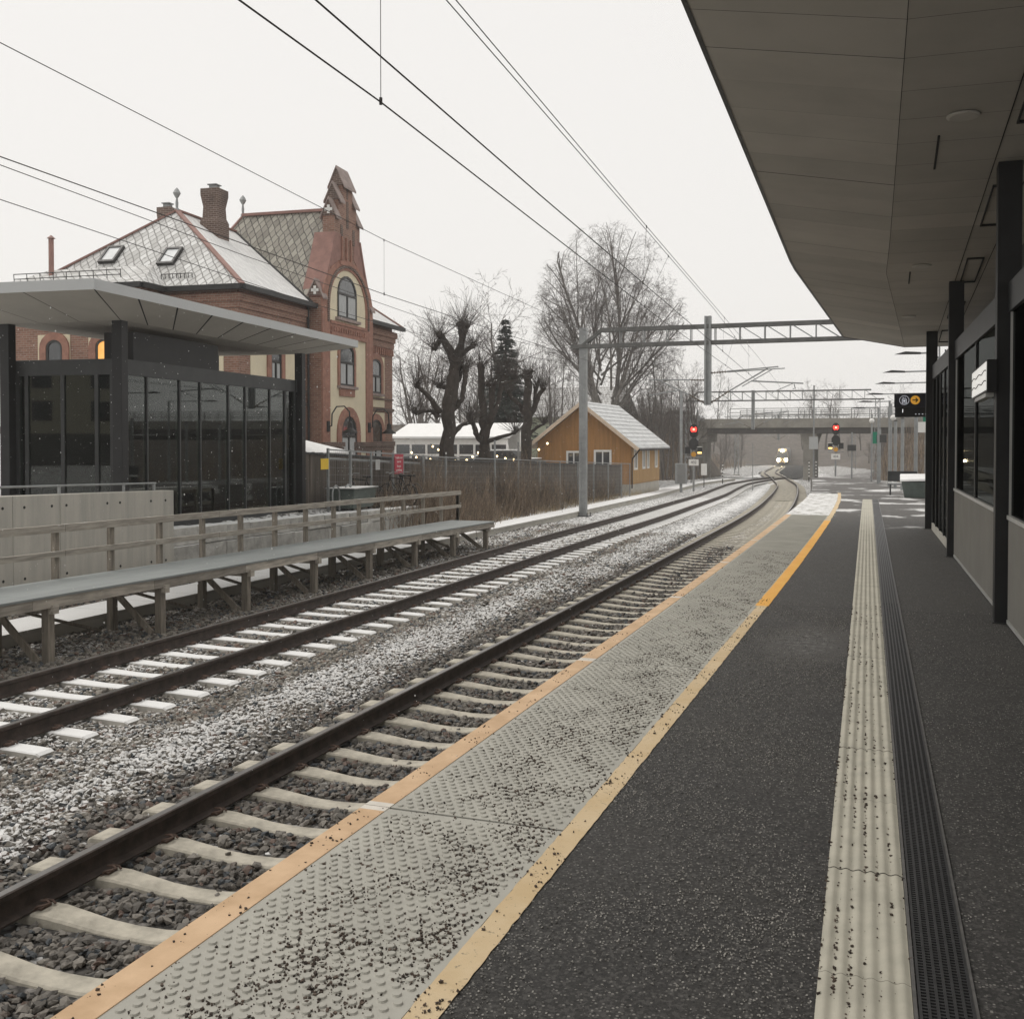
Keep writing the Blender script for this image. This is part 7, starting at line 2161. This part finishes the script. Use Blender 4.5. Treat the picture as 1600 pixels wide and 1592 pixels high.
# ---- platform lamps on poles along the right-hand side
M['lamp_head'] = mat("dark_lamp_head", (.055, .055, .055), .5, .1, 2)
lamps = [((1420, 551), 35.6, 1.07, "nearest of the arched platform lamps, right under the canopy end"), ((1398, 580), 41, 1.22, "second arched platform lamp counted from the canopy end"), ((1384, 598), 46.6, 1.38, "third arched platform lamp counted from the canopy end"),
         ((1367, 615), 52, 1.54, "fourth arched platform lamp counted from the canopy end"), ((1352, 627), 57.8, -.32, "fifth arched platform lamp, second farthest of the row"), ((1341, 637), 62.8, -.93, "farthest arched platform lamp of the row, nearest the bridge")]
for (u, v), Y, xp, lab in lamps:
    h = at(u, v, Y=Y); z0 = -drop(Y)-.05
    t = thing("platform_lamp", lab, "street lamp", (xp, Y, z0), group="platform lamps along the right-hand side")
    q = MB(); q.tube([(0, 0, 0), (0, 0, 1.2), (0, 0, h.z-z0+.02)], [.085, .07, .055], 10); q.build("pole", M['galv'], t)
    q = MB(); q.tube([(0, 0, h.z-z0-.02), (h.x-xp+.3, 0, h.z-z0-.03)], .03, 6); q.build("arm", M['galv'], t)
    q = MB(); pr = []
    dxh = h.x-xp
    q.add([(dxh-.42, -.05, h.z-z0-.05), (dxh-.42, .05, h.z-z0-.05), (dxh-.1, -.13, h.z-z0+.03), (dxh-.1, .13, h.z-z0+.03), (dxh+.35, -.09, h.z-z0+.0), (dxh+.35, .09, h.z-z0+.0), (dxh-.1, -.12, h.z-z0-.05), (dxh-.1, .12, h.z-z0-.05), (dxh+.35, -.08, h.z-z0-.06), (dxh+.35, .08, h.z-z0-.06)],
          [(0,1,3,2),(2,3,5,4),(0,6,7,1),(6,8,9,7),(4,5,9,8),(0,2,6),(1,7,3),(2,4,8,6),(3,7,9,5)]); q.build("lamp_head", M['lamp_head'], t)
pl0 = None
for u, Y, top in ((1431, 46.6, 3.3), (1410, 51.5, 3.2), (1399, 55, 3.3)):
    p = at(u, 700, Y=Y); z0 = -drop(Y)-.05
    if pl0 is None:
        pl0 = t = thing("plain_pole", "bare galvanised pole standing below the departure board", "pole", (p.x, Y, z0), group="bare poles below the departure board")
        q = MB(); q.tube([(0, 0, 0), (0, 0, top)], .08, 10); q.build("pole", M['galv'], t)
        q = MB(); q.tube([(0, 0, top), (0, 0, top+.04)], .09, 10); q.build("cap", M['dark_steel'], t)
    else: t = copy_tree(pl0); t.location = (p.x, Y, z0)
# poles with equipment near the platform end
M['green_sign'] = mat("green_sign", (.012, .22, .13), .5, .05, 2)
for u, Y, kind, lab in ((1331, 75.5, 'box', "grey pole carrying a small black box at the far end of the platform"), (1375, 66, 'box', "grey pole with a black monitor box beneath the lamps"), (1362, 67.5, 'green', "grey pole with a green sign and a white dome camera"), (1392, 56, 'dome', "grey pole topped with a white dome camera left of the departure board")):
    p = at(u, 700, Y=Y); z0 = -drop(Y)-.05; t = thing("equipment_pole", lab, "pole", (p.x, Y, z0))
    top = {'box': 3.2, 'green': 4.1, 'dome': 4.2}[kind]
    q = MB(); q.tube([(0, 0, 0), (0, 0, top)], .055, 8); q.build("pole", M['galv'], t)
    if kind == 'box':
        q = MB(); q.box(-.28, .28, -.12, -.055, 1.95, 2.35) if u == 1331 else q.box(-.2, .35, -.12, -.055, 2.4, 2.85); q.build("box", M['lamp_head'], t)
    elif kind == 'green':
        q = MB(); q.box(.06, .42, -.03, .0, 2.35, 3.05); q.build("green_sign", M['green_sign'], t)
        q = MB(); q.ball((0, 0, 3.72), .15, 10, 8); q.build("dome_camera", M['white'], t, smooth=True)
    else:
        q = MB(); q.ball((.1, -.1, 3.5), .14, 10, 8); q.build("dome_camera", M['white'], t, smooth=True)
p = at(1442, 668, D=42); t = thing("platform_sign", "pale and orange platform sign below a green exit sign, beside the nearest lamp poles", "sign", (p.x, p.y, -drop(p.y)-.05))
zc = p.z+drop(p.y)+.05
q = MB(); q.tube([(.12, .05, 0), (.12, .05, zc+.5)], .05, 8); q.build("pole", M['galv'], t)
q = MB(); q.box(-.18, .10, -.03, 0, zc-.2, zc+.22); q.build("pale_plate", M['white'], t)
q = MB(); q.box(.0, .4, -.02, .01, zc+.23, zc+.55); q.build("green_plate", M['green_sign'], t)
q = MB(); q.box(.101, .3, -.03, 0, zc-.55, zc+.12); q.build("orange_plate", M['orange'], t)
# grit bin and bench
t = thing("grit_bin", "green grey grit bin with a thick cap of snow beside a lamp pole", "grit bin", (0.62, 42.5, -drop(42.5)))
t.scale = (.7, .7, .8)
q = MB(); q.add([(-.45, -.4, 0), (.6, -.4, 0), (.6, .5, 0), (-.45, .5, 0), (-.6, -.5, .75), (.7, -.5, .75), (.7, .6, .9), (-.6, .6, .9)], [(3,2,1,0),(4,5,6,7),(0,1,5,4),(1,2,6,5),(2,3,7,6),(3,0,4,7)]); q.build("tub", M['bin'], t, bevel=.02)
q = MB(); q.add([(-.68, -.58, .76), (.78, -.58, .80), (.78, .66, 1.0), (-.68, .66, 1.0), (-.66, -.55, .86), (.76, -.55, .92), (.76, .64, 1.12), (-.66, .64, 1.1)], [(3,2,1,0),(4,5,6,7),(0,1,5,4),(1,2,6,5),(2,3,7,6),(3,0,4,7)]); q.build("snow_cap", M['snow'], t, bevel=.03)
t = thing("platform_bench", "slim metal bench dusted with snow left of the grit bin", "bench", (0.25, 45, -drop(45)))
q = MB(); q.box(-.55, .55, -.22, .22, .44, .48); q.build("seat", M['galv'], t)
q = MB(); q.box(-.54, .54, -.2, .2, .481, .51); q.build("snow_layer", M['snow'], t)
q = MB(); q.box(-.55, .55, .24, .28, .55, .95); q.build("backrest", M['dark_steel'], t)
for x in (-.45, .45):
    q = MB(); q.box(x-.03, x+.03, -.2, .28, 0, .43); q.build("leg", M['dark_steel'], t)

# a house behind the photographer that the glass of the far shelter mirrors
t = thing("yellow_house", "long yellow rendered house with rows of windows, seen only mirrored in the shelter glass", "house", (-46, -44, 0), R(-24))
b = MB(); b.box(-24, 24, -9, 0, 2.6, 8.5); b.build("wall", mat("yellow_render", (.46, .43, .33), .85, .08, 1), t)
b = MB(); b.box(-24, 24, -9, -.02, -.5, 2.59); b.build("base", mat("dark_base_render", (.12, .12, .11), .85, .1, 1), t)
b = MB(); b.prism([(.6, 8.5), (-4.5, 11.5), (-9.6, 8.5)], -24.6, 24.6, 'x'); b.build("roof", mat("snowy_roof", (.5, .5, .5), .8, .15, 1), t)
for i in range(11):
    for z in (3.6, 6.2):
        b = MB(); b.box(-22.5+i*4.4, -21.0+i*4.4, .0, .05, z, z+1.6); b.build("window", M['window_glass'], t)

# ================================================================== HAZE AND FALLING SNOW
hz = MB(); hz.box(-160, 160, -80, 355, -9, 24)
hm = bpy.data.materials.new("haze_air"); hm.use_nodes = True; hn = hm.node_tree; hn.nodes.clear()
ho = hn.nodes.new('ShaderNodeOutputMaterial'); hv = hn.nodes.new('ShaderNodeVolumePrincipled')
hv.inputs['Color'].default_value = (0.97, 0.965, 0.955, 1); hv.inputs['Density'].default_value = 0.0008; hv.inputs['Anisotropy'].default_value = 0.0
hn.links.new(hv.outputs[0], ho.inputs['Volume'])
haze = hz.build("haze", hm); tag(haze, kind='stuff')
sg = np.random.default_rng(99); n = 5200
yaw = YAW
D = 3.0+26*sg.uniform(0, 1, n)**.6; uu = sg.uniform(-.50, .50, n); zz = sg.uniform(-.75, 4.6, n)
X = D*(uu*math.cos(yaw)-math.sin(yaw)); Y = D*(uu*math.sin(yaw)+math.cos(yaw))
k = (X < -1.9) & ((zz-1.94)/D < .13)
P = np.stack([X, Y, zz], 1)[k]; r_ = sg.uniform(.0022, .0048, len(P))
octv = np.array([(1,0,0),(-1,0,0),(0,1,0),(0,-1,0),(0,0,1.5),(0,0,-1.5)], float); octf = np.array([(0,2,4),(2,1,4),(1,3,4),(3,0,4),(2,0,5),(1,2,5),(3,1,5),(0,3,5)])
V = octv[None]*r_[:, None, None]+P[:, None, :]; F = (octf[None]+(np.arange(len(P))*6)[:, None, None]).reshape(-1, 3)
o_ = np_mesh("falling_snow", V.reshape(-1, 3), F, M['snow']); tag(o_, kind='stuff')
